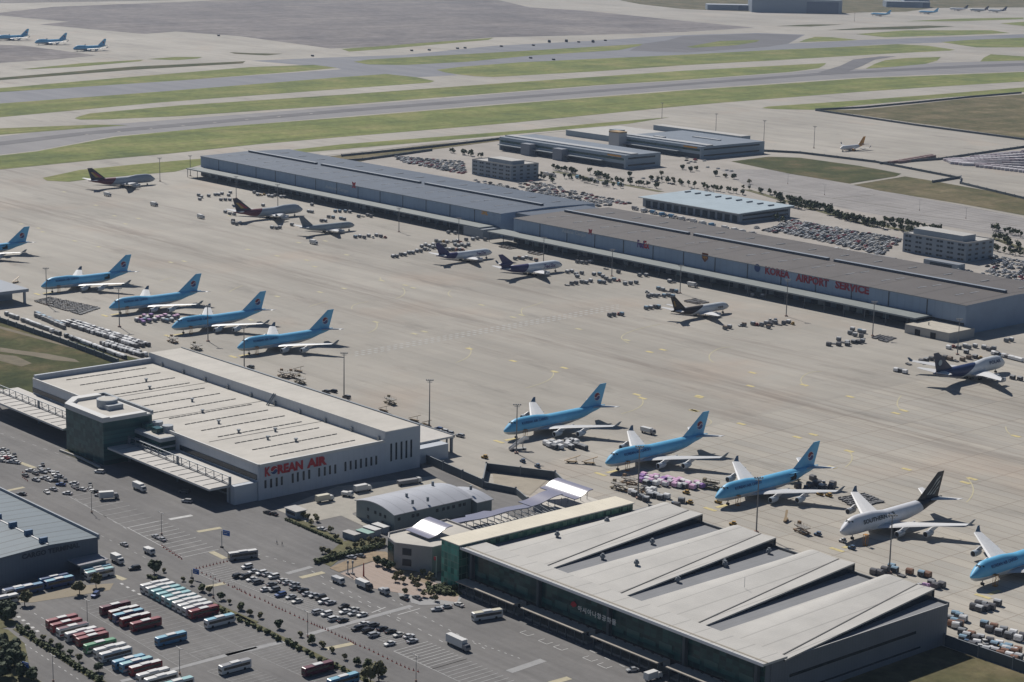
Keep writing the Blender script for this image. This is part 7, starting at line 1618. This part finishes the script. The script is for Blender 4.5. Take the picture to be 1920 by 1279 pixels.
TRS = [tree_proto(3.4, 1.9, LEAF[0], 200, 1, trunk=.18), tree_proto(2.8, 1.7, LEAF[1], 170, 2, trunk=.15), tree_proto(3.6, 2.1, LEAF[2], 220, 3, trunk=.12), tree_proto(3.2, 1.6, LEAF[3], 120, 4, trunk=.2)]
BIGT = tree_proto(7.5, 3.6, LEAF[1], 420, 7, leafs=.6, trunk=.3); BIGD = tree_proto(8.5, 4.6, LEAF[2], 560, 8, leafs=.7, trunk=.2)
BUSH = tree_proto(1.7, 1.3, LEAF[0], 130, 9, 'shrub', .05, .36); BUSH['category'] = 'shrub'
rt = random.Random(8)
def tr(p, lab, grp=None, proto=None, s_=None):
    pr = proto or rt.choice(TRS); o = put(pr, (p.x, p.y, .05), rt.uniform(0, 6), lab, grp); s_ = (s_ or rt.uniform(.8, 1.2)) * (.72 if proto is None else 1); o.scale = (s_, s_, s_ * rt.uniform(.9, 1.1)); return o
tr(z4(1125, 500), 'round dark tree at the corner of the back coach row', None, TRS[2], 1.5)
HG = 'small trees in the planted strip above the coach park'
for q in [(1195, 480), (1335, 545), (1395, 575), (1465, 620), (1525, 635), (1610, 680), (1670, 710), (1750, 755), (1820, 790)]: tr(z4(*q), 'small tree in the planted strip between coach park and cone line', HG)
for q in [(40, 755), (110, 795), (185, 815), (325, 890), (480, 950), (565, 1000), (640, 1030), (710, 1065), (800, 1115), (890, 1150), (975, 1185), (1060, 1230)]: tr(z5(*q), 'small tree in the planted strip between coach park and cone line', HG, None, 1.35 if q[0] > 900 else None)
for i in range(34): t = i / 34; p = z4(1090, 520).lerp(z5(1000, 1300), t); tr(p + Vector((rt.uniform(-.5, .5), rt.uniform(-.5, .5), 0)), 'low shrub in the planted strip between coach park and cone line', 'shrubs in the strip above the coach park', BUSH)
tr(z5(1050, 1270), 'large tree at the lower end of the planted strip', None, BIGT, .9); tr(z5(990, 1290), 'second large tree at the lower end of the planted strip', None, BIGT, .8)
for q in [(195, 905), (240, 945), (315, 975), (375, 1005), (440, 1050), (510, 1085), (575, 1130), (720, 1205)]: tr(z4(*q), 'small tree in the planted strip below the front coach row', 'small trees in the strip below the front coaches')
for i in range(26): t = i / 26; p = z4(130, 900).lerp(z4(740, 1290), t); tr(p + Vector((rt.uniform(-.5, .5), rt.uniform(-.5, .5), 0)), 'low shrub in the planted strip below the front coach row', 'shrubs in the strip below the front coaches', BUSH)
for q, s_ in [((580, 640), 1.0), ((700, 590), .9)]: tr(z4(*q), ('left', 'right')[q[0] > 600] + ' one of two round trees beside the slate warehouse', None, BIGT, s_ * .75)
tr(z4(180, 720), 'round tree at the left end of the tan paving', None, BIGT, .75)
for i, (q, s_) in enumerate([((60, 830), .9), ((25, 790), .8), ((70, 760), .7), ((20, 1050), .9), ((90, 1100), 1.0), ((50, 1170), 1.0), ((130, 1160), .9), ((20, 1240), 1.0), ((170, 1250), .8), ((230, 1270), .7)]):
    tr(z4(*q), 'dark bushy tree in the thicket at the bottom left corner' if i > 2 else 'bushy tree by the left edge above the coach bays', 'thicket at the bottom left' if i > 2 else 'bushy trees at the left edge', BIGD, s_ * .75)
for q in [(1040, 425), (1090, 445), (1140, 465)]: tr(z5(*q), 'clipped round tree in the row of three on the brick plaza', 'three round plaza trees', TRS[2], .95)
for q in [(1170, 550), (1210, 510), (1230, 560), (1290, 550), (1310, 570), (1340, 560), (1410, 550), (1430, 530), (1240, 640), (1330, 600), (1430, 660), (1380, 660), (1460, 690), (1370, 500), (1180, 520)]: tr(z5(*q), 'slender plaza tree beside the glass wing', 'slender plaza trees', TRS[3], .8)
for i in range(26): tr(z5(1390 + rt.uniform(0, 230), 585 + rt.uniform(-15, 60)), 'low shrub in the green bed at the glass wing corner', 'shrubs at the glass wing corner', BUSH)
for q in [(640, 340), (680, 350), (720, 370), (830, 330), (880, 300), (930, 280), (980, 270), (1040, 270), (1080, 280), (930, 300), (1000, 290)]: tr(z5(*q), 'tree in the hedge corner left of the office block', 'trees at the hedge corner', rt.choice([TRS[1], TRS[3]]), .85)
for i in range(30): t = i / 30; p = z5(600, 415).lerp(z5(1090, 290), t); tr(p, 'dark clipped shrub of the hedge below the arched shed yard', 'dark hedge shrubs', BUSH, 1.15)
for q in [(470, 70), (500, 85), (560, 140), (530, 100), (600, 110), (700, 190), (740, 240), (590, 90)]: tr(z5(*q), 'small tree by the guard hut left of the arched shed', 'trees by the guard hut', rt.choice([TRS[1], TRS[3]]), .8)
for i in range(24): t = i / 24; p = z5(375, 100).lerp(z5(790, 280), t); tr(p, 'low shrub along the yard fence left of the arched shed', 'shrubs along the yard fence', BUSH, .65)
S = empty('guard_hut', z5(445, 70).to_tuple(), 0, 'small hut with pale flat roof left of the arched shed yard', 'hut')
mb = MB(); mb.box(-4, 4, -2.5, 2.5, 0, 3.2, OW); mb.build('wall', S); mb = MB(); mb.box(-4.5, 4.5, -3, 3, 3.2, 3.5, mat('pale_roof', (0.40, 0.39, 0.37))); mb.build('roof', S); mb = MB(); mb.box(-3, 3, -2.6, -2.45, 1.2, 2.4, DKGL); mb.build('window', S)
for i, q in enumerate([(850, 235), (950, 225), (1000, 200), (1065, 180)]):
    S = empty('bus_shelter', z5(*q).to_tuple(), .1, ['grey roofed box hut first', 'green tinted glass hut second', 'pale roofed hut third', 'white roofed hut fourth'][i] + ' in the row before the arched shed', 'hut')
    mb = MB(); mb.box(-3.6, 3.6, -1.6, 1.6, 0, 2.6, OW); mb.build('wall', S); mb = MB(); mb.box(-3.9, 3.9, -1.9, 1.9, 2.6, 2.85, [MATS['pale_roof'], mat('green_sheet', (0.22, 0.36, 0.31), .5), TRIM, TRIM][i]); mb.build('roof', S)
# far tree rows between the sheds: low dark trees, each a thing
FT = [tree_proto(5.5, 2.1, LEAF[2], 50, 21, leafs=.62, trunk=.3), tree_proto(5.0, 2.0, LEAF[0], 46, 22, leafs=.62, trunk=.3), tree_proto(6.2, 2.3, LEAF[0], 54, 23, leafs=.65, trunk=.3)]
FTQ = []
def frow(a, b, n_, lab, grp, wob=1.5, keep=.9):
    a = G(*a); b = G(*b)
    for i in range(n_):
        if rt.random() > keep: continue
        p = a.lerp(b, (i + .5) / n_) + Vector((rt.uniform(-wob, wob), rt.uniform(-wob, wob), 0)); FTQ.append((p.length, p, lab, grp))
frow((845, 286), (905, 297), 16, 'small dark tree in the row behind the left car park', 'trees behind the left car park', 4)
frow((1040, 318), (1085, 328), 16, 'dark tree in the hedge before the long courier depot, left group', 'left group before the courier depot', 4)
frow((1105, 328), (1165, 345), 22, 'dark tree in the hedge before the long courier depot, right group', 'right group before the courier depot', 4)
frow((1010, 330), (1040, 345), 8, 'dark tree right of the left office', 'trees right of the left office', 4)
frow((1170, 345), (1245, 355), 12, 'small street tree left of the workshop', 'street trees left of the workshop', 3)
frow((1455, 388), (1550, 395), 30, 'dark tree in the long row behind the workshop', 'long row behind the workshop', 5)
frow((1400, 355), (1560, 398), 34, 'dark tree in the upper row behind the workshop', 'upper row behind the workshop', 4)
frow((1545, 402), (1640, 424), 34, 'dark tree in the row above the packed car park', 'row above the packed car park', 4)
frow((1655, 418), (1760, 434), 30, 'dark tree in the row left of the grey office roof', 'row left of the grey office', 4)
frow((1868, 448), (1925, 472), 18, 'dark tree in the row right of the grey office', 'row right of the grey office', 4)
frow((1862, 470), (1920, 482), 10, 'dark tree beside the car park right of the grey office', 'trees right of the grey office', 3)
frow((1455, 412), (1470, 418), 4, 'dark tree at the right end of the workshop', 'trees at the workshop end', 2)
for (a, b) in [(1280, 318), (1295, 322), (1305, 320), (1342, 330), (1360, 333), (1376, 336), (1405, 345), (1240, 330), (1180, 332), (1262, 340), (1275, 345)]: tr(G(a, b), 'isolated small street tree before the flat courier depot', 'street trees before the flat depot', rt.choice(TRS), 1.4)
frow((1455, 375), (1560, 400), 34, 'slender tree in the second row behind the workshop', 'second row behind the workshop', 3)
frow((1565, 408), (1660, 430), 34, 'slender tree in the second row above the packed car park', 'second row above the packed car park', 3)
frow((1665, 428), (1750, 446), 26, 'slender tree in the second row left of the grey office', 'second row left of the grey office', 3)
frow((1200, 336), (1400, 366), 44, 'small street tree in the row between depot street and workshop', 'row between depot street and workshop', 4, .7)
frow((1040, 330), (1170, 356), 30, 'small dark tree in the second hedge before the long depot', 'second hedge before the long depot', 5, .7)
frow((1860, 430), (1925, 448), 14, 'dark tree in the upper row right of the grey office', 'upper row right of the grey office', 4)
for nm_, pa, pb in (('a', (1400, 356), (1640, 426)), ('b', (1640, 420), (1760, 448)), ('c', (1040, 322), (1240, 360)), ('d', (1860, 446), (1925, 470))):
    lines('planted_strip', [(G(*pa), G(*pb))], 7, .2, MATS['verge_green'])
frow((1745, 452), (1800, 470), 6, 'small tree before the grey office front', 'trees before the grey office', 2)
FTQ.sort(key=lambda q: q[0])
for q in FTQ[:150]: tr(q[1], q[2], q[3], rt.choice(FT))
mb = MB()
for q in FTQ[150:]:
    src = rt.choice(FT); cr_ = [c for c in CH[src.name]][0].data; s_ = rt.uniform(.8, 1.2); a_ = rt.uniform(0, 6); ca, sa = math.cos(a_) * s_, math.sin(a_) * s_
    mb.bar((q[1].x, q[1].y, 0), (q[1].x, q[1].y, 3.2 * s_), .16, BARK, 5)
    mb.add([(q[1].x + ca * v.co.x - sa * v.co.y, q[1].y + sa * v.co.x + ca * v.co.y, .05 + v.co.z * s_) for v in cr_.vertices], [tuple(f.vertices) for f in cr_.polygons], cr_.materials[0])
tag(mb.build('distant_trees'), 'mass of small dark street trees far off between the freight depots', 'trees', None, 'stuff')
# ------------------------------------------------------------------ far car parks
FG = 'cars in the far car parks'
allc = []
def lot(c0, c1, c2, c3, nx, ny, keep, lab, cols, seed):
    r = random.Random(seed)
    c0, c1, c2, c3 = G(*c0), G(*c1), G(*c2), G(*c3)
    for j in range(ny):
        for i in range(nx):
            if r.random() > keep: continue
            u = (i + .5) / nx; v = (j + .5) / ny; p = c0.lerp(c1, u).lerp(c3.lerp(c2, u), v) + Vector((r.uniform(-1.1, 1.1), r.uniform(-2.6, 2.6), 0))
            allc.append((p.length, p, r.choice(cols), lab, H90 + r.choice((0, math.pi))))
W_ = ['white', 'white', 'silver', 'white', 'pearl', 'black', 'grey', 'silver', 'white', 'black', 'white', 'black', 'red']
lot((1482, 413), (1692, 449), (1655, 480), (1440, 431), 50, 9, .94, 'car in the packed park behind the brown roofed shed', W_, 1)
lot((1400, 424), (1440, 431), (1470, 440), (1430, 434), 8, 3, .6, 'car in the packed park behind the brown roofed shed', W_, 2)
lot((1006, 344), (1190, 382), (1110, 390), (985, 358), 38, 6, .6, 'car in the loose park left of the workshop', W_, 3)
lot((990, 338), (1060, 350), (1040, 368), (960, 352), 14, 3, .5, 'car right of the left office', W_, 4)
lot((735, 293), (868, 303), (880, 330), (760, 306), 32, 7, .8, 'car in the park behind the blue shed', W_, 5)
lot((880, 333), (960, 352), (1000, 366), (900, 345), 18, 2, .6, 'car in the row behind the blue shed', W_, 6)
lot((1862, 478), (1925, 492), (1925, 535), (1850, 512), 14, 7, .8, 'car in the park right of the grey office', W_, 7)
lot((1760, 495), (1900, 525), (1890, 530), (1750, 500), 22, 1, .7, 'car in the row behind the right end of the brown shed', W_, 8)
lot((1195, 330), (1400, 375), (1396, 378), (1190, 333), 30, 1, .25, 'car on the street behind the workshop', W_, 9)
lot((1190, 388), (1330, 420), (1320, 424), (1185, 393), 24, 1, .6, 'car in the row before the workshop', W_, 10)
lot((1285, 295), (1330, 302), (1320, 310), (1275, 303), 8, 2, .5, 'car beside the flat courier depot', W_ + ['red'], 11)
lot((1270, 300), (1420, 330), (1415, 334), (1265, 304), 20, 1, .4, 'car on the street before the flat courier depot', W_, 12)
lot((1010, 372), (1060, 384), (1050, 390), (1000, 378), 10, 2, .6, 'car behind the joint of the two sheds', W_, 13)
lot((1640, 478), (1700, 492), (1695, 497), (1632, 484), 12, 2, .6, 'car between brown shed and grey office', W_, 14)
rs = random.Random(77)
for i in range(26):
    t_ = (i + rs.uniform(.1, .9)) / 26; a_, b_ = ((G(1180, 392), G(1420, 444)) if i % 2 else (G(1560, 470), G(1900, 545))); p = a_.lerp(b_, t_)
    truck(p, rs.choice((0, H90, H90 * 1.05)), rs.choice(('white', 'white', 'grey', 'blue')), 'white', 'small box truck at the rear docks of the brown roofed shed', 'box trucks behind the brown roofed shed', 7.0)
for i in range(10):
    p = G(960, 318).lerp(G(1180, 352), (i + rs.random()) / 10) + Vector((rs.uniform(-4, 4), rs.uniform(-6, 6), 0)); truck(p, rs.choice((0, H90)), rs.choice(('white', 'sky', 'grey')), 'white', 'small box truck before the long courier depot', 'box trucks before the long courier depot', 7.0)
allc.sort(key=lambda q: q[0])
for i, (d, p, c_, lab, rz) in enumerate(allc[:190]): car(p, rz, c_, '%s %s' % (c_, lab), FG, 'sedan', True)
rest = MB(); mini = {}
for d, p, c_, lab, rz in allc[190:]:
    m_ = paint(c_, CC[c_]); rest.obox((p.x, p.y), 4.6, 1.8, .3, .95, rz, m_); rest.obox((p.x, p.y), 2.5, 1.55, .95, 1.45, rz, GLASS, m_)
tag(rest.build('distant_cars'), 'mass of parked cars far off in the freight yards', 'cars', None, 'stuff')
# container yard at the far right
yc = G(1740, 300); uy = G(1920, 278); k = 0
RC = ['white', 'pink', 'grey', 'rust']
for j in range(9):
    for i in range(12):
        a = G(1765, 305 + j * 1.0); q0 = G(1778 + 0, 301); 
        p = Vector((G(1775, 306).x + i * 15 + j * 2, G(1775, 306).y - j * 11 + i * 10, 0))
        pass
c0, c1, c2, c3 = G(1775, 302), G(1935, 282), G(1950, 330), G(1790, 308)
rr_ = random.Random(5)
yard_mats = [mat('yard_box_white', (0.50, 0.48, 0.50), .6), mat('yard_box_mauve', (0.36, 0.31, 0.34), .6), mat('yard_box_red', (0.22, 0.14, 0.13), .6)]
YP = []
for m_ in yard_mats:
    mb = MB(); mb.box(-6.1, 6.1, -1.22, 1.22, 0, 2.6, m_); 
    for i in range(10): mb.box(-6 + i * 1.25, -5.8 + i * 1.25, -1.26, 1.26, .1, 2.5, m_)
    YP.append(proto_done(tag(mb.build('freight_container'), None, 'container')))
rect_fill(c0, c1, c2, c3, 20, 8, lambda p, r, k: put(r.choice((YP[0], YP[0], YP[1])), (p.x, p.y, .05), .75 + r.choice((0, 0, .02)), 'freight container in the ranked far yard at the right edge', 'containers in the far yard'), .9, .5, 41)
rect_fill(G(1665, 307), G(1745, 293), G(1755, 296), G(1680, 309), 8, 2, lambda p, r, k: put(YP[2], (p.x, p.y, .05), 1.6, 'rusty container in the stack along the apron fence', 'rusty containers along the fence'), .9, .5, 42)
# faint bay lines of the empty right hand yard
for (a, b) in [((1420, 352), (1700, 392)), ((1640, 395), (1920, 425)), ((1560, 372), (1640, 366))]: lines('bay_kerb', [(G(*a), G(*b))], 1.6, .12, mat('kerb_dark', (0.13, 0.12, 0.10), .9))
# small service vehicles out on the taxiways
for (a, b) in [(772, 96), (805, 95), (858, 92), (872, 91), (940, 88), (1000, 86), (1030, 80), (1062, 79), (1085, 80), (1112, 80), (1135, 77), (1038, 113), (995, 110), (586, 106), (410, 68)]:
    p = G(a, b); mb = MB(); h_ = 5 if (a in (1030, 1062, 1112)) else 2.6; mb.box(-3, 3, -1.3, 1.3, 0, h_ * .7, DARK); mb.box(-2.5, 1.5, -1.5, 1.5, h_ * .7, h_, STEEL); o = mb.build('service_vehicle'); o.location = (p.x, p.y, .3); tag(o, 'tiny dark service vehicle out on the far taxiways', 'vehicle', 'service vehicles on the taxiways')
# runway edge dashes
lines('runway_marks', [(G(160 + i * 60, 253 - i * 5.6), G(166 + i * 60, 252.4 - i * 5.6)) for i in range(8)], 3, .3, PALE)
HAZE_D = 0.00003
me = bpy.data.meshes.new('haze'); b_ = [(x, y, z) for z in (-1.0, 262.0) for x, y in ((-11100, -3100), (3100, -3100), (3100, 11100), (-11100, 11100))]
me.from_pydata(b_, [], [(0, 3, 2, 1), (4, 5, 6, 7), (0, 1, 5, 4), (1, 2, 6, 5), (2, 3, 7, 6), (3, 0, 4, 7)])
hm = bpy.data.materials.new('haze_air'); hm.use_nodes = True; ht = hm.node_tree; ht.nodes.remove(ht.nodes['Principled BSDF'])
pv = ht.nodes.new('ShaderNodeVolumePrincipled'); pv.inputs['Density'].default_value = HAZE_D; pv.inputs['Color'].default_value = (0.60, 0.75, 1.0, 1); pv.inputs['Anisotropy'].default_value = 0.2
ht.links.new(pv.outputs[0], ht.nodes['Material Output'].inputs['Volume']); me.materials.append(hm)
USE_HAZE = True
if USE_HAZE: link('haze', me, kind='stuff')
